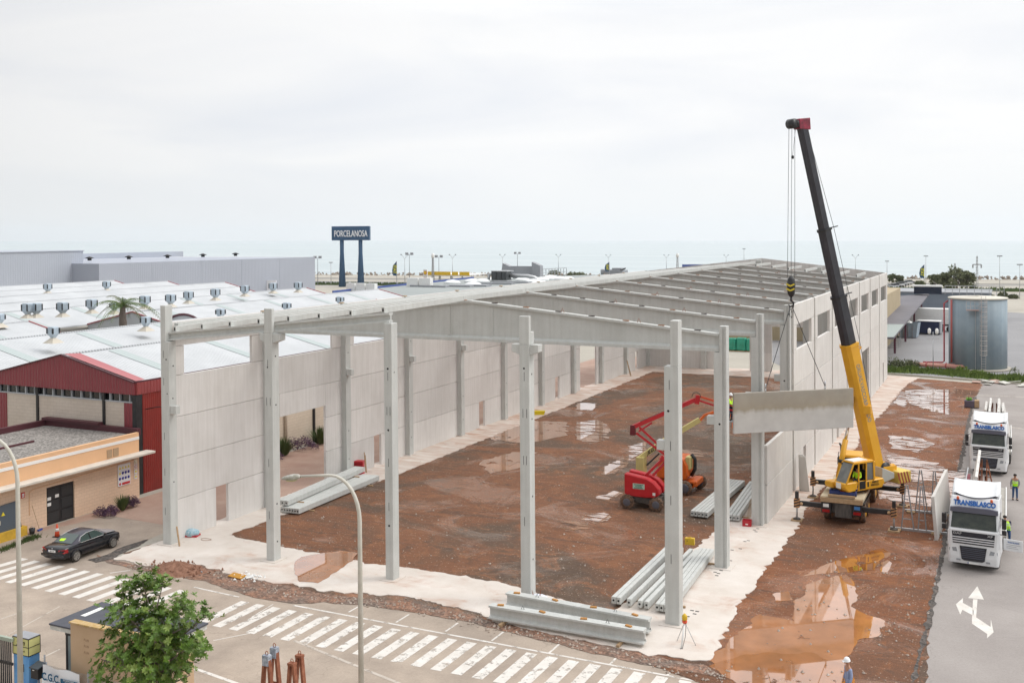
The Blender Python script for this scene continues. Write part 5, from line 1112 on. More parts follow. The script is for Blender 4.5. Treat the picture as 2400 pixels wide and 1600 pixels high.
for i,(u,v_) in enumerate([(1340,650),(1360,650),(1300,646)]):
    p=G(u,v_); k=2437/((p-CTv).dot(Vector(CM[1]))); bush('bush',['dark bush left of the curved pavilion','bush nearest the curved pavilion','small bush by the rooftop railing end'][i],'bush',p,16/k,10/k,12/k,OLIVE,500,.5,'bushes by the coast road',70+i)
# building seen through the rear openings
rb=thing('beige_rear_building','beige factory building with green-wrapped pallets seen through the rear openings','building',(10,131,0))
q=MB(); q.box(-25,22,131,150,0,9.2); q.box(22,27,118,150,0,8.2); q.build('walls',mat('tan painted wall',(.42,.34,.22),.85,var=.06,vscale=.3,extra=ex_corr('X',1.0,.4)),rb,world=True)
q=MB(); q.box(14,18.5,130.7,131.1,0,3.4); q.build('roller_door',BLACK,rb,world=True); q=MB(); q.box(13.6,19,130.5,131,3.4,5.0); q.build('awning',mat('slate awning',(.12,.14,.18),.6),rb,world=True)
q=MB(); q.box(23,25.5,117.8,118,0,3.6); q.build('white_door',WHITEP,rb,world=True)
GN=mat('green shrink wrap',(.005,.20,.12),.3,col2=(.01,.34,.22),vscale=1.6,spec=.7)
for k in range(5):
    t=thing('wrapped_pallet','green shrink-wrapped pallet load, number %s from the left seen through the warehouse'%['one','two','three','four','five'][k],'pallet',(2.2+1.5*k,112.0,0),0,'green wrapped pallets'); t['label']=['leftmost green wrapped pallet load behind the warehouse opening','second green wrapped pallet load from the left','middle green wrapped pallet load behind the opening','fourth green wrapped pallet load from the left','rightmost green wrapped pallet load behind the opening'][k]
    q=MB(); q.box(0,1.42,0,1.2,.15,2.0+.1*(k%2)); q.build('wrapped_load',GN,t,bevel=.12); q=MB(); q.box(0,1.4,0,1.2,0,.14); q.build('pallet',WOOD,t)
# palm
PLM=G(287,722,10.4)
pp_=thing('palm_tree','shaggy palm with long drooping fronds rising behind the white roofs','palm tree',(PLM.x,PLM.y,0)); 
PG=mat('palm fronds',(.06,.12,.02),.6,col2=(.14,.20,.05),vscale=.8); PDg=mat('dry palm fronds',(.16,.17,.08),.8)
q=MB(); q.tube([(0,0,0),(0,0,7.5),(.05,0,8.8),(0,0,9.8),(.1,0,10.6)],[.32,.32,.42,.34,.24],10); q.build('trunk',BARK,pp_)
rg=random.Random(4)
for k in range(24):
    a=k*2.399; el=rg.uniform(.1,1.3); L_=rg.uniform(2.6,3.5); 
    if k in (3,8,11): L_=4.9; el=.5
    d=Vector((math.cos(a),math.sin(a),0)); q=MB(); P=[]
    for j in range(11):
        t_=j/10; P.append(Vector((.1,0,10.6))+d*L_*t_*math.cos(el*(1-t_*.3))+Vector((0,0,L_*(math.sin(el)*t_-.62*t_*t_*(1.0+.4*(el<.6))))))
    q.tube(P,[.04-.003*j for j in range(11)],4)
    for j in range(1,11):
        for s_ in (-1,1):
            for h in (0,.5):
                p=P[j].lerp(P[j-1],h); dd=(P[j]-P[j-1]).normalized(); sd=dd.cross(Vector((0,0,1))).normalized()*s_; l=.75*(1-abs(j/10-.4)*.9); e=p+sd*l*.75+dd*l*.45+Vector((0,0,-.35*l*(1+rg.random()))); w_=dd*.035; q.add([p-w_,p+w_,e],[(0,1,2)])
    q.build('frond',PG if k%4 else PDg,pp_)

# ------------------------------------------------------------------ people
SKIN=mat('skin',(.42,.22,.14),.6); HAIR=mat('dark hair',(.02,.015,.012),.7); HELM=mat('white hard hat',(.82,.83,.85),.3)
HIVIS=mat('hi-vis yellow',(.55,.95,.02),.55); REFL=mat('silver tape',(.62,.64,.66),.4); JEAN=mat('blue jeans',(.035,.085,.20),.85,var=.2,vscale=8); NAVYC=mat('navy cloth',(.015,.025,.06),.85); SHIRT=mat('pale blue overall',(.27,.33,.50),.85,var=.15,vscale=9,bump=.5,bscale=14); GREYC=mat('grey sweater',(.25,.25,.26),.9); BOOT=mat('dark boots',(.02,.017,.015),.7)
def skin_mesh(name,pts,edges,rad,material,parent,root=0,sub=1):
    me=bpy.data.meshes.new(name); me.from_pydata(pts,edges,[]); o=bpy.data.objects.new(name,me); COL.objects.link(o)
    md=o.modifiers.new('s','SKIN'); md.use_smooth_shade=True; 
    sv=me.skin_vertices[0].data
    for i,r_ in enumerate(rad): sv[i].radius=(r_,r_) if not hasattr(r_,'__len__') else r_
    sv[root].use_root=True
    ms_=o.modifiers.new('u','SUBSURF'); ms_.levels=sub; ms_.render_levels=sub
    dg=bpy.context.evaluated_depsgraph_get(); dg.update(); m2=bpy.data.meshes.new_from_object(o.evaluated_get(dg)); bpy.data.objects.remove(o)
    m2.materials.clear(); m2.materials.append(material); m2.name=name
    o2=bpy.data.objects.new(name,m2); COL.objects.link(o2); o2.parent=parent
    for p in m2.polygons: p.use_smooth=True
    return o2
def person(label,loc,rz,J,top,legs,helmet=None,vest=None,hair=True,scale=1.0,boots=BOOT,shortvest=False):
    t=thing('person',label,'person',loc,rz); t.scale=(scale,)*3
    ks=[k for k in J if k!='face']; P=[J[k] for k in ks]; ix={k:i for i,k in enumerate(ks)}
    E=[('pelvis','waist'),('waist','chest'),('chest','neck'),('neck','head0'),('head0','head1'),('head1','head2')]
    for s_ in 'lr': E+=[('chest','sh'+s_),('sh'+s_,'el'+s_),('el'+s_,'wr'+s_),('wr'+s_,'ha'+s_),('pelvis','hp'+s_),('hp'+s_,'kn'+s_),('kn'+s_,'an'+s_),('an'+s_,'to'+s_)]
    rr={'pelvis':(.15,.11),'waist':(.135,.10),'chest':(.16,.115),'neck':.055,'head0':.07,'head1':.095,'head2':.075}
    for s_ in 'lr': rr.update({'sh'+s_:.062,'el'+s_:.043,'wr'+s_:.028,'ha'+s_:(.038,.018),'hp'+s_:.088,'kn'+s_:.058,'an'+s_:.04,'to'+s_:.035})
    b=skin_mesh('body',P,[(ix[a],ix[c]) for a,c in E],[rr[k] for k in ks],SKIN,t)
    # fingers and thumb, short skinned chains rooted in each palm
    for s_ in 'lr':
        h=Vector(J['ha'+s_]); w_=Vector(J['wr'+s_]); d=(h-w_).normalized(); sd=d.cross(Vector((0,1,0))); sd=(sd if sd.length>.2 else d.cross(Vector((1,0,0)))).normalized(); cu=d.cross(sd).normalized()
        for k in range(4):
            o_=sd*(k-1.5)*.019; L_=(.062,.074,.070,.055)[k]; a=h-d*.01+o_; skin_mesh('finger',[a,a+d*L_*.6,a+d*L_*.95+cu*L_*.35],[(0,1),(1,2)],[.009,.0085,.007],SKIN,b,sub=0)
        a=h-d*.05+sd*.03; skin_mesh('thumb',[a,a+sd*.03+d*.02,a+sd*.035+d*.05],[(0,1),(1,2)],[.011,.0095,.008],SKIN,b,sub=0)
    # face
    hc=Vector(J['head1']); f=Vector(J.get('face',(0,-1,0))).normalized(); sd=f.cross(Vector((0,0,1))).normalized()
    q=MB(); q.prism([hc+f*.088+sd*.014+Vector((0,0,-.02)),hc+f*.088-sd*.014+Vector((0,0,-.02)),hc+f*.088+Vector((0,0,.025))],f*.022); q.build('nose',SKIN,b)
    for e_ in (-1,1):
        q=MB(); q.lathe(tuple(hc+f*.088+sd*e_*.033+Vector((0,0,.022))),[(0,-.008),(.009,0),(0,.008)],6); q.build('eye',HAIR,b)
        q=MB(); q.lathe(tuple(hc+sd*e_*.092+Vector((0,0,-.005))),[(0,-.03),(.014,0),(0,.03)],6); q.build('ear',SKIN,b)
    q=MB(); q.bar(hc+f*.087-sd*.025+Vector((0,0,-.05)),hc+f*.087+sd*.025+Vector((0,0,-.05)),.01,.01); q.build('mouth',mat('lips',(.3,.1,.08),.6) if 'lips' not in MATS else MATS['lips'],b)
    # clothing grown over the same skeleton
    def cloth(name,keys,edges,m_,grow,extra_r=None):
        i2={k:i for i,k in enumerate(keys)}
        R_=[]
        for k in keys:
            r_=rr[k] if not (extra_r and k in extra_r) else extra_r[k]
            R_.append(tuple(x+grow for x in r_) if hasattr(r_,'__len__') else r_+grow)
        return skin_mesh(name,[J[k] for k in keys],[(i2[a],i2[c]) for a,c in edges],R_,m_,t)
    cloth('trousers',['pelvis','hpl','knl','anl','hpr','knr','anr','waist'],[('pelvis','waist'),('pelvis','hpl'),('hpl','knl'),('knl','anl'),('pelvis','hpr'),('hpr','knr'),('knr','anr')],legs,.014)
    sl_=['waist','chest','shl','ell','wrl','shr','elr','wrr','pelvis']
    tp=cloth('top',sl_,[('pelvis','waist'),('waist','chest'),('chest','shl'),('shl','ell'),('ell','wrl'),('chest','shr'),('shr','elr'),('elr','wrr')],top,.02)
    if vest:
        v_=cloth('vest',['waist','chest','shl','shr','pelvis'],[('pelvis','waist'),('waist','chest'),('chest','shl'),('chest','shr')],vest,.034,{'shl':.05,'shr':.05})
        c=Vector(J['waist']).lerp(Vector(J['chest']),.25); ax=(Vector(J['chest'])-Vector(J['waist'])).normalized()
        for off in (0,.10):
            q=MB(); cc=c+ax*off; x=sd; y=ax.cross(x).normalized()
            ring=[cc+x*math.cos(a)*.205+y*math.sin(a)*.165 for a in [2*math.pi*i/16 for i in range(16)]]
            q.add(ring+[p+ax*.035 for p in ring],[(i,(i+1)%16,16+(i+1)%16,16+i) for i in range(16)]); q.build('reflective_tape',REFL,v_)
    for s_ in 'lr':
        a,to=Vector(J['an'+s_]),Vector(J['to'+s_]); q=MB(); dd=(to-a); dd.z=0; dd=dd.normalized()*.26 if dd.length>.02 else Vector((0,-.26,0)); p0_=Vector((a.x,a.y,min(a.z,to.z)-.03))-dd*.3; q.smooth=True; q.bar(p0_+Vector((0,0,.03)),p0_+dd+Vector((0,0,.02)),.10,.08); q.build('boot',boots,t,bevel=.02)
    h2=Vector(J['head1'])
    if helmet:
        q=MB(); q.T=Matrix.Translation(h2+Vector((0,0,.035)))@Matrix.Rotation(math.atan2(f.y,f.x),4,'Z')@Matrix.Rotation(.12,4,'Y')
        q.lathe((0,0,0),[(.135,-.005),(.125,.0),(.122,.05),(.095,.11),(.045,.145),(0,.152)],16); q.box(.09,.175,-.07,.07,-.006,.006); q.build('hard_hat',helmet,t)
    elif hair:
        q=MB(); q.T=Matrix.Translation(h2-f*.012+Vector((0,0,.03))); q.lathe((0,0,0),[(.098,-.04),(.108,.0),(.10,.045),(.07,.085),(0,.105)],14); q.build('hair',HAIR if hair is True else hair,t)
    return t
def stand(stride=.12,arms='down'):
    J={'pelvis':(0,0,.95),'waist':(0,0,1.10),'chest':(0,.0,1.36),'neck':(0,0,1.49),'head0':(0,-.01,1.55),'head1':(0,-.02,1.64),'head2':(0,-.01,1.72)}
    for s_,x in (('l',1),('r',-1)):
        J['hp'+s_]=(.095*x,0,.88); J['kn'+s_]=(.11*x,-.02-stride*.3*x,.49); J['an'+s_]=(.12*x,-stride*x*.5+.02,.09); J['to'+s_]=(.14*x,-stride*x*.5-.14,.05)
        J['sh'+s_]=(.185*x,0,1.40); J['el'+s_]=(.25*x,.02,1.12); J['wr'+s_]=(.26*x,-.06,.88); J['ha'+s_]=(.255*x,-.09,.80)
    return J
# man with the white helmet walking left along the bottom edge
J=stand(.3); J['face']=(0,-1,-.25); J['head1']=(0,-.05,1.63); J['head2']=(0,-.04,1.71); J['head0']=(0,-.02,1.55)
hp=G(1988,1541,1.78); person('man in pale blue overalls and white hard hat walking at the bottom edge',(hp.x,hp.y,.012),R(-90)+.55,J,SHIRT,SHIRT,helmet=HELM)
# man standing behind the second truck's flank on the lane
J=stand(.1); J['ell']=(.27,.03,1.13); J['wrl']=(.20,-.05,.92); J['hal']=(.16,-.10,.88)
person('man in grey jumper, jeans and hi-vis vest standing beside the flatbed',G(2379,1171),.1,J,GREYC,JEAN,vest=HIVIS)
# man leaning at the cab of the front truck, back to the camera
J=stand(.15); J['face']=(.1,1,-.2); J['chest']=(-.05,.05,1.33); J['neck']=(-.09,.08,1.45); J['head0']=(-.11,.10,1.50); J['head1']=(-.13,.13,1.58); J['head2']=(-.14,.13,1.66)
J['shl']=(.13,.06,1.38); J['shr']=(-.24,.05,1.36); J['elr']=(-.40,.15,1.15); J['wrr']=(-.52,.22,1.30); J['har']=(-.57,.26,1.34); J['ell']=(.16,.18,1.12); J['wrl']=(-.08,.30,1.15); J['hal']=(-.16,.33,1.17); J['tol']=(.14,.2,.05); J['tor']=(-.14,.25,.05); J['anl']=(.12,.05,.09); J['anr']=(-.12,.1,.09)
person('dark-haired man in yellow hi-vis vest reaching into the front lorry cab',G(2361,1278),0,J,NAVYC,JEAN,vest=HIVIS)

# ------------------------------------------------------------------ mobile crane
CY=mat('crane yellow',(.68,.33,.012),.42,col2=(.74,.38,.02),vscale=1.5); CYD=mat('dusty crane deck',(.42,.34,.22),.85,col2=(.55,.47,.34),vscale=1.4); BOOMB=mat('black telescopic boom',(.016,.017,.024),.38,col2=(.035,.035,.045),vscale=1.2,spec=.5)
STRP=mat('worn black and orange stripes',(.45,.23,.10),.7); CHAS=mat('dark chassis steel',(.04,.038,.038),.6,col2=(.10,.08,.065),vscale=2)
cr_=thing('mobile_crane','yellow mobile crane on outriggers with a long black telescopic boom','crane',(34.95,23,0),-.02)
def KP(mb,n,m,par=None,**k): return mb.build(n,m,par or cr_,world=True,**k)
yr=20.05
q=MB(); q.box(33.68,36.22,yr,28.6,1.55,1.78); KP(q,'deck',CYD,bevel=.03)
q=MB(); q.box(34.2,35.7,yr+.2,31,.75,1.55); KP(q,'chassis_frame',CHAS)
q=MB(); q.box(33.72,36.18,yr-.12,yr+.12,1.44,1.72); KP(q,'rear_timber_edge',WOOD)
q=MB(); q.box(34.15,35.75,yr-.06,yr+.05,1.79,1.92); KP(q,'timber_baulk',WOOD)
q=MB(); q.box(34.55,35.55,yr-.02,yr+.1,.55,1.40); KP(q,'rear_plate',mat('scratched black plate',(.03,.03,.03),.5,col2=(.12,.11,.10),vscale=3,stretch=(2,2,.4)))
for sx in (-1,1):
    x=34.95+sx*.92; q=MB(); q.box(x-.28,x+.28,yr-.05,yr+.25,.75,1.42); lb=KP(q,'light_bracket',BLACK); q=MB(); q.box(x-.22,x+.22,yr-.07,yr-.05,.80,.98); KP(q,'tail_light',REDL,lb); q=MB(); q.box(x-.17,x+.17,yr-.075,yr-.05,1.12,1.32); KP(q,'plate',WHITEP if sx<0 else mat('blue badge',(.05,.2,.5),.4),lb)
# wheels
for sx in (-1,1):
    for y_ in (21.6,23.2,27.0,28.7):
        x=34.95+sx*1.05; q=MB(); q.lathe((x-.19,y_,.58),[(.36,0),(.56,.02),(.58,.1),(.58,.28),(.56,.36),(.36,.38)],20,'X'); wv=KP(q,'wheel',MUDR)
        q=MB(); q.lathe((x+sx*.12,y_,.58),[(.34,0),(.30,sx*.06),(.12,sx*.1)],16,'X'); KP(q,'hub',CY,wv)
    q=MB(); q.box(34.95+sx*.80,34.95+sx*1.27,20.9,24.0,1.22,1.30); KP(q,'mudguard',CHAS)
# outriggers
for y_,xl,xr in ((20.0,32.24,37.97),(26.2,32.2,37.92)):
    for xe,sx in ((xl,-1),(xr,1)):
        q=MB(); q.box(min(xe,34.95+sx*.6),max(xe,34.95+sx*.6),y_+.13,y_+.35,.98,1.28); q.T=None; ob=KP(q,'outrigger_beam',BLACK,bevel=.02)
        q=MB(); q.box(xe-.16,xe+.16,y_-.0,y_+.36,.88,1.42); 
        KP(q,'outrigger_head',STRP,ob); 
        q=MB(); q.box(xe-.10,xe+.10,y_+.08,y_+.28,1.42,1.85); 
        KP(q,'jack_housing',BLACK,ob)
        q=MB(); 
        for k in range(3): q.prism([(xe-.165,y_-.004,.9+.18*k),(xe+.165,y_-.004,1.02+.18*k),(xe+.165,y_-.004,1.10+.18*k),(xe-.165,y_-.004,.98+.18*k)],(0,.003,0))
        KP(q,'stripes',BLACK,ob)
        q=MB(); q.lathe((xe-sx*.28,y_+.12,1.13),[(.10,0),(.10,-.02)],12,'Y'); KP(q,'reflector_disc',mat('amber cream disc',(.62,.42,.24),.5) if 'amber cream disc' not in MATS else MATS['amber cream disc'],ob)
        q=MB(); q.tube([(xe,y_+.18,.2),(xe,y_+.18,.95)],.055,10); KP(q,'jack_leg',STEEL,ob)
        q=MB(); q.lathe((xe,y_+.18,.12),[(.24,0),(.22,.06),(.08,.12)],12); KP(q,'jack_foot',CHAS,ob)
        q=MB()
        for k in range(3): q.box(xe-.33,xe+.33,y_-.15+.22*k,y_+.05+.22*k,.012,.12)
        tag(KP_:=q.build('timber_pad',WOOD,None),'timber pad under the '+('near' if y_<23 else 'far')+(' left' if sx<0 else ' right')+' outrigger jack of the yellow crane','timber pad','timber pads under the crane outriggers')
# carrier cab at the front (far) end
q=MB(); q.prism([(33.75,29.2,.7),(33.75,31.4,.7),(33.75,31.4,1.6),(33.75,31.0,2.55),(33.75,29.2,2.55)],(1.25,0,0)); cc=KP(q,'carrier_cab',CY,bevel=.05)
q=MB(); q.box(33.85,34.9,29.17,29.2,1.65,2.35); KP(q,'rear_window',GLASS,cc); q=MB(); q.box(33.73,33.75,29.5,30.9,1.6,2.35); KP(q,'side_window',GLASS,cc)
q=MB(); q.tube([(33.6,29.3,2.1),(33.45,29.2,2.5),(33.5,29.3,2.7)],.03,5); q.cbox((33.45,29.3,2.1),(.08,.3,.5)); KP(q,'mirror',BLACK,cc)
q=MB(); q.tube([(33.7,28.9,1.6),(33.7,28.9,3.2),(33.6,28.85,3.4)],.07,8); KP(q,'exhaust_stack',BLACK)
q=MB(); q.box(34.0,36.1,28.0,29.0,1.6,2.0); KP(q,'engine_cover',CY)
t=thing('blue_chock_tray','blue steel tray with orange oddments lying on the crane deck','tray',(34.95,20.75,1.785)); q=MB(); q.box(-.8,.8,-.22,.22,0,.06); q.box(-.8,.8,-.22,-.16,0,.24); q.box(-.8,.8,.16,.22,0,.24)
for x in (-.8,-.25,.2,.72): q.box(x,x+.08,-.2,.2,0,.28)
q.build('tray_body',mat('dark blue steel',(.02,.04,.16),.5,var=.2,vscale=3),t); q=MB(); q.cbox((-.05,0,.18),(.35,.2,.12),.4); q.build('orange_block',CO,t)
# superstructure
H=Vector((-.60,-.80,0)); S_=Vector((.80,-.60,0)); Cn=Vector((35.0,22.35,0))     # heading, left side
TM=Matrix.Translation((35.0,22.35,0))@Matrix(((H.x,S_.x,0,0),(H.y,S_.y,0,0),(0,0,1,0),(0,0,0,1)))   # local: +x forward, +y toward the cab side
q=MB(); q.lathe((35,22.35,1.78),[(1.05,0),(1.0,.22)],28); KP(q,'slewing_ring',CHAS)
q=MB(); q.T=TM; q.prism([(-2.6,-.75,2.0),(1.1,-.75,2.0),(1.35,-.6,2.15),(1.35,-.6,2.35),(-2.6,-.75,2.5)],(0,1.5,0)); KP(q,'turntable',CY,bevel=.03)
# cab on the left, near side
q=MB(); q.T=TM; cy0,cy1=.55,1.45
q.prism([(-1.5,cy0,2.02),(1.35,cy0,2.02),(1.72,cy0,2.32),(1.72,cy0,2.62),(-1.6,cy0,2.62),(-1.75,cy0,2.35)],(0,cy1-cy0,0)); cb_=KP(q,'operator_cab',CY,bevel=.06)
q=MB(); q.T=TM; q.prism([(-.7,cy0,3.72),(.95,cy0,3.74),(.95,cy0,3.86),(-.7,cy0,3.86)],(0,cy1-cy0,0)); q.box(-.9,-.75,cy0,cy1,2.6,3.75); KP(q,'cab_roof',CY,cb_,bevel=.03)
q=MB(); q.T=TM; q.box(-.3,.9,cy0+.1,cy1-.1,3.86,3.90); KP(q,'white_roof_hatch',WHITEP,cb_)
q=MB(); q.T=TM
for a,b_ in (((1.55,cy1,2.6),(.95,cy1,3.78)),((1.55,cy0,2.6),(.95,cy0,3.78)),((.55,cy1,2.1),(.55,cy1,3.78)),((-.1,cy1,2.6),(-.1,cy1,3.78)),((-.75,cy1,2.6),(-.7,cy1,3.78)),((.95,cy1,3.76),(-.75,cy1,3.76))): q.bar(a,b_,.07,.07)
KP(q,'cab_pillar',CY,cb_)
q=MB(); q.T=TM; q.add([(1.58,cy0+.05,2.62),(1.58,cy1-.05,2.62),(1.0,cy1-.05,3.74),(1.0,cy0+.05,3.74)],[(0,1,2,3)]); GL2=mat('grey tinted glass',(.12,.13,.13),.1,col2=(.22,.22,.20),vscale=2); q2=KP(q,'windscreen',GL2,cb_)
q=MB(); q.T=TM; q.box(-.72,-.12,cy1-.03,cy1-.01,2.65,3.7); KP(q,'side_glass',GL2,cb_)
q=MB(); q.T=TM; q.box(-.72,1.1,cy0+.02,cy0+.05,2.6,3.7); q.box(-.05,.5,cy1-.1,cy1+.004,2.12,2.6); KP(q,'dark_interior',BLACK,cb_)
q=MB(); q.T=TM; q.prism([(-1.7,.5,2.2),(-3.0,.3,2.35),(-3.0,.3,2.7),(-1.7,.5,3.2)],(0,.75,0)); KP(q,'side_engine_casing',mat('pale grey casing',(.42,.42,.38),.6),bevel=.03)
q=MB(); q.T=TM; q.box(1.1,1.6,-.35,.35,2.1,2.5); KP(q,'front_ballast',CY,bevel=.06)
m_=facing(TM@Vector((-.85,cy1+.03,2.38)),tuple(-H),(0,0,1)); 
q=MB(); q.T=TM; q.box(-.32,-.2,cy1+.005,cy1+.012,2.22,2.52); KP(q,'black_badge',BLACK,cb_)
o=text_mesh('RANDO\nVASCO,S.L.',.17,.004,'cab_lettering',BLACK,None,m_,xs=.9,bold=.004); o.parent=cb_; o.matrix_parent_inverse=parent_matrix(cb_).inverted()
q=MB(); q.T=TM; q.box(1.725,1.73,.75,1.15,2.25,2.6); KP(q,'notice_plate',WHITEP,cb_)
# winch and counterweight
q=MB(); q.T=TM; q.lathe((-2.9,-.45,2.85),[(.42,0),(.42,.06),(.28,.08),(.28,.82),(.42,.84),(.42,.9)],20,'Y'); KP(q,'winch_drum',BLACK)
q=MB(); q.T=TM; q.lathe((-3.5,-.4,2.75),[(.36,0),(.36,.06),(.25,.08),(.25,.72),(.36,.74),(.36,.8)],20,'Y'); q.box(-3.7,-2.6,-.55,-.45,2.4,3.0); q.box(-3.7,-2.6,.5,.6,2.4,3.0); KP(q,'winch_frame',CY)
CWY=mat('pale yellow counterweight',(.66,.48,.10),.6,var=.08,vscale=2)
q=MB(); q.T=TM; q.box(-4.4,-3.3,-1.15,1.15,1.95,2.72); cw=KP(q,'counterweight',CWY,bevel=.05)
q=MB(); q.T=TM
for k in range(4): q.prism([(-4.3+.26*k,1.153,1.97),(-4.18+.26*k,1.153,1.97),(-3.93+.26*k,1.153,2.7),(-4.05+.26*k,1.153,2.7)],(0,.004,0))
KP(q,'red_stripes',mat('dull red stripe',(.35,.06,.04),.6),cw)
# boom
foot_=TM@Vector((-2.35,-.05,3.05)); tip=Vector((32.80,19.1,24.42)); bd_=(tip-foot_); BL=bd_.length; bd_.normalize()
side=bd_.cross(Vector((0,0,1))).normalized(); nrm=side.cross(bd_).normalized()
def boomsec(t0,t1,w_,h,m_,name,par=None,oct_=True):
    q=MB(); c=.22
    pr=[(-w_/2,-h/2+h*c),(-w_/2+w_*c,-h/2),(w_/2-w_*c,-h/2),(w_/2,-h/2+h*c),(w_/2,h/2-.03),(w_/2-.03,h/2),(-w_/2+.03,h/2),(-w_/2,h/2-.03)]
    a=foot_+bd_*t0; b_=foot_+bd_*t1; q.prism([a+side*x+nrm*y for x,y in pr],b_-a); return KP(q,name,m_,par)
ty=(10.98-foot_.z)/(tip.z-foot_.z)*BL
bm_=boomsec(-.3,ty,.86,.92,CY,'boom_base_section'); boomsec(ty-.15,ty+.02,.95,1.0,CY,'boom_collar',bm_)
l1=(18.2-foot_.z)/(tip.z-foot_.z)*BL; l0=(14.0-foot_.z)/(tip.z-foot_.z)*BL
b1_=boomsec(ty,l0,.70,.78,BOOMB,'boom_section'); b2_=boomsec(l0-.1,l1,.60,.68,BOOMB,'boom_section'); b3_=boomsec(l1-.1,BL,.50,.58,BOOMB,'boom_section')
boomsec(l0-.08,l0+.06,.82,.88,BLACK,'section_collar',b1_); boomsec(l1-.08,l1+.06,.72,.78,BLACK,'section_collar',b2_)
for l_ in (l0,l1): 
    q=MB(); a=foot_+bd_*l_+nrm*.2; q.bar(a,a-side*0+(-H)*1.0+Vector((0,0,.18)),.06,.06); KP(q,'rope_guide_arm',BLACK,b1_)
q=MB(); a=foot_+bd_*(ty-.1)+nrm*.45; q.bar(a,a-H*.7-Vector((0,0,.3)),.07,.07); q.bar(a-bd_*.8,a-H*.7-Vector((0,0,.3)),.06,.06); KP(q,'rope_guide_arm',CY,bm_)
q=MB(); a=foot_+bd_*3.4+nrm*.2-side*.35; q.T=None; q.cbox(tuple(foot_+bd_*3.9-side*.46),(.45,.45,.5)); KP(q,'boom_lug',CY,bm_)
# lettering up the boom side facing the camera
lm=facing(foot_+bd_*5.2-side*(.44) if side.dot(CTv-foot_)<0 else foot_+bd_*5.2+side*.44, bd_, (nrm) )
sgn=1 if side.dot(CTv-foot_)>0 else -1
zdir=side*sgn; right=bd_*-1; up=zdir.cross(right)
lm=facing(foot_+bd_*5.0+side*sgn*.435,right,up)
o=text_mesh('GRUAS,VASCO&RANDO',.46,.004,'boom_lettering',mat('faded grey lettering',(.22,.24,.22),.6),None,lm,xs=.78,bold=.006); o.parent=bm_; o.matrix_parent_inverse=parent_matrix(bm_).inverted()
# lift cylinder
cbse=TM@Vector((.75,-.05,2.6)); catt=foot_+bd_*4.9-nrm*.45; q=MB(); mid=cbse.lerp(catt,.47); q.tube([cbse,mid],.17,14); cy_=KP(q,'lift_cylinder',CY); q=MB(); q.tube([mid,catt],.095,12); KP(q,'cylinder_rod',CHROME,cy_); q=MB(); q.tube([cbse.lerp(catt,.18),cbse.lerp(catt,.22)],.20,12); KP(q,'cylinder_band',BLACK,cy_)
# boom head
CRED=mat('crimson and black boom head',(.04,.01,.016),.45,col2=(.38,.02,.06),vscale=2.6)
q=MB(); q.prism([tip-bd_*.1+side*.28+H*-.45,tip-bd_*.1+side*.28+H*.45,tip+bd_*.55+side*.28+H*.30,tip+bd_*.65+side*.28-H*.6],-side*.56); bh=KP(q,'boom_head',CRED,bevel=.03)
for s_ in (.8,.45): q=MB(); q.T=None; c=tip+H*s_+Vector((0,0,.22)); q.tube([c+side*.25,c-side*.25],.30 if s_>.5 else .2,16); KP(q,'sheave',BLACK,bh)
q=MB(); q.bar(tip+H*.1+Vector((0,0,.1)),tip+H*.9+Vector((0,0,.2)),.5,.16); KP(q,'sheave_bracket',BLACK,bh)
hb=tip+H*.80; 
# panel being lifted
pl=Vector((29.24,16.07,0)); pr_=Vector((35.49,21.04,0)); zt=8.41; ph=2.44; ctr=(pl+pr_)/2; ang_=math.atan2(pr_.y-pl.y,pr_.x-pl.x)
wp=thing('hanging_wall_panel','rain-stained precast wall panel hanging level from the crane hook','wall panel',(ctr.x,ctr.y,zt-ph/2),ang_)
pL=(pr_-pl).length; q=MB(); q.box(-pL/2,pL/2,-.10,.10,-ph/2,ph/2); q.build('panel_slab',PSTAIN,wp,bevel=.02)
hx,hy=ctr.x-.12,ctr.y-.1
for x in (-pL*.235,pL*.265): q=MB(); q.tube([(x,0,ph/2-.02),(x,0,ph/2+.18)],.05,6); q.build('lifting_anchor',STEEL,wp)
ropes=thing('hook_block','black and yellow hook block with sling chains hanging from the boom','crane hook',(hx,hy,13.9))
q=MB(); q.lathe((0,0,.25),[(.12,0),(.22,.2),(.26,.7),(.22,1.05),(.08,1.25)],14); hk=q.build('block_body',BLACK,ropes)
q=MB(); 
for z in (.62,.9):
    q.bar((-.24,-.22,z+.12),(0,-.28,z),.07,.09); q.bar((0,-.28,z),(.24,-.22,z+.12),.07,.09)
q.build('yellow_chevron',mat('chevron yellow',(.65,.5,.04),.5),hk)
q=MB(); q.tube([(0,0,.3),(0,0,0),(.14,0,-.12),(.12,0,-.3),(-.05,0,-.36),(-.16,0,-.25)],[.06,.07,.07,.06,.05,.03],8); q.build('hook',BLACK,ropes)
q=MB()
for a in range(5):
    q.tube([(.08*math.cos(a)+(-.06 if a%2 else .06),0,-.3-.16*a),(.08*math.cos(a)-(.06 if a%2 else -.06),0,-.42-.16*a)],.03,5)
q.tube([(-.1,0,-.3),(-.08,0,-1.0)],.02,5); q.tube([(.12,0,-.3),(.1,0,-1.05)],.02,5); q.build('chain_leg',WIRE,ropes)
for sx,x in ((-1,-pL*.235),(1,pL*.265)):
    e_=Vector((ctr.x+math.cos(ang_)*x-hx,ctr.y+math.sin(ang_)*x-hy,zt+.15-13.9)); q=MB(); q.tube([(sx*.05,0,-.35),e_],.022,5); s1=q.build('sling',WIRE,ropes); q=MB(); q.tube([e_+Vector((0,0,.35)),e_],.05,6); q.build('shackle',STEEL,s1)
q=MB()
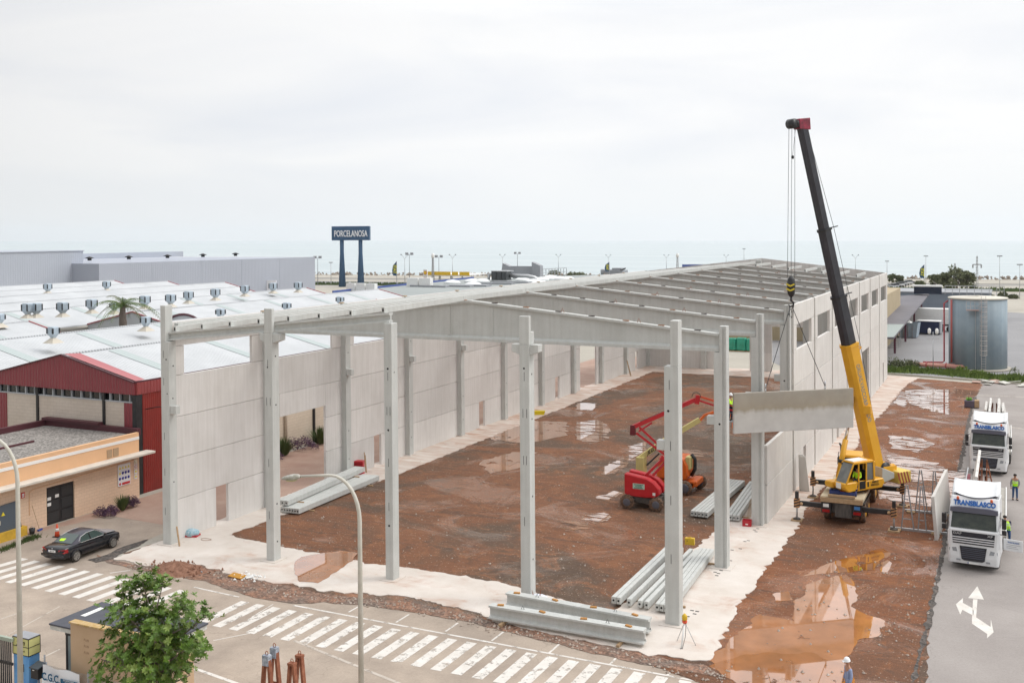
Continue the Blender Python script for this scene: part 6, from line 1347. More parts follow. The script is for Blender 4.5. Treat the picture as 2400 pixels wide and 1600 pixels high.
for dx in (-.22,0,.22):
    q=MB(); q.tube([(hb.x+dx*.8-hx,hb.y-hy,hb.z-13.9),(dx,0,1.4)],.014,4); q.build('hoist_rope',WIRE,ropes)
q=MB(); q.tube([(tip+H*.5-Vector((hx,hy,13.9))),(tip+H*.75-Vector((hx,hy,13.9))-Vector((0,0,1.7)))],.01,4); r_=q.build('limit_switch_cord',WIRE,ropes); q=MB(); q.lathe(tuple(tip+H*.75-Vector((hx,hy,13.9))-Vector((0,0,1.9))),[(.07,0),(.09,.1),(.07,.2)],8); q.build('limit_weight',BLACK,r_)
# hoist rope down the back of the boom
q=MB(); dr_=TM@Vector((-2.95,0,3.3)); q.tube([tip+bd_*.5-H*.35,foot_+bd_*l1-H*.85+Vector((0,0,.15)),foot_+bd_*ty-H*1.05,dr_],.015,4); KP(q,'luffing_rope',WIRE)
# operator
J=stand(.1); J['pelvis']=(0,0,.55); J['waist']=(0,.02,.70); J['chest']=(0,0,.95); J['neck']=(0,-.01,1.08); J['head0']=(0,-.02,1.14); J['head1']=(0,-.03,1.23); J['head2']=(0,-.02,1.31); J['face']=(.3,-1,0)
for s_,x in (('l',1),('r',-1)):
    J['sh'+s_]=(.185*x,0,.99); J['el'+s_]=(.24*x,-.08,.74); J['wr'+s_]=(.18*x,-.32,.72); J['ha'+s_]=(.17*x,-.40,.73); J['hp'+s_]=(.095*x,-.05,.52); J['kn'+s_]=(.14*x,-.45,.50); J['an'+s_]=(.14*x,-.52,.10); J['to'+s_]=(.14*x,-.68,.05)
op=TM@Vector((.25,1.05,2.1)); person('crane operator in yellow hi-vis shirt seated in the open crane cab',op,math.atan2(H.y,H.x)+math.pi/2+.5,J,HIVIS,NAVYC)
q=MB(); q.T=TM; q.box(-.3,.2,.8,1.3,2.3,2.62); q.box(-.35,-.22,.8,1.3,2.6,3.2); KP(q,'operator_seat',BLACK,cb_)

# ------------------------------------------------------------------ lorries
TWH=mat('lorry white paint',(.74,.75,.76),.28,var=.03,vscale=.8,spec=.5); VIS=mat('dark blue-grey visor',(.09,.09,.12),.35); GRL=mat('black grille',(.015,.015,.022),.5); BLT=mat('blue lettering',(.005,.09,.33),.5); AMB=mat('orange beacon',(.70,.13,.03),.3)
DECK=mat('worn timber deck',(.32,.30,.27),.85,col2=(.42,.40,.36),vscale=2); HEADL=mat('headlamp glass',(.30,.32,.34),.12,spec=.7)
WSG=mat('windscreen glass',(.012,.020,.018),.05,col2=(.05,.06,.045),vscale=1.6,spec=.6)
def TMB(T_): m=globals()['MB'](); m.T=T_; return m
def lorry(loc,rz,label):
    MB=globals()['MB']
    t=thing('lorry',label,'lorry',loc,rz,'white flatbed lorries waiting on the lane')
    W2=1.24
    # cab shell lofted from side profiles
    st=[(-W2,.10),(-W2+.10,0),(W2-.10,0),(W2,.10)]   # (x, setback of the nose)
    prof=[(.02,.35),(-.02,.75),(.0,1.05),(.05,2.15),(.16,2.2),(.52,3.12),(.62,3.2),(1.02,3.72),(2.35,3.72),(2.35,.6),(.9,.6)]
    q=MB(); n=len(prof); vs=[]
    for x,sb in st: vs+=[(x*(1 if z<3.0 else (.985 if z<3.5 else .96)),y+sb*(1 if y<.3 else .5),z) for y,z in prof]
    fs=[]
    for k in range(3): fs+=[(k*n+i,k*n+(i+1)%n,(k+1)*n+(i+1)%n,(k+1)*n+i) for i in range(n)]
    fs+=[tuple(range(n)),tuple(range(3*n,4*n))[::-1]]; q.add(vs,fs); cab=q.build('cab',TWH,t,bevel=.03)
    # roof deflector: scooped fairing rising to the rear with raised side wings
    q=MB(); q.smooth=True; rows=[(1.10,3.86),(1.25,3.85),(1.7,4.02),(2.2,4.22),(2.55,4.28)]; m_=13; vs=[]
    for j,(y,z) in enumerate(rows):
        for i in range(m_):
            a=-1+2*i/(m_-1); x=a*(1.0 if j==0 else 1.16); wing=max(0,abs(a)-.72)/.28
            e_=(1-a*a)*(.30 if j==0 else .16 if j==1 else 0); vs.append((x,y+.12-e_+wing*-.28*(j>0),z+wing*.12*(j>1)-e_*.42))
    fs=[(j*m_+i,j*m_+i+1,(j+1)*m_+i+1,(j+1)*m_+i) for j in range(len(rows)-1) for i in range(m_-1)]
    k=len(vs); vs+=[(x,y,3.66) for x,y,z in vs[(len(rows)-1)*m_:]]; fs+=[((len(rows)-1)*m_+i,(len(rows)-1)*m_+i+1,k+i+1,k+i) for i in range(m_-1)]
    k2=len(vs); L_=[vs[j*m_] for j in range(len(rows))]; R_=[vs[j*m_+m_-1] for j in range(len(rows))]
    vs+=[(x,y,3.6) for x,y,z in L_]+[(x,y,3.6) for x,y,z in R_]; nr=len(rows)
    fs+=[(j*m_,(j+1)*m_,k2+j+1,k2+j) for j in range(nr-1)]+[(j*m_+m_-1,(j+1)*m_+m_-1,k2+nr+j+1,k2+nr+j) for j in range(nr-1)]
    q.add(vs,fs); df=q.build('roof_deflector',TWH,t); q=MB(); q.tube([(x,y-.01,z-.02) for x,y,z in vs[:m_]],.022,5); q.build('deflector_shade_line',VIS,df)  # dark tube drawn in for the shade under the deflector's front lip
    q=MB(); q.add([(-1.12,.135,2.24),(1.12,.135,2.24),(1.06,.475,3.06),(-1.06,.475,3.06)],[(0,1,2,3)]); q.prism([(-1.12,.125,2.22),(1.12,.125,2.22),(1.06,.47,3.07),(-1.06,.47,3.07)],(0,.05,0)); q.build('windscreen',WSG,t)
    q=MB(); q.prism([(-1.17,.30,3.02),(1.17,.30,3.02),(1.17,.34,3.24),(.75,.34,3.28),(-.75,.34,3.28),(-1.17,.34,3.24)],(0,.2,0)); q.build('sun_visor',VIS,t)
    for s_ in (-1,1):
        q=MB(); q.prism([(s_*1.245,.45,2.25),(s_*1.245,1.5,2.25),(s_*1.235,1.5,3.0),(s_*1.235,.65,3.0)],(s_*.008,0,0)); q.build('side_window',GLASS,t)
        q=MB(); q.prism([(s_*1.15,.03,1.30),(s_*1.27,.12,1.30),(s_*1.27,.5,1.30),(s_*1.27,.5,2.05),(s_*1.27,.12,2.05),(s_*1.15,.03,2.05)][:4]+[],(0,0,.75)); q.build('corner_deflector',TWH,cab)
        q=MB(); q.cbox((s_*1.47,.28,2.62),(.22,.12,.52)); q.cbox((s_*1.47,.28,2.17),(.22,.12,.26)); q.bar((s_*1.24,.35,2.9),(s_*1.45,.3,2.9),.04,.04); q.bar((s_*1.24,.35,2.05),(s_*1.45,.3,2.05),.04,.04); q.build('mirror',BLACK,t,bevel=.03)
        q=MB(); q.prism([(s_*.78,-.035,.98),(s_*1.18,.02,.98),(s_*1.18,.02,1.14),(s_*.84,-.02,1.2)],(0,.04,0)); q.build('headlight',HEADL,t)
        q=MB(); q.box(s_*.72-.10,s_*.72+.10,-.045,-.02,.52,.60); q.build('fog_lamp',GREYM,t)
        q=MB(); q.lathe((s_*.83,.75,3.58),[(.07,0),(.07,.12),(.04,.17)],10); q.build('beacon',AMB,t)
    q=MB(); q.prism([(-1.0,-.008,1.42),(1.0,-.008,1.42),(1.05,.03,2.05),(-1.05,.03,2.05)],(0,.03,0)); gr_=q.build('upper_grille',GRL,t)
    q=MB()
    for z in (1.52,1.64,1.76): q.box(-1.02,1.02,-.035,-.0,z-.022,z+.022)
    q.build('white_grille_bars',TWH,gr_)
    q=MB(); q.prism([(-.66,-.05,1.30),(.66,-.05,1.30),(.56,-.06,.62),(.44,-.06,.55),(-.44,-.06,.55),(-.56,-.06,.62)],(0,.06,0)); lg=q.build('lower_grille',GRL,t)
    q=MB(); 
    for z in (.72,.82,.92,1.02,1.12): q.box(-.58,.58,-.065,-.058,z-.012,z+.012)
    q.box(-.56,.56,-.07,-.058,1.2,1.225); q.build('grille_slat',mat('grey grille slat',(.10,.11,.15),.4) if 'grey grille slat' not in MATS else MATS['grey grille slat'],lg)
    q=MB(); q.box(-.26,.26,-.06,-.03,.40,.50); q.build('number_plate',WHITEP,t); q=MB(); q.box(-.26,-.22,-.062,-.058,.40,.50); q.build('blue_plate_strip',BLUEM,t)
    text_mesh('DAF',.15,.004,'maker_lettering',STEEL,t,facing(Vector((-.78,.012,1.95)),(1,0,0),(0,.05,1)),xs=1.5,bold=.004); text_mesh('XF',.15,.004,'maker_lettering',STEEL,t,facing(Vector((.82,.012,1.95)),(1,0,0),(0,.05,1)),xs=1.5,bold=.004)
    text_mesh('TRANSBLASCO',.38,.008,'company_lettering',BLT,t,facing(Vector((0,.73,3.43)),(1,0,0),(0,.61,.79)),xs=.80,bold=.02)
    q=MB(); q.box(-1.2,1.2,.1,2.3,.45,.62); q.box(-.45,.45,2.3,6.2,.62,.9); q.build('tractor_chassis',BLACK,t)
    for y in (1.35,5.1):
        for s_ in (-1,1): q=MB(); q.lathe((s_*1.02-.16,y,.5),[(.28,0),(.48,.02),(.5,.08),(.5,.25),(.48,.31),(.28,.33)],18,'X'); q.build('wheel',RUBBER,t)
    # trailer bed, straight along the lane behind the slightly turned cab
    TR_=Matrix.Translation((0,4.6,0))@Matrix.Rotation(-rz,4,'Z')@Matrix.Translation((0,-4.6,0))
    MB=lambda: TMB(TR_)
    q=MB(); q.box(-1.25,1.25,2.9,14.8,1.12,1.28); tb=q.build('flatbed',DECK,t); q=MB(); q.box(-.5,.5,3.2,14.5,.75,1.12); q.build('trailer_chassis',BLACK,t)
    for s_ in (-1,1):
        q=MB(); q.box(s_*1.25-.03,s_*1.25+.03,2.9,14.8,1.08,1.36); q.build('side_rail',WHITEP,tb)
        for y in (10.4,11.7,13.0): q=MB(); q.lathe((s_*1.05-.15,y,.5),[(.28,0),(.48,.02),(.5,.08),(.5,.22),(.48,.28),(.28,.3)],16,'X'); q.build('wheel',RUBBER,t)
    # A-frame stanchions on the bed
    for y in (7.2,12.0):
        for s_ in (-1,1):
            q=MB(); top=(s_*.14,y,3.6); 
            for dy in (-.0,):
                q.bar((s_*.62,y,1.28),top,.08,.08); q.bar((s_*.14,y,1.28),top,.08,.08)
            for z in (1.7,2.1,2.5,2.9): 
                f=(z-1.28)/2.32; q.bar((s_*(.62-.48*f),y,z),(s_*.14,y,z),.05,.05)
            q.bar((s_*.14,y,3.5),(s_*.14,y+1.0,1.4),.05,.05); q.build('a_frame_rack',RUST,t)
    return t
def leaning_panel(loc,label,x,y0,y1,h,side,t_=.16,tilt=.2,m_=PANELO,name='precast_wall_slab',cat='wall panel',rz=0,group=None):
    t=thing(name,label,cat,loc,rz,group); q=MB(); dx=side*math.sin(tilt)*h; dz=math.cos(tilt)*h; ox=side*-1*t_
    q.prism([(x,y0,0),(x-dx,y0,dz),(x-dx-ox*1,y0,dz+.03),(x-ox,y0,.03)],(0,y1-y0,0)); q.build('slab',m_,t,bevel=.01)
    for y in ((y0*.8+y1*.2),(y0*.5+y1*.5),(y0*.2+y1*.8)): 
        q=MB(); q.cbox((x-dx-ox*.5,y,dz+.035),(.05,.12,.03)); q.build('lifting_insert',STEEL,t)
    return t
T1=(42.50,14.05,.004); T2=(42.85,38.3,.004)
lorry(T1,R(-4),'front white flatbed lorry with blue roof lettering and an open cab door')
lorry(T2,R(-4),'rear white flatbed lorry with blue roof lettering, loaded with pairs of leaning concrete panels')
def on(T,rz,x,y,z=1.28): return (T[0]+.32,T[1]+.01,T[2]+z)
leaning_panel(on(T1,R(-3),0,0),'single pale concrete panel leaning on the rack of the front lorry',-.72,6.3,14.6,2.45,-1,rz=0,group='concrete panels on the lorries')
t=thing('red_stanchion_load','dark red steel load lying along the left side of the front lorry bed','steel frame',on(T1,R(-3),0,0),0); q=MB(); q.box(-1.1,-.86,10.5,14.0,0,.9); q.build('red_steel',mat('crimson steel',(.30,.01,.03),.5),t); q=MB(); q.bar((-1.2,8.5,.1),(-1.0,14,1.3),.06,.06); q.bar((-1.15,8.8,.1),(-1.15,14,.4),.06,.06); q.build('tie_bar',STEEL,t)
for x,y0,y1,sd,lab,k in ((-.72,6.8,14.2,-1,'inner left concrete panel on the rear lorry',0),(-1.0,8.6,13.4,-1,'outer left shorter concrete panel on the rear lorry',1),(.72,6.8,14.2,1,'inner right concrete panel on the rear lorry',2),(1.0,8.6,13.2,1,'outer right shorter concrete panel on the rear lorry',3)):
    leaning_panel(on(T2,R(-4),0,0),lab,x,y0,y1,2.45 if k%2==0 else 2.25,sd,rz=0,group='concrete panels on the lorries')
t=thing('lorry_door','white lorry cab door panel with blue sign lettering, swung open beside the man','door',(43.95,15.1,1.05),R(-14)); q=MB(); q.box(0,.95,-.03,.03,0,.62); q.build('door_skin',TWH,t,bevel=.02)
text_mesh('TRANS BLASCO',.11,.003,'door_lettering',BLT,t,facing(Vector((.5,-.034,.46)),(1,0,0),(0,0,1)),xs=.75,bold=.003)
for z,w_ in ((.33,.7),(.24,.5),(.15,.6)): q=MB(); q.box(.15,.15+w_,-.036,-.031,z,z+.02); q.build('text_line',GREYM,t)
# panel leaning on ground trestles next to the front lorry
t=thing('leaning_floor_panel','tall grey concrete panel standing on edge beside the front lorry, leaning on steel trestles','wall panel',(40.3,19.8,.02)); q=MB(); q.add([(0,-.6,0),(.18,-.6,.0),(.52,7.4,0),(.34,7.4,0),(-.20,-.6,2.5),(-.02,-.6,2.55),(.32,7.4,2.55),(.14,7.4,2.5)],[(0,1,2,3),(4,5,6,7),(0,1,5,4),(2,3,7,6),(1,2,6,5),(0,3,7,4)]); q.build('slab',PANELO,t)
def trestle(loc,rz,label):
    t=thing('steel_trestle',label,'trestle',loc,rz,'steel trestles holding the floor panel')
    q=MB(); q.box(-1.6,1.6,-.08,.08,.0,.14); q.build('base_beam',STEEL,t)
    for x0,x1 in ((-.95,-.35),(.0,.35)):
        q=MB(); q.bar((x0,0,.14),((x0+x1)/2-.05,0,2.75),.07,.07); q.bar((x1+.1,0,.14),((x0+x1)/2+.05,0,2.75),.07,.07)
        for z in (.7,1.9): 
            f=z/2.75; m0=(x0+x1)/2; q.bar((x0+(m0-x0)*f,0,z),(x1+(m0-x1)*f,0,z),.05,.05)
        q.build('upright_frame',GREYM,t)
    for x in (-1.2,1.0): q=MB(); q.cbox((x,-.3,.06),(.5,.35,.1)); q.build('timber_block',WOOD,t)
trestle((39.3,20.7,.012),0,'nearer steel trestle frame beside the standing floor panel'); trestle((39.75,25.3,.012),0,'farther steel trestle frame beside the standing floor panel')
t=thing('plank','pale timber plank end lying in mud left of the trestles','plank',G(2123,1186)); q=MB(); q.cbox((0,0,.06),(.7,.3,.1)); q.build('board',WOOD,t)
t=thing('generator_crate','dark crate with a green bag on top at the edge of the far mud','crate',G(2278,955)); q=MB(); q.box(-.7,.7,-.4,.4,.05,.75); q.build('crate_body',mat('purple grey crate',(.10,.08,.11),.6),t,bevel=.04); q=MB(); q.box(.25,.68,-.42,.42,.1,.8); q.build('tan_lid',WOOD,t); q=MB(); leaf_cloud(q,[(-.25,0,.85)],.3,60,.14,random.Random(5)); q.build('green_bag',mat('lime plastic',(.15,.42,.02),.5),t)
# ------------------------------------------------------------------ access lifts
LRED=mat('lift red paint',(.48,.012,.02),.3,var=.1,vscale=2,spec=.5); LORG=mat('lift orange paint',(.68,.13,.015),.35,var=.1,vscale=2); LCRM=mat('lift cream paint',(.58,.50,.20),.5,var=.06,vscale=2)
def Wd(dep): return lambda u,v: depth_at(u,v,dep)
rl=thing('red_boom_lift','red articulated boom lift with muddy tyres in the middle of the clay plot','boom lift',(22.5,19.3,.01)); 
def LB(mb,n,m,par=None,**k): return mb.build(n,m,par or rl,world=True,**k)
for x,y in ((21.6,18.65),(23.55,18.75),(21.8,20.6),(23.75,20.7)):
    q=MB(); q.lathe((x,y-.16,.46),[(.26,0),(.42,.02),(.46,.08),(.46,.24),(.42,.3),(.26,.32)],20,'Y'); w_=LB(q,'wheel',MUDR); q=MB(); q.lathe((x,y-.15,.46),[(.27,0),(.22,-.03),(.08,-.02)],16,'Y'); LB(q,'hub',mat('grey hub',(.10,.10,.12),.5) if 'grey hub' not in MATS else MATS['grey hub'],w_)
    q=MB()
    for k in range(14):
        a=2*math.pi*k/14; q.cbox((x+math.cos(a)*.455,y,.46+math.sin(a)*.455),(.07,.32,.07),0,Matrix.Rotation(-a,4,'Y'))
    LB(q,'tread',MUDR,w_)
q=MB(); q.box(21.5,23.7,18.85,20.5,.42,.80); LB(q,'chassis',CHAS,bevel=.03)
q=MB(); pr=[(21.35,.95),(21.55,.82),(22.8,.80),(23.45,.85),(23.78,1.1),(23.72,1.45),(23.35,1.85),(22.9,2.08),(21.75,2.25),(21.35,2.3)]; q.prism([(x,18.75,z) for x,z in pr],(0,.55,0)); rb_=LB(q,'side_cover',LRED,bevel=.06)
q=MB(); q.prism([(x,19.75,z) for x,z in pr],(0,.5,0)); LB(q,'side_cover',LRED,bevel=.05); q=MB(); q.box(21.38,22.9,19.3,19.75,.9,1.6); LB(q,'turntable',mat('dark red',(.12,.01,.015),.5))
q=MB(); q.box(21.95,22.75,18.735,18.748,1.35,1.70); lp=LB(q,'notice_plate',mat('mint plate',(.45,.62,.52),.5),rb_)
for k,tx in enumerate(('ECONOLEVA','ALQUILER','MAQUINARIA')):
    o=text_mesh(tx,.105,.003,'plate_lettering',mat('dark green lettering',(.0,.12,.07),.5) if k==0 else MATS['dark green lettering'],None,facing(Vector((22.35,18.73,1.62-.105*k)),(1,0,0),(0,0,1)),xs=.95,bold=.003); o.parent=lp; o.matrix_parent_inverse=parent_matrix(lp).inverted()
q=MB(); q.box(23.3,23.48,18.73,18.747,1.02,1.2); LB(q,'white_label',WHITEP,rb_)
Wr=Wd(68.9)
def arm(pts,w_,h,m_,n='boom_arm',W_=None,off=0):
    q=MB(); P=[(W_ or Wr)(*p) for p in pts]
    for a,b_ in zip(P[:-1],P[1:]): q.bar(a+Vector((off*-.43,off*.9,0))*0+Vector((0,off,0)),b_+Vector((0,off,0)),w_,h)
    return LB(q,n,m_)
arm([(1511,1116),(1552,1076)],.14,.17,LRED); arm([(1524,1120),(1566,1075)],.14,.17,LRED); arm([(1548,1070),(1572,1085)],.3,.3,LRED,'knuckle')
arm([(1565,1070),(1491,1014)],.13,.15,LRED); arm([(1558,1056),(1498,1000)],.13,.15,LRED)
arm([(1483,1019),(1484,996)],.3,.32,mat('dark crimson steel',(.13,.008,.015),.5),'elbow_block')
arm([(1484,1000),(1630,936)],.22,.26,LRED,'telescopic_boom'); arm([(1500,988),(1600,945)],.1,.05,BLACK,'hose_track'); arm([(1497,1010),(1528,990)],.12,.12,LRED,'lift_cylinder')
arm([(1632,946),(1636,926)],.25,.3,LRED,'elbow_block'); arm([(1634,927),(1690,944),(1722,951)],.12,.12,mat('faded red boom',(.62,.07,.02),.4)); arm([(1638,938),(1690,955),(1722,962)],.12,.12,LRED)
q=MB(); c=Wr(1632,930); q.tube([(c+Vector((math.cos(a)*.3,0,math.sin(a)*.3))) for a in [math.pi*k/8 for k in range(9)]],.025,5); LB(q,'hose_loop',BLACK)
bc=Wr(1722,985); fl=bc.z
q=MB(); q.box(bc.x-.9,bc.x+.9,bc.y-.4,bc.y+.4,fl-.06,fl); bk_=LB(q,'basket_floor',GREYM)
q=MB()
for x in (-.9,0,.9):
    for y in (-.4,.4): q.bar((bc.x+x,bc.y+y,fl),(bc.x+x,bc.y+y,fl+1.1),.045,.045)
for z in (.55,1.1):
    for y in (-.4,.4): q.bar((bc.x-.9,bc.y+y,fl+z),(bc.x+.9,bc.y+y,fl+z),.045,.045)
    for x in (-.9,.9): q.bar((bc.x+x,bc.y-.4,fl+z),(bc.x+x,bc.y+.4,fl+z),.045,.045)
LB(q,'basket_railing',mat('grey rail',(.12,.12,.13),.5),bk_)
J=stand(.08); J['elr']=(-.26,-.12,1.14); J['wrr']=(-.24,-.33,1.05); J['har']=(-.24,-.41,1.05); J['ell']=(.26,-.12,1.14); J['wrl']=(.24,-.33,1.05); J['hal']=(.24,-.41,1.05)
person('worker in hi-vis jacket and white hard hat standing in the lift basket',(bc.x-.28,bc.y,fl),1.3,J,HIVIS,NAVYC,helmet=HELM)
ol=thing('orange_boom_lift','orange boom lift with a cream lettered boom behind the red one','boom lift',(23.6,24.3,.01)); Wo=Wd(73.3); rl_=rl; rl=ol
for x,y in ((24.1,23.6),(24.5,25.9),(21.9,23.9),(22.3,26.2)):
    q=MB(); q.lathe((x-.05,y-.2,.5),[(.28,0),(.46,.02),(.5,.08),(.5,.3),(.46,.36),(.28,.38)],20,'Y'); w_=LB(q,'wheel',MUDR); q=MB(); q.lathe((x-.05,y-.2,.5),[(.34,0),(.30,-.03),(.12,-.04)],16,'Y'); LB(q,'hub',MATS['grey hub'],w_)
q=MB(); q.box(21.8,24.6,23.9,25.8,.45,.85); LB(q,'chassis',LORG,bevel=.05)
q=MB(); q.box(24.2,24.8,23.9,25.7,.55,.95); LB(q,'axle_box',LORG,bevel=.05)
q=MB(); pr=[(21.9,.95),(24.0,.95),(24.25,1.3),(24.2,2.0),(23.9,2.5),(22.2,2.45)]; q.prism([(x,23.75,z) for x,z in pr],(0,1.9,0)); LB(q,'engine_cover',LORG,bevel=.1)
q=MB(); q.box(24.0,24.35,23.9,24.6,1.7,2.6); LB(q,'tank_panel',LCRM,bevel=.05); q=MB(); q.tube([(24.3,24.4,1.2),(24.55,24.4,1.7),(24.55,24.4,2.4),(24.3,24.4,2.7)],.13,8); LB(q,'black_guard',BLACK)
arm([(1503,1108),(1503,1070)],.55,.75,LCRM,'mast_box',Wo); arm([(1499,1074),(1560,1030),(1640,983)],.24,.34,LCRM,'main_boom',Wo)
arm([(1515,1090),(1545,1062)],.1,.1,BLACK,'lift_cylinder',Wo); arm([(1640,985),(1652,972),(1672,966),(1722,974)],.16,.16,LORG,'jib',Wo); arm([(1660,985),(1722,985)],.12,.12,LORG,'jib_lower_bar',Wo)
a=Wo(1527,1052); b_=Wo(1560,1030); o=text_mesh('JLG JET',.36,.006,'boom_lettering',BLACK,None,facing(Wo(1532,1050)+Vector((.1,-.22,.0)),(b_-a),Vector((0,-.1,1))),xs=1.0,bold=.012,shear=.2); o.parent=ol; o.matrix_parent_inverse=parent_matrix(ol).inverted()
q=MB(); p=Wo(1735,985); q.box(p.x-.5,p.x+.6,p.y-.4,p.y+.4,p.z-.5,p.z+.6); LB(q,'basket',LORG); rl=rl_
# ------------------------------------------------------------------ concrete sticks and beams on the ground
def stick(name,label,a,b_,group,w_=.24,h=.34,par=None):
    a,b_=Vector(a),Vector(b_); d=b_-a; L_=d.length; ang=math.atan2(d.y,d.x)
    t=thing(name,label,'concrete purlin',(a.x,a.y,a.z),ang,group); q=MB(); q.box(0,L_,-w_/2,w_/2,0,h); q.build('purlin_body',CONC,t,bevel=.015)
    q=MB(); q.tube([(-.004,0,h*.5),(.02,0,h*.5)],.055,8); q.build('hollow_end',HOLE,t); return t
def stack(n,near,far,z0,group,desc,w_=.27,gap=.02,skip=()):  # skip: explicit offsets
    A=Vector(near); B_=Vector(far); d=(B_-A); d.z=0; d.normalize(); nn=Vector((d.y,-d.x,0)); names=['leftmost','second','third','fourth','fifth','sixth','seventh']
    for k in range(n):
        o_=nn*(skip[k] if skip else (w_+gap)*k); stick('concrete_purlin','%s purlin of the %s'%(names[k] if k<n-1 else 'rightmost',desc),A+o_+Vector((0,0,z0)),B_+o_+Vector((0,0,z0)),group,w_)
    for f in (.12,.85):
        p=A.lerp(B_,f); wd=(w_+gap)*n; q=MB(); q.bar(p-nn*.35+Vector((0,0,z0-.05)),p+nn*(wd+.25)+Vector((0,0,z0-.05)),.12,.09); tag(q.build('timber_bearer',WOOD),('near' if f<.5 else 'far')+' timber bearer under the '+desc,'timber bearer','timber bearers')
stack(5,G(1438,1421),G(1566,1298),.15,'purlins lying near the front corner columns','spread stack left of the corner column',.22,.03,(0,.25,.78,1.32,1.66))
stack(4,G(1540,1438),G(1644,1303),.15,'purlins lying near the front corner columns','stack right of the corner column',.19,.02)
stack(5,G(1622,1213),G(1713,1137),.12,'purlins lying inside the plot','inner stack left of the second side column',.2,.03)
stack(4,G(1703,1222),G(1760,1142),.12,'purlins lying inside the plot','inner stack right of the second side column',.2,.03)
stack(7,G(661,1203),G(853,1124),.1,'purlins lying behind the second front column','lower layer of the stack behind the second front column',.19,.015)
stack(3,G(661,1203)+Vector((-.35,.1,0)),G(843,1120)+Vector((-.35,.1,0)),.5,'purlins lying behind the second front column','upper layer of the stack behind the second front column',.27,.02)
for k,(a,b_,lab) in enumerate((((1150,1455),(1512,1517),'nearer I-shaped concrete roof beam lying along the kerb on timbers'),((1190,1425),(1524,1490),'farther I-shaped concrete roof beam lying along the kerb on timbers'))):
    A=G(*a); B_=G(*b_); L_=(B_-A).length; t=thing('concrete_beam',lab,'concrete beam',(A.x,A.y,.05),math.atan2(B_.y-A.y,B_.x-A.x),'beams lying at the front edge')
    q=edge_beam(0,.14,L_,.14,0,depth=.62,hw=.22); q.build('beam_body',CONC,t)
    for f in (.07,.35,.62,.9): q=MB(); q.cbox((L_*f,0,.79),(.3,.13,.07),.3*(-1)**int(f*10)); q.build('wooden_block',mat('orange brown block',(.46,.22,.06),.8) if 'orange brown block' not in MATS else MATS['orange brown block'],t)
    for f in (.22,.77): q=MB(); q.tube([(L_*f-.08,0,.75),(L_*f,0,.93),(L_*f+.08,0,.75)],.014,4); q.build('lifting_loop',WIRE,t)
    for f in (.0,1.0): q=MB(); q.tube([(L_*f+(-.006 if f<.5 else .006),0,.28),(L_*f+(.02 if f<.5 else -.02),0,.28)],.05,8); q.build('end_hole',HOLE,t)
    for f in (.1,.86): q=MB(); q.cbox((L_*f,-.12,.07),(.14,.95,.13)); tag(q.build('timber_support',WOOD),lab.split()[0]+' concrete beam timber support, '+('left' if f<.5 else 'right')+' end','timber','timber supports under the beams'); o=COL.objects[-1]; o.location=(A.x,A.y,.02); o.rotation_euler=(0,0,math.atan2(B_.y-A.y,B_.x-A.x))
# smaller site things
def boxy(name,label,cat,loc,rz,parts):
    t=thing(name,label,cat,loc,rz)
    for n,m_,f in parts: q=MB(); f(q); q.build(n,m_,t,bevel=.015)
    return t
YC=mat('yellow case plastic',(.62,.40,.02),.5); RBX=mat('red box plastic',(.45,.01,.02),.4); WBAG=mat('white woven sack',(.70,.72,.78),.8,var=.1,vscale=8,bump=.8,bscale=9)
boxy('instrument_case','yellow hard instrument case standing on the purlin stack','case',G(1617,1296)+Vector((0,0,.5)),.1,[('case_body',YC,lambda q:q.box(-.27,.27,-.12,.12,0,.38)),('handle',YC,lambda q:q.box(-.08,.08,-.03,.03,.38,.43)),('latch',BLACK,lambda q:q.box(-.15,-.11,-.13,-.12,.2,.26))])
boxy('red_toolbox','red open toolbox in front of the third side column','toolbox',G(1751,1233),.1,[('box',RBX,lambda q:(q.box(-.27,.27,-.2,-.17,0,.42),q.box(-.27,.27,.17,.2,0,.42),q.box(-.27,-.24,-.2,.2,0,.42),q.box(.24,.27,-.2,.2,0,.42),q.box(-.27,.27,-.2,.2,0,.03))),('white_label',WHITEP,lambda q:q.box(-.08,.08,-.206,-.2,.15,.22))])
boxy('timber_sticks','bundle of thin timber sticks leaning behind the red toolbox','timber',G(1752,1222),.0,[('sticks',WOOD,lambda q:[q.bar((-.1+.05*k,.1,0),(.05+.05*k,.6+.04*k,1.3),.03,.03) for k in range(5)])])
boxy('red_power_cabinet','red ribbed power cabinet behind the second front column','cabinet',G(840,1111),.3,[('cabinet_body',RBX,lambda q:q.box(-.42,.42,-.25,.25,0,1.05)),('ribs',mat('dark red ribs',(.22,.005,.01),.5),lambda q:[q.box(-.35+.1*k,-.31+.1*k,-.265,-.25,.1,.95) for k in range(8)])])
boxy('leaning_plank','narrow plank leaning on the wall panel beside the red cabinet','plank',G(858,1108),0,[('board',WOOD,lambda q:(q.bar((0,0,0),(-.35,.3,1.5),.06,.1),q.bar((.05,0,.02),(-.25,.3,1.3),.05,.05)))])
boxy('yellow_skid','yellow trough at the foot of the left wall behind the fourth front column','trough',G(1263,972),.4,[('trough',mat('bright yellow steel',(.72,.55,.01),.5),lambda q:q.prism([(-.6,-.25,0),(.5,-.25,0),(.65,-.25,.42),(-.75,-.25,.42)],(0,.5,0)))])
boxy('leaning_post','thin rod leaning beside the far left wall column','rod',G(1478,882),.2,[('rod',WOOD,lambda q:(q.bar((0,0,0),(-.5,.2,2.0),.08,.08),q.bar((.1,0,0),(-.45,.2,2.0),.06,.06)))])
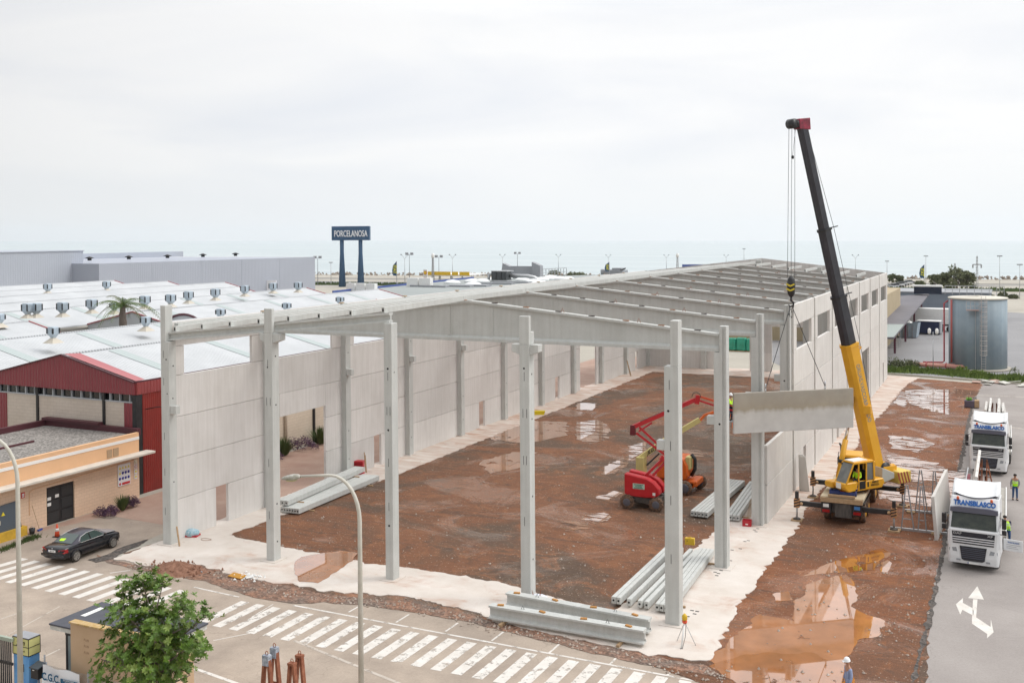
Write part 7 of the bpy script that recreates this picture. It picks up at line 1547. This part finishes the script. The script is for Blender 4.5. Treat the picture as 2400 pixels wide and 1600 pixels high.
for k,(x,y,z1) in enumerate(((31.0,28.0,2.5),(31.15,28.3,2.4))): 
    t=thing('leaning_slab',['front narrow slab leaning at the right wall joint','back narrow slab leaning at the right wall joint'][k],'slab',(x,y-.4*k,.05)); q=MB(); q.prism([(0,0,0),(.55,0,0),(.3,0,z1),(-.05,0,z1)],(0,.14,0)); q.build('slab',PANELO,t)
boxy('leaning_pole','thin brown pole leaning by the doorway of the right wall','pole',G(1890,1121),0,[('pole',RUST,lambda q:q.bar((0,0,0),(-.3,.6,1.7),.04,.04))])
# laser level on its tripod
t=thing('laser_level','yellow laser level on a white tripod by the front corner column','laser level',G(1605,1512)); hz0=1.05
q=MB(); q.lathe((0,0,1.12),[(.09,0),(.12,.05),(.12,.18),(.07,.25),(.03,.29)],12); q.build('level_head',YC,t); q=MB(); q.lathe((0,0,1.0),[(.10,0),(.12,.1)],10); q.build('tripod_collar',CO,t)
for dx,dy,m_,r_ in ((-.45,.28,STEEL,.015),(.48,.12,STEEL,.015),(-.02,-.5,WHITEP,.04)): q=MB(); q.tube([(0,0,1.05),(dx,dy,0)],r_,6); q.build('tripod_leg',m_,t); 
q=MB(); q.tube([(.07,-.02,1.0),(.1,-.25,.5),(.04,-.5,.06),(-.05,-.55,.05)],.012,5); q.build('strap',BLACK,t)
# bags
def sack(name,label,loc,r_,h,m_,seed,rz=0,extra=None):
    rng=random.Random(seed); t=thing(name,label,'sack',loc,rz); q=MB(); q.smooth=True; n=14; vs=[]; rings=7
    for j in range(rings):
        f=j/(rings-1); rr_=r_*math.sin(math.pi*(.18+.72*f))**.6 if j<rings-1 else r_*.12
        for i in range(n):
            a=2*math.pi*i/n; k=1+.16*noise.noise(Vector((math.cos(a)*2,math.sin(a)*2,f*3+seed))); vs.append((math.cos(a)*rr_*k,math.sin(a)*rr_*k*.8,h*f*(1+.1*noise.noise(Vector((a,f,seed))))))
    q.add(vs,[(j*n+i,j*n+(i+1)%n,(j+1)*n+(i+1)%n,(j+1)*n+i) for j in range(rings-1) for i in range(n)]+[tuple(range((rings-1)*n,rings*n))]); q.build('sack_body',m_,t); return t
bg_=sack('bulk_bag','white bulk bag with blue print slumped behind the fourth front column',G(1262,1418),.55,.55,WBAG,3)
q=MB(); 
for k in range(6): q.cbox((-.3+.12*k,-.42,.22+.05*(k%2)),(.1,.02,.08),.2); 
q.build('blue_print',mat('blue print',(.08,.20,.50),.8),bg_); q=MB(); q.tube([(-.25,-.1,.5),(-.3,-.1,.75),(-.2,-.1,.5)],.015,4); q.tube([(.15,-.1,.5),(.2,-.15,.85),(.12,-.3,.3)],.012,4); q.build('bag_loop',RUST,bg_)
t=sack('striped_shopping_bag','white and blue patterned bag with a red base against the left wall',G(450,1257),.45,.5,mat('patterned bag cloth',(.62,.66,.70),.8,col2=(.10,.35,.45),vscale=9),5,.3); q=MB(); q.box(-.42,.42,-.3,.3,0,.14); q.build('red_base',RBX,t)
boxy('wooden_prop','timber prop leaning on the left corner column','timber',G(421,1281),0,[('prop',WOOD,lambda q:q.bar((0,0,0),(-.3,.1,1.15),.09,.07))])
boxy('cable_coil','thin brown cable coil on the slab near the patterned bag','cable',G(482,1266),0,[('coil',RUST,lambda q:q.tube([(math.cos(a)*.35*(1+.2*math.sin(3*a)),math.sin(a)*.2,.07) for a in [k*.6 for k in range(12)]],.015,4))])
# spoil heap, orange board, debris
rng=random.Random(9)
t=thing('spoil_heap','small heap of red-brown rubble in front of the left corner column','rubble heap',G(418,1335)); q=MB(); n=18; vs=[(0,0,.5)]
for j in (1,2,3,4):
    for i in range(n):
        a=2*math.pi*i/n; rr_=.33*j*(1+.25*rng.random()); vs.append((math.cos(a)*rr_*1.25,math.sin(a)*rr_*.8,max(0,.5-.13*j+rng.uniform(-.06,.06)) if j<4 else -.02))
q.add(vs,[(0,1+i,1+(i+1)%n) for i in range(n)]+[(1+j*n+i,1+j*n+(i+1)%n,1+(j+1)*n+(i+1)%n,1+(j+1)*n+i) for j in range(3) for i in range(n)])
for _ in range(160): rock(q,Vector((rng.gauss(0,.75),rng.gauss(0,.42),.05+.3*rng.random()*.6)),.05+.06*rng.random())
q.build('rubble',mat('red spoil',(.17,.075,.045),.9,col2=(.32,.17,.11),vscale=5,bump=.5),t)
boxy('scrap_bar','pale scrap bar lying beside the rubble heap','scrap',G(462,1338),-.3,[('bar',GREYM,lambda q:(q.bar((-.6,0,.08),(.6,-.05,.1),.07,.07),q.bar((-.3,-.25,.05),(.4,-.2,.05),.05,.05)))])
boxy('orange_board','orange-brown timber board lying by the white debris','board',G(556,1353),-.1,[('board',mat('ochre board',(.50,.24,.03),.7),lambda q:q.cbox((0,0,.1),(.95,.45,.06),.0,Matrix.Rotation(.15,4,'X')))])
t=thing('plaster_debris','small heap of broken white plaster next to the orange board','debris',G(586,1353)); q=MB()
for _ in range(60): rock(q,Vector((rng.gauss(0,.35),rng.gauss(0,.25),.04+.06*rng.random())),.05+.06*rng.random())
q.build('plaster_bits',WHITEP,t)
q=MB()
for _ in range(420):
    u,v=rng.uniform(560,1760),rng.uniform(960,1400); p=G(u,v)
    if 1.5<p.x<28 and 2<p.y<80: rock(q,Vector((p.x,p.y,.03)),.03+.06*rng.random())
for _ in range(380):
    y=rng.uniform(-4,85); x=rng.uniform(34.5,40.8); rock(q,Vector((x,y,.03)),.03+.06*rng.random())
for _ in range(500):
    t_=rng.random(); k=int(t_*13); a=G(*[(300,1325),(372,1328),(470,1335),(560,1360),(640,1385),(760,1402),(870,1412),(960,1420),(1100,1450),(1180,1475),(1300,1500),(1500,1545),(1650,1580),(1700,1590)][k]); b_=G(*[(300,1325),(372,1328),(470,1335),(560,1360),(640,1385),(760,1402),(870,1412),(960,1420),(1100,1450),(1180,1475),(1300,1500),(1500,1545),(1650,1580),(1700,1590)][k+1]); p=a.lerp(b_,rng.random())+Vector((0,rng.gauss(0,.35),.03)); rock(q,p,.03+.05*rng.random())
o=q.build('scattered_stones',mat('pale stones',(.30,.22,.17),.9,col2=(.55,.48,.42),vscale=3)); o['kind']='stuff'
q=MB()
for u,v in [(1622,1432),(1634,1434),(1628,1440),(1612,1446),(1706,1288),(1716,1290),(1676,1342),(1684,1345),(1690,1338),(1680,1350),(1768,1243),(1776,1240),(1784,1236),(1772,1247),(1754,1268),(1746,1270),(1735,1287),(1712,1315)]:
    p=G(u,v); q.box(p.x-.09,p.x+.09,p.y-.05,p.y+.05,.046,.052)
o=q.build('anchor_marks',HOLE); o['kind']='structure'

# ------------------------------------------------------------------ black coupe
CARB=mat('black car paint',(.008,.009,.013),.12,spec=.6); CARH=mat('bonnet sky reflection',(.48,.50,.54),.25,.4); CARR=mat('dark slate car roof',(.045,.042,.06),.3); CGL=mat('greenish car glass',(.035,.06,.055),.06,spec=.8); ALLOY=mat('alloy wheel',(.45,.43,.40),.35,.6)  # CARH puts the sky's pale reflection on the bonnet into its colour
car=thing('parked_car','black two-door coupe with a pale silver sky reflection painted on its bonnet parked beside the crossing','car',(-3.64,-3.08,.0),R(3))
# body: lofted sections (y, half width, top z, bottom z)
sec=[(-2.28,.66,.80,.34),(-2.22,.80,.93,.30),(-1.9,.865,.985,.24),(-1.39,.88,.985,.22),(-.8,.885,.97,.20),(.2,.885,.94,.20),(.95,.88,.93,.20),(1.39,.87,.90,.22),(1.85,.83,.83,.24),(2.1,.74,.76,.28),(2.2,.58,.66,.34)]
q=MB(); q.smooth=True; vs=[]; m_=12
for y,w_,zt_,zb in sec:
    half=[(0,zb),(w_*.86,zb),(w_*.97,zb+.1),(w_,zb+.34*(zt_-zb)),(w_*.995,zt_-.22),(w_*.95,zt_-.06),(w_*.86,zt_)]
    ring=half+[(-x,z) for x,z in half[::-1][:-1]]; vs+=[(x,y,z) for x,z in ring]
n=len(ring); fs=[(j*n+i,j*n+(i+1)%n,(j+1)*n+(i+1)%n,(j+1)*n+i) for j in range(len(sec)-1) for i in range(n)]+[tuple(range(n)),tuple(range((len(sec)-1)*n,len(sec)*n))]
q.add(vs,fs); body=q.build('body',CARB,car)
md=body.modifiers.new('sub','SUBSURF'); md.levels=md.render_levels=1
# greenhouse
q=MB(); q.smooth=True; g=[(-1.62,.66,.97,.66),(-.72,.74,1.31,.55),(-.2,.76,1.365,.57),(.35,.76,1.35,.56),(1.08,.74,.94,.70)]
pts=[(-1.55,.70,.96),(-1.1,.72,1.14),(-.72,.56,1.30),(-.2,.575,1.365),(.32,.565,1.345),(.72,.66,1.13),(1.08,.72,.935)]
L_=[(x,y,z) for y,x,z in pts]; 
vs=[(x,y,z) for x,y,z in L_]+[(-x,y,z) for x,y,z in L_]; k=len(L_)
base=[(.80,-1.35,.95),(.815,-.9,.95),(.82,-.5,.95),(.82,-.1,.94),(.82,.35,.94),(.81,.75,.93),(.78,1.0,.93)]
vs+=base+[(-x,y,z) for x,y,z in base]
fs=[(i,i+1,k+i+1,k+i) for i in range(k-1)]+[(i,i+1,2*k+i+1,2*k+i) for i in range(k-1)]+[(k+i,k+i+1,3*k+i+1,3*k+i) for i in range(k-1)]
q.add(vs,fs); q.m=[0]*len(fs); ro=q.build('roof',CARR,car)
q=MB(); q.smooth=True; q.add([(.64,-1.50,.99),(-.64,-1.50,.99),(-.52,-.76,1.305),(.52,-.76,1.305)],[(0,1,2,3)]); q.T=Matrix.Translation((0,-.012,.014)); q.v=[tuple(Vector(v)+Vector((0,-.012,.014))) for v in q.v]; q.T=None; q.build('rear_window',CGL,car)
q=MB(); q.v=[]; q.add([(.66,1.03,.975),(-.66,1.03,.975),(-.53,.36,1.35),(.53,.36,1.35)],[(0,1,2,3)]); q.build('windscreen',CGL,car)
for s_ in (-1,1):
    q=MB(); q.add([(s_*.832,-1.02,.965),(s_*.838,.78,.955),(s_*.69,.55,1.16),(s_*.595,.22,1.335),(s_*.60,-.35,1.335),(s_*.66,-.85,1.22)],[(0,1,2,3,4,5)]); sw=q.build('side_window',CGL,car)
    q=MB(); q.tube([(s_*.84,.78,.96),(s_*.84,-1.02,.968),(s_*.79,-1.12,1.06),(s_*.665,-.87,1.235),(s_*.605,-.38,1.345),(s_*.60,.22,1.345),(s_*.70,.58,1.17)],.014,5); q.build('chrome_window_trim',CHROME,sw)
    q=MB(); q.add([(s_*.845,-.32,.96),(s_*.845,-.24,.96),(s_*.605,-.22,1.345),(s_*.605,-.28,1.345)],[(0,1,2,3)]); q.build('window_pillar',CARB,sw)
    q=MB(); q.cbox((s_*.93,.72,1.0),(.18,.12,.11)); q.build('wing_mirror',CARB,car,bevel=.03)
    q=MB(); q.prism([(s_*.44,-2.245,.66),(s_*.80,-2.20,.66),(s_*.885,-1.98,.68),(s_*.88,-1.98,.86),(s_*.80,-2.22,.88),(s_*.46,-2.26,.84)],(0,-.012,0)); q.build('tail_light',REDL,car)
    q=MB(); q.add([(s_*.48,2.10,.66),(s_*.76,2.0,.66),(s_*.80,1.94,.76),(s_*.5,2.06,.74)],[(0,1,2,3)]); q.build('headlight',HEADL,car)
    for y in (-1.39,1.39):
        x=s_*.905; q=MB(); q.lathe((x-(.2 if s_>0 else 0),y,.315),[(.20,0),(.30,.012),(.318,.05),(.318,.15),(.30,.19),(.20,.2)],24,'X'); wh=q.build('wheel',RUBBER,car)
        q=MB(); xo=x+s_*.0+ (.0 if s_>0 else 0); q.lathe((xo-(0.0),y,.315),[(.215,0),(.225,s_*.008),(.20,s_*.012),(.19,s_*-.02)],24,'X')
        for a in range(7):
            t_=2*math.pi*a/7; d=Vector((0,math.cos(t_),math.sin(t_))); q.bar(Vector((xo+s_*.008,y,.315)),Vector((xo+s_*.008,y,.315))+d*.2,.045,.02,up=(1,0,0))
        q.build('alloy_rim',ALLOY,wh); q=MB(); q.lathe((xo-s_*.01,y,.315),[(.20,0),(.19,s_*.004)],20,'X'); q.build('brake_void',HOLE,wh)
        q=MB(); q.smooth=True; P=[(x+s_*.012,y+math.cos(t_)*.36,.33+math.sin(t_)*.36) for t_ in [math.pi*j/12 for j in range(13)]]; q.tube(P,.022,5); q.build('wheel_arch',CARB,car)
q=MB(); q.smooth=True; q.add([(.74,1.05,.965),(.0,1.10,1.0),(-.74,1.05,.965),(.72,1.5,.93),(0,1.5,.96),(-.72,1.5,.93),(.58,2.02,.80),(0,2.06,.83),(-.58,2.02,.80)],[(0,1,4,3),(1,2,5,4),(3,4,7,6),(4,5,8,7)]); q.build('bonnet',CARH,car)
q=MB(); q.box(-.26,.26,-2.315,-2.28,.70,.81); pt_=q.build('number_plate',WHITEP,car); q=MB(); q.box(-.26,-.215,-2.318,-2.314,.70,.81); q.build('blue_strip',BLUEM,pt_)
text_mesh('1834 CTN',.085,.002,'plate_lettering',BLACK,pt_,facing(Vector((.03,-2.318,.755)),(1,0,0),(0,0,1)),xs=.9)
q=MB(); q.lathe((0,-2.262,.885),[(.035,0),(.035,-.01)],12,'Y'); q.build('boot_badge',CHROME,car)
q=MB(); q.smooth=True; q.bar((-.82,-2.27,.52),(.82,-2.27,.52),.10,.16); q.build('rear_bumper',CARB,car,bevel=.05)
q=MB(); q.cbox((-.2,-1.3,1.10),(.32,.2,.02),.3,Matrix.Rotation(.42,4,'X')); q.build('hi_vis_cloth',HIVIS,car)
# ------------------------------------------------------------------ gate lodge at bottom left
TAN=mat('tan rendered wall',(.50,.35,.215),.9,col2=(.56,.40,.26),vscale=.8,bump=.2,bscale=30); SLATE=mat('dark slate roofing felt',(.075,.078,.095),.8,var=.12,vscale=2)
gh=thing('gate_lodge','small tan rendered gate lodge with a flat slate-grey roof and pale fascia','lodge',(12,-16,0))
def HP(mb,n,m,**k): return mb.build(n,m,gh,world=True,**k)
q=MB(); q.box(10.3,15.9,-17.28,-14.7,2.72,2.9); HP(q,'fascia',mat('stained white fascia',(.60,.60,.56),.8,var=.15,vscale=5)); q=MB(); q.box(10.27,15.95,-17.31,-14.67,2.9,2.96); HP(q,'roof',SLATE)
q=MB(); q.box(11.72,15.3,-17.55,-17.33,0,3.28); HP(q,'front_wall',TAN); q=MB(); q.box(11.68,15.34,-17.6,-17.28,3.28,3.34); HP(q,'wall_coping',mat('ochre lichen coping',(.42,.25,.06),.9,col2=(.55,.42,.25),vscale=6))
q=MB(); q.box(11.6,15.4,-17.2,-14.9,0,2.72); HP(q,'inner_walls',TAN); q=MB(); q.box(11.05,11.15,-17.2,-14.9,0,2.72); q.box(11.05,11.72,-17.22,-17.14,2.6,2.72); HP(q,'window_frame',BLACK); q=MB(); q.box(11.15,11.7,-17.18,-17.12,.1,2.6); HP(q,'side_glazing',mat('pale reflecting glass',(.22,.27,.28),.1))
q=MB(); q.box(15.4,16.15,-17.0,-16.9,.1,2.4); HP(q,'glass_door',GLASS); q=MB(); q.box(15.4,16.2,-17.05,-16.85,2.4,2.7); q.box(15.38,15.46,-17.05,-16.85,0,2.4); HP(q,'door_frame',BLACK); q=MB(); q.box(16.15,16.5,-17.1,-16.7,0,2.75); HP(q,'pillar',PEACH)
for r_ in range(3):
    text_mesh('P.I.N',.13,.002,'faint_lettering',mat('faded wall lettering',(.36,.24,.15),.9) if 'faded wall lettering' not in MATS else MATS['faded wall lettering'],gh,Matrix.Translation((-12,16,0))@facing(Vector((12.55,-17.555,2.75-.24*r_)),(1,0,0),(0,0,1)),xs=1)
q=MB(); q.box(10.75,11.0,-16.2,-15.2,2.965,2.975); HP(q,'white_roof_strip',WHITEP)
gt=thing('gate','dark vertical-bar sliding gate with a pale green top rail at the bottom left corner','gate',(7,-17.9,0)); q=MB(); q.bar((-3,0,2.3),(1.95,0,2.3),.12,.14); q.build('top_rail',mat('pale green rail',(.33,.38,.31),.6),gt)
q=MB(); k=-3
while k<1.9: q.bar((k,0,.1),(k,0,2.25),.04,.04); k+=.11
q.build('vertical_bars',BLACK,gt); q=MB(); q.bar((-3,0,1.35),(1.95,0,1.35),.06,.1); q.bar((-3,0,.15),(1.95,0,.15),.06,.1); q.build('cross_rail',BLACK,gt)
YB=mat('pale yellow sign panel',(.62,.60,.25),.6); BLW=mat('painted sky blue',(.09,.28,.62),.75,col2=(.18,.42,.72),vscale=2.2)
gp=thing('gate_pillar','gate pillar painted sky blue with a black-lined pale yellow sign block on top','pillar',(9.32,-17.75,0)); q=MB(); q.box(-.44,.40,-.05,.45,0,1.75); q.build('painted_base',BLW,gp); q=MB(); q.box(-.46,.42,-.07,.47,1.75,2.42); sb_=q.build('yellow_sign_block',YB,gp); q=MB(); q.box(-.46,.42,-.07,.47,2.42,2.45); q.build('grey_cap',GREYM,gp)
q=MB()
for z in (1.75,2.08,2.41): q.box(-.47,.43,-.08,-.065,z-.012,z+.012); q.box(.415,.43,-.08,.48,z-.012,z+.012)
for x in (-.46,.42): q.box(x-.012,x+.012,-.085,-.065,1.75,2.42)
q.box(.418,.43,.455,.48,1.75,2.42); q.build('black_lines',BLACK,sb_)
text_mesh('ytm',.30,.004,'sign_lettering',BLACK,sb_,facing(Vector((-.02,-.085,2.24)),(1,0,0),(0,0,1)),shear=.3,bold=.004); text_mesh('control',.11,.003,'sign_lettering',BLACK,sb_,facing(Vector((.05,-.085,1.92)),(1,0,0),(0,0,1)))
q=MB(); q.box(-.05,.12,-.12,-.05,1.1,1.4); q.build('intercom',BLACK,gp)
mbx=thing('mailbox','black metal mailbox with a sloping lid on a post beside the blue pillar','mailbox',(10.35,-17.9,0)); q=MB(); q.prism([(-.2,-.18,1.08),(.2,-.18,1.08),(.2,-.18,1.52),(-.2,-.18,1.52)],(0,.36,0)); q.build('box_body',BLACK,mbx,bevel=.01); q=MB(); q.prism([(-.24,-.22,1.52),(-.24,.2,1.62),(-.24,.2,1.58),(-.24,-.22,1.48)],(.48,0,0)); q.build('lid',mat('slate blue lid',(.05,.065,.085),.4),mbx); q=MB(); q.tube([(0,0,0),(0,0,1.1)],.03,6); q.tube([(.12,.2,0),(.12,.2,1.9)],.035,6); q.build('post',GREYM,mbx); q=MB(); q.box(-.1,.0,-.185,-.18,1.4,1.43); q.build('name_slot',WHITEP,mbx)
fb=thing('mesh_fence','chain-link fence on slim posts in front of the gate lodge','fence',(10.8,-17.9,0)); q=MB()
for x in (.0,2.2,4.2): q.tube([(x,0,0),(x,0,1.75)],.03,6)
q.build('fence_post',GREYM,fb); q=MB(); x=-1.6
while x<4.6:
    for s_ in (1,-1):
        x0=x if s_>0 else x+1.6; q.bar((x0,0,.05),(x0+s_*1.6,0,1.65),.008,.008)
    x+=.09
q.v=[v if -.1<=v[0]<=4.7 else (min(max(v[0],-.1),4.7),v[1],v[2]) for v in q.v]; q.build('chain_link',STEEL,fb)
bn=thing('banner','creased white banner lettered C.G.C. with a blue block tied to the mesh fence','banner',(10.75,-18.0,0)); q=MB(); q.smooth=True; nx,nz=16,7; vs=[]
for j in range(nz):
    for i in range(nx):
        a=i/(nx-1); c=j/(nz-1); vs.append((a*1.95,-.03-.03*math.sin(a*9+c*4)-.02*math.sin(c*7+a*3),.72+c*(.98-.03*a)+.02*math.sin(a*12)*(c>.9)))
q.add(vs,[(j*nx+i,j*nx+i+1,(j+1)*nx+i+1,(j+1)*nx+i) for j in range(nz-1) for i in range(nx-1)]); o=q.build('banner_cloth',mat('white banner cloth',(.80,.82,.85),.7),bn)
DB=mat('dark teal blue print',(.01,.10,.20),.6); CL=bn
text_mesh('C.G.C.',.40,.003,'banner_lettering',DB,bn,facing(Vector((.50,-.09,1.28)),(1,0,0),(0,0,1)),xs=.85,bold=.012); text_mesh('promoción y construcción',.085,.002,'banner_lettering',DB,bn,facing(Vector((.50,-.09,1.03)),(1,0,0),(0,0,1)),xs=.8)
q=MB(); q.box(1.02,1.88,-.095,-.085,.98,1.36); bb2=q.build('blue_block',DB,bn)
text_mesh('EXCAVACIONES\nOBRA CIVIL\nPAVIMENTOS',.085,.002,'block_lettering',WHITEP,bb2,facing(Vector((1.45,-.1,1.24)),(1,0,0),(0,0,1)),xs=.9); text_mesh('www.cgc.es',.075,.002,'banner_lettering',DB,bn,facing(Vector((1.6,-.09,.89)),(1,0,0),(0,0,1)))
# ------------------------------------------------------------------ foreground tree
rng=random.Random(21); tb_=G(362,1790); tr=thing('tree','small leafy round-crowned tree in front of the gate lodge','tree',tb_)
q=MB(); q.smooth=True; q.tube([(0,0,0),(-.05,0,1.2),(.02,.05,2.4),(.05,.0,3.3),(.0,.1,4.2)],[.14,.12,.105,.10,.07],10)
tips=[]
for k in range(15):
    a=k*2.399+.4; z0=2.5+.13*k; L_=rng.uniform(1.1,1.9)*(1.0 if k<9 else .8); rise=rng.uniform(-.15,.9) if k<7 else rng.uniform(.5,1.5)
    p0_=Vector((0.02,.05,z0)); p1=p0_+Vector((math.cos(a)*L_*.5,math.sin(a)*L_*.5,rise*.5)); p2=p0_+Vector((math.cos(a)*L_,math.sin(a)*L_,rise)); q.tube([p0_,p1,p2],[.05,.035,.015],6)
    for j in range(7):
        b0=p0_.lerp(p2,rng.uniform(.3,1)); e_=b0+Vector((rng.gauss(0,.42),rng.gauss(0,.42),rng.gauss(.12,.34))); q.tube([b0,e_],[.014,.007],4); tips.append(e_)
    tips.append(p2)
for k in range(34): 
    a=rng.random()*6.28; r_=rng.uniform(.2,1.15); tips.append(Vector((math.cos(a)*r_,math.sin(a)*r_,rng.uniform(4.0,5.5)-r_*.5)))
for e_ in ((-1.3,0,5.7),(.3,.2,6.2),(1.5,0,5.7),(-.9,.3,6.0),(-.5,0,6.35),(1.9,0,4.5),(-2.0,.0,4.6),(-1.8,0,3.6)): 
    e_=Vector(e_); tips.append(e_); q.tube([Vector((e_.x*.4,e_.y*.4,e_.z-.8)),e_],[.03,.01],5); [tips.append(e_+Vector((rng.gauss(0,.22),rng.gauss(0,.22),rng.gauss(-.15,.2)))) for _ in range(4)]
q.build('trunk',BARK,tr)
q=MB(); cen=Vector((0,0,4.5))
tips=[Vector((p.x*.86,p.y*.86,p.z+.05)) for p in tips if p.z>2.15]
for p in tips:
    for r_ in range(8):
        c=p+Vector((rng.gauss(0,.19),rng.gauss(0,.19),rng.gauss(0,.15))); ax=((c-cen).normalized()*.5+Vector((rng.gauss(0,.4),rng.gauss(0,.4),.7))).normalized(); q.mi=1 if rng.random()<.3 else 0
        s1=ax.cross(Vector((rng.random(),rng.random(),.1))).normalized(); s2=ax.cross(s1)
        for k in range(8):
            a=k*.785+rng.random()*.4; d=(s1*math.cos(a)+s2*math.sin(a))*.85+ax*rng.uniform(.1,.7); d.normalize(); w_=d.cross(ax).normalized()*.036; l=rng.uniform(.13,.20); mid=c+d*l*.55+ax*.012
            q.add([c,mid-w_,c+d*l,mid+w_],[(0,1,2,3)])
q.build('crown',[LEAF,LEAF2],tr)
bush('weed_clump','small weed clump at the base of the peach pillar by the lodge','weeds',G(418,1587),.35,.25,.35,GRASS,260,.07)
# ------------------------------------------------------------------ curved street lamps
POLEM=mat('weathered cream pole',(.50,.48,.41),.7,col2=(.60,.58,.52),vscale=2.5)
def curved_lamp(loc,h,reach,label,dirv):
    t=thing('street_lamp',label,'street lamp',loc,0,'curved street lamps in front of the site'); d=Vector((*dirv,0)).normalized()
    P=[Vector((0,0,0)),Vector((0,0,h-1.7))]; R_=[.11,.075]
    for k in range(1,9):
        a=math.pi/2*k/8; P.append(Vector((0,0,h-1.7))+d*(1-math.cos(a))*1.05+Vector((0,0,math.sin(a)*1.6))); R_.append(.075-.003*k)
    P.append(P[-1]+d*(reach-1.05)+Vector((0,0,-.06))); R_.append(.045); q=MB(); q.tube(P,R_,14); q.build('pole',POLEM,t)
    e_=P[-1]; q=MB(); q.smooth=True; vs=[]; rr_=[(.0,.05,.05),(.08,.13,.10),(.25,.17,.13),(.45,.16,.11),(.62,.10,.07),(.70,.03,.03)]
    n=12; sd=Vector((-d.y,d.x,0))
    for x,w_,hh in rr_:
        for i in range(n):
            a=2*math.pi*i/n; vs.append(e_+d*x+sd*math.cos(a)*w_+Vector((0,0,math.sin(a)*hh*(1 if math.sin(a)>0 else .75)-.02-x*.12)))
    q.add(vs,[(j*n+i,j*n+(i+1)%n,(j+1)*n+(i+1)%n,(j+1)*n+i) for j in range(5) for i in range(n)]+[tuple(range(5*n,6*n))]); hd=q.build('lamp_head',mat('dirty lamp shell',(.50,.49,.44),.4,col2=(.20,.19,.14),vscale=7) if 'dirty lamp shell' not in MATS else MATS['dirty lamp shell'],t)
    q=MB(); q.smooth=True; q.T=Matrix.Translation(e_+d*.36+Vector((0,0,-.13)))@Matrix.Rotation(math.atan2(d.y,d.x),4,'Z')@Matrix.Diagonal((.24,.12,.07,1)); q.lathe((0,0,0),[(0,-1),(.7,-.7),(1,0)],12); q.build('lens',mat('yellowed lens',(.45,.43,.22),.2) if 'yellowed lens' not in MATS else MATS['yellowed lens'],hd)
curved_lamp(G(848,1745),Zat_(848,1745,1103) if False else 9.66,2.15,'curved cream street lamp standing in front of the second bay of the frame',(-.93,-.30))
curved_lamp(G(50,1735),11.0,2.3,'curved cream street lamp beside the blue gate pillar, its head outside the photo',(-.93,-.30))
# rusty lifting racks at the bottom edge
def rack(loc,label,painted,hh):
    t=thing('steel_rack',label,'rack',loc,0,'rust-red racks with lifting eyes')
    for y,pz in ((0,0),(.42,.12)):
        tz=hh+pz; q=MB()
        for x in (-1,1): q.add([(x*.07+a*.045,y+b_*.08,tz) for a,b_ in ((-1,-1),(1,-1),(1,1),(-1,1))]+[(x*.42+a*.05,y+b_*.08,0) for a,b_ in ((-1,-1),(1,-1),(1,1),(-1,1))],[(0,1,5,4),(1,2,6,5),(2,3,7,6),(3,0,4,7),(0,3,2,1),(4,5,6,7)])
        for z in (.4,.9,1.4,1.9,2.4): 
            f=z/tz; q.bar((-(.42-.35*f),y,z),((.42-.35*f),y,z),.05,.05)
        fr=q.build('a_frame',RUST,t); q=MB(); q.box(-.13,.13,y-.1,y+.1,tz-.34 if painted else tz-.06,tz+.02); q.build('head_cap',mat('scuffed white blue paint',(.50,.54,.60),.6,col2=(.14,.17,.22),vscale=9) if painted and 'scuffed white blue paint' not in MATS else (MATS['scuffed white blue paint'] if painted else RUST),fr)
        q=MB(); q.tube([(math.cos(a)*.055,y,tz+.085+math.sin(a)*.07) for a in [2*math.pi*k/12 for k in range(12)]],.014,5,closed=True); q.build('lifting_eye',RUST,fr)
    for z in (.3,1.6): q=MB(); q.bar((0.1,0,z),(.1,.42,z),.05,.05); q.build('cross_tie',RUST,t)
rack((20.94,-17.33,0),'left rust-red rack with scuffed white and blue painted heads at the bottom edge',True,3.5)
rack((22.15,-17.5,0),'right rust-red rack with plain rusty heads at the bottom edge',False,3.5)

# ------------------------------------------------------------------ sea haze
hz=MB(); hz.box(-13500,13500,-140,13500,-140,160)
def hazemat():
    m=bpy.data.materials.new('sea haze'); m.use_nodes=True; nt=m.node_tree; nt.nodes.clear(); o=nt.nodes.new('ShaderNodeOutputMaterial'); v=nt.nodes.new('ShaderNodeVolumePrincipled')
    v.inputs['Color'].default_value=(.95,.97,1,1); v.inputs['Density'].default_value=6e-5; v.inputs['Anisotropy'].default_value=.7; nt.links.new(v.outputs[0],o.inputs['Volume']); return m
ho=hz.build('haze',hazemat()); ho['kind']='stuff'
SC.cycles.volume_bounces=2
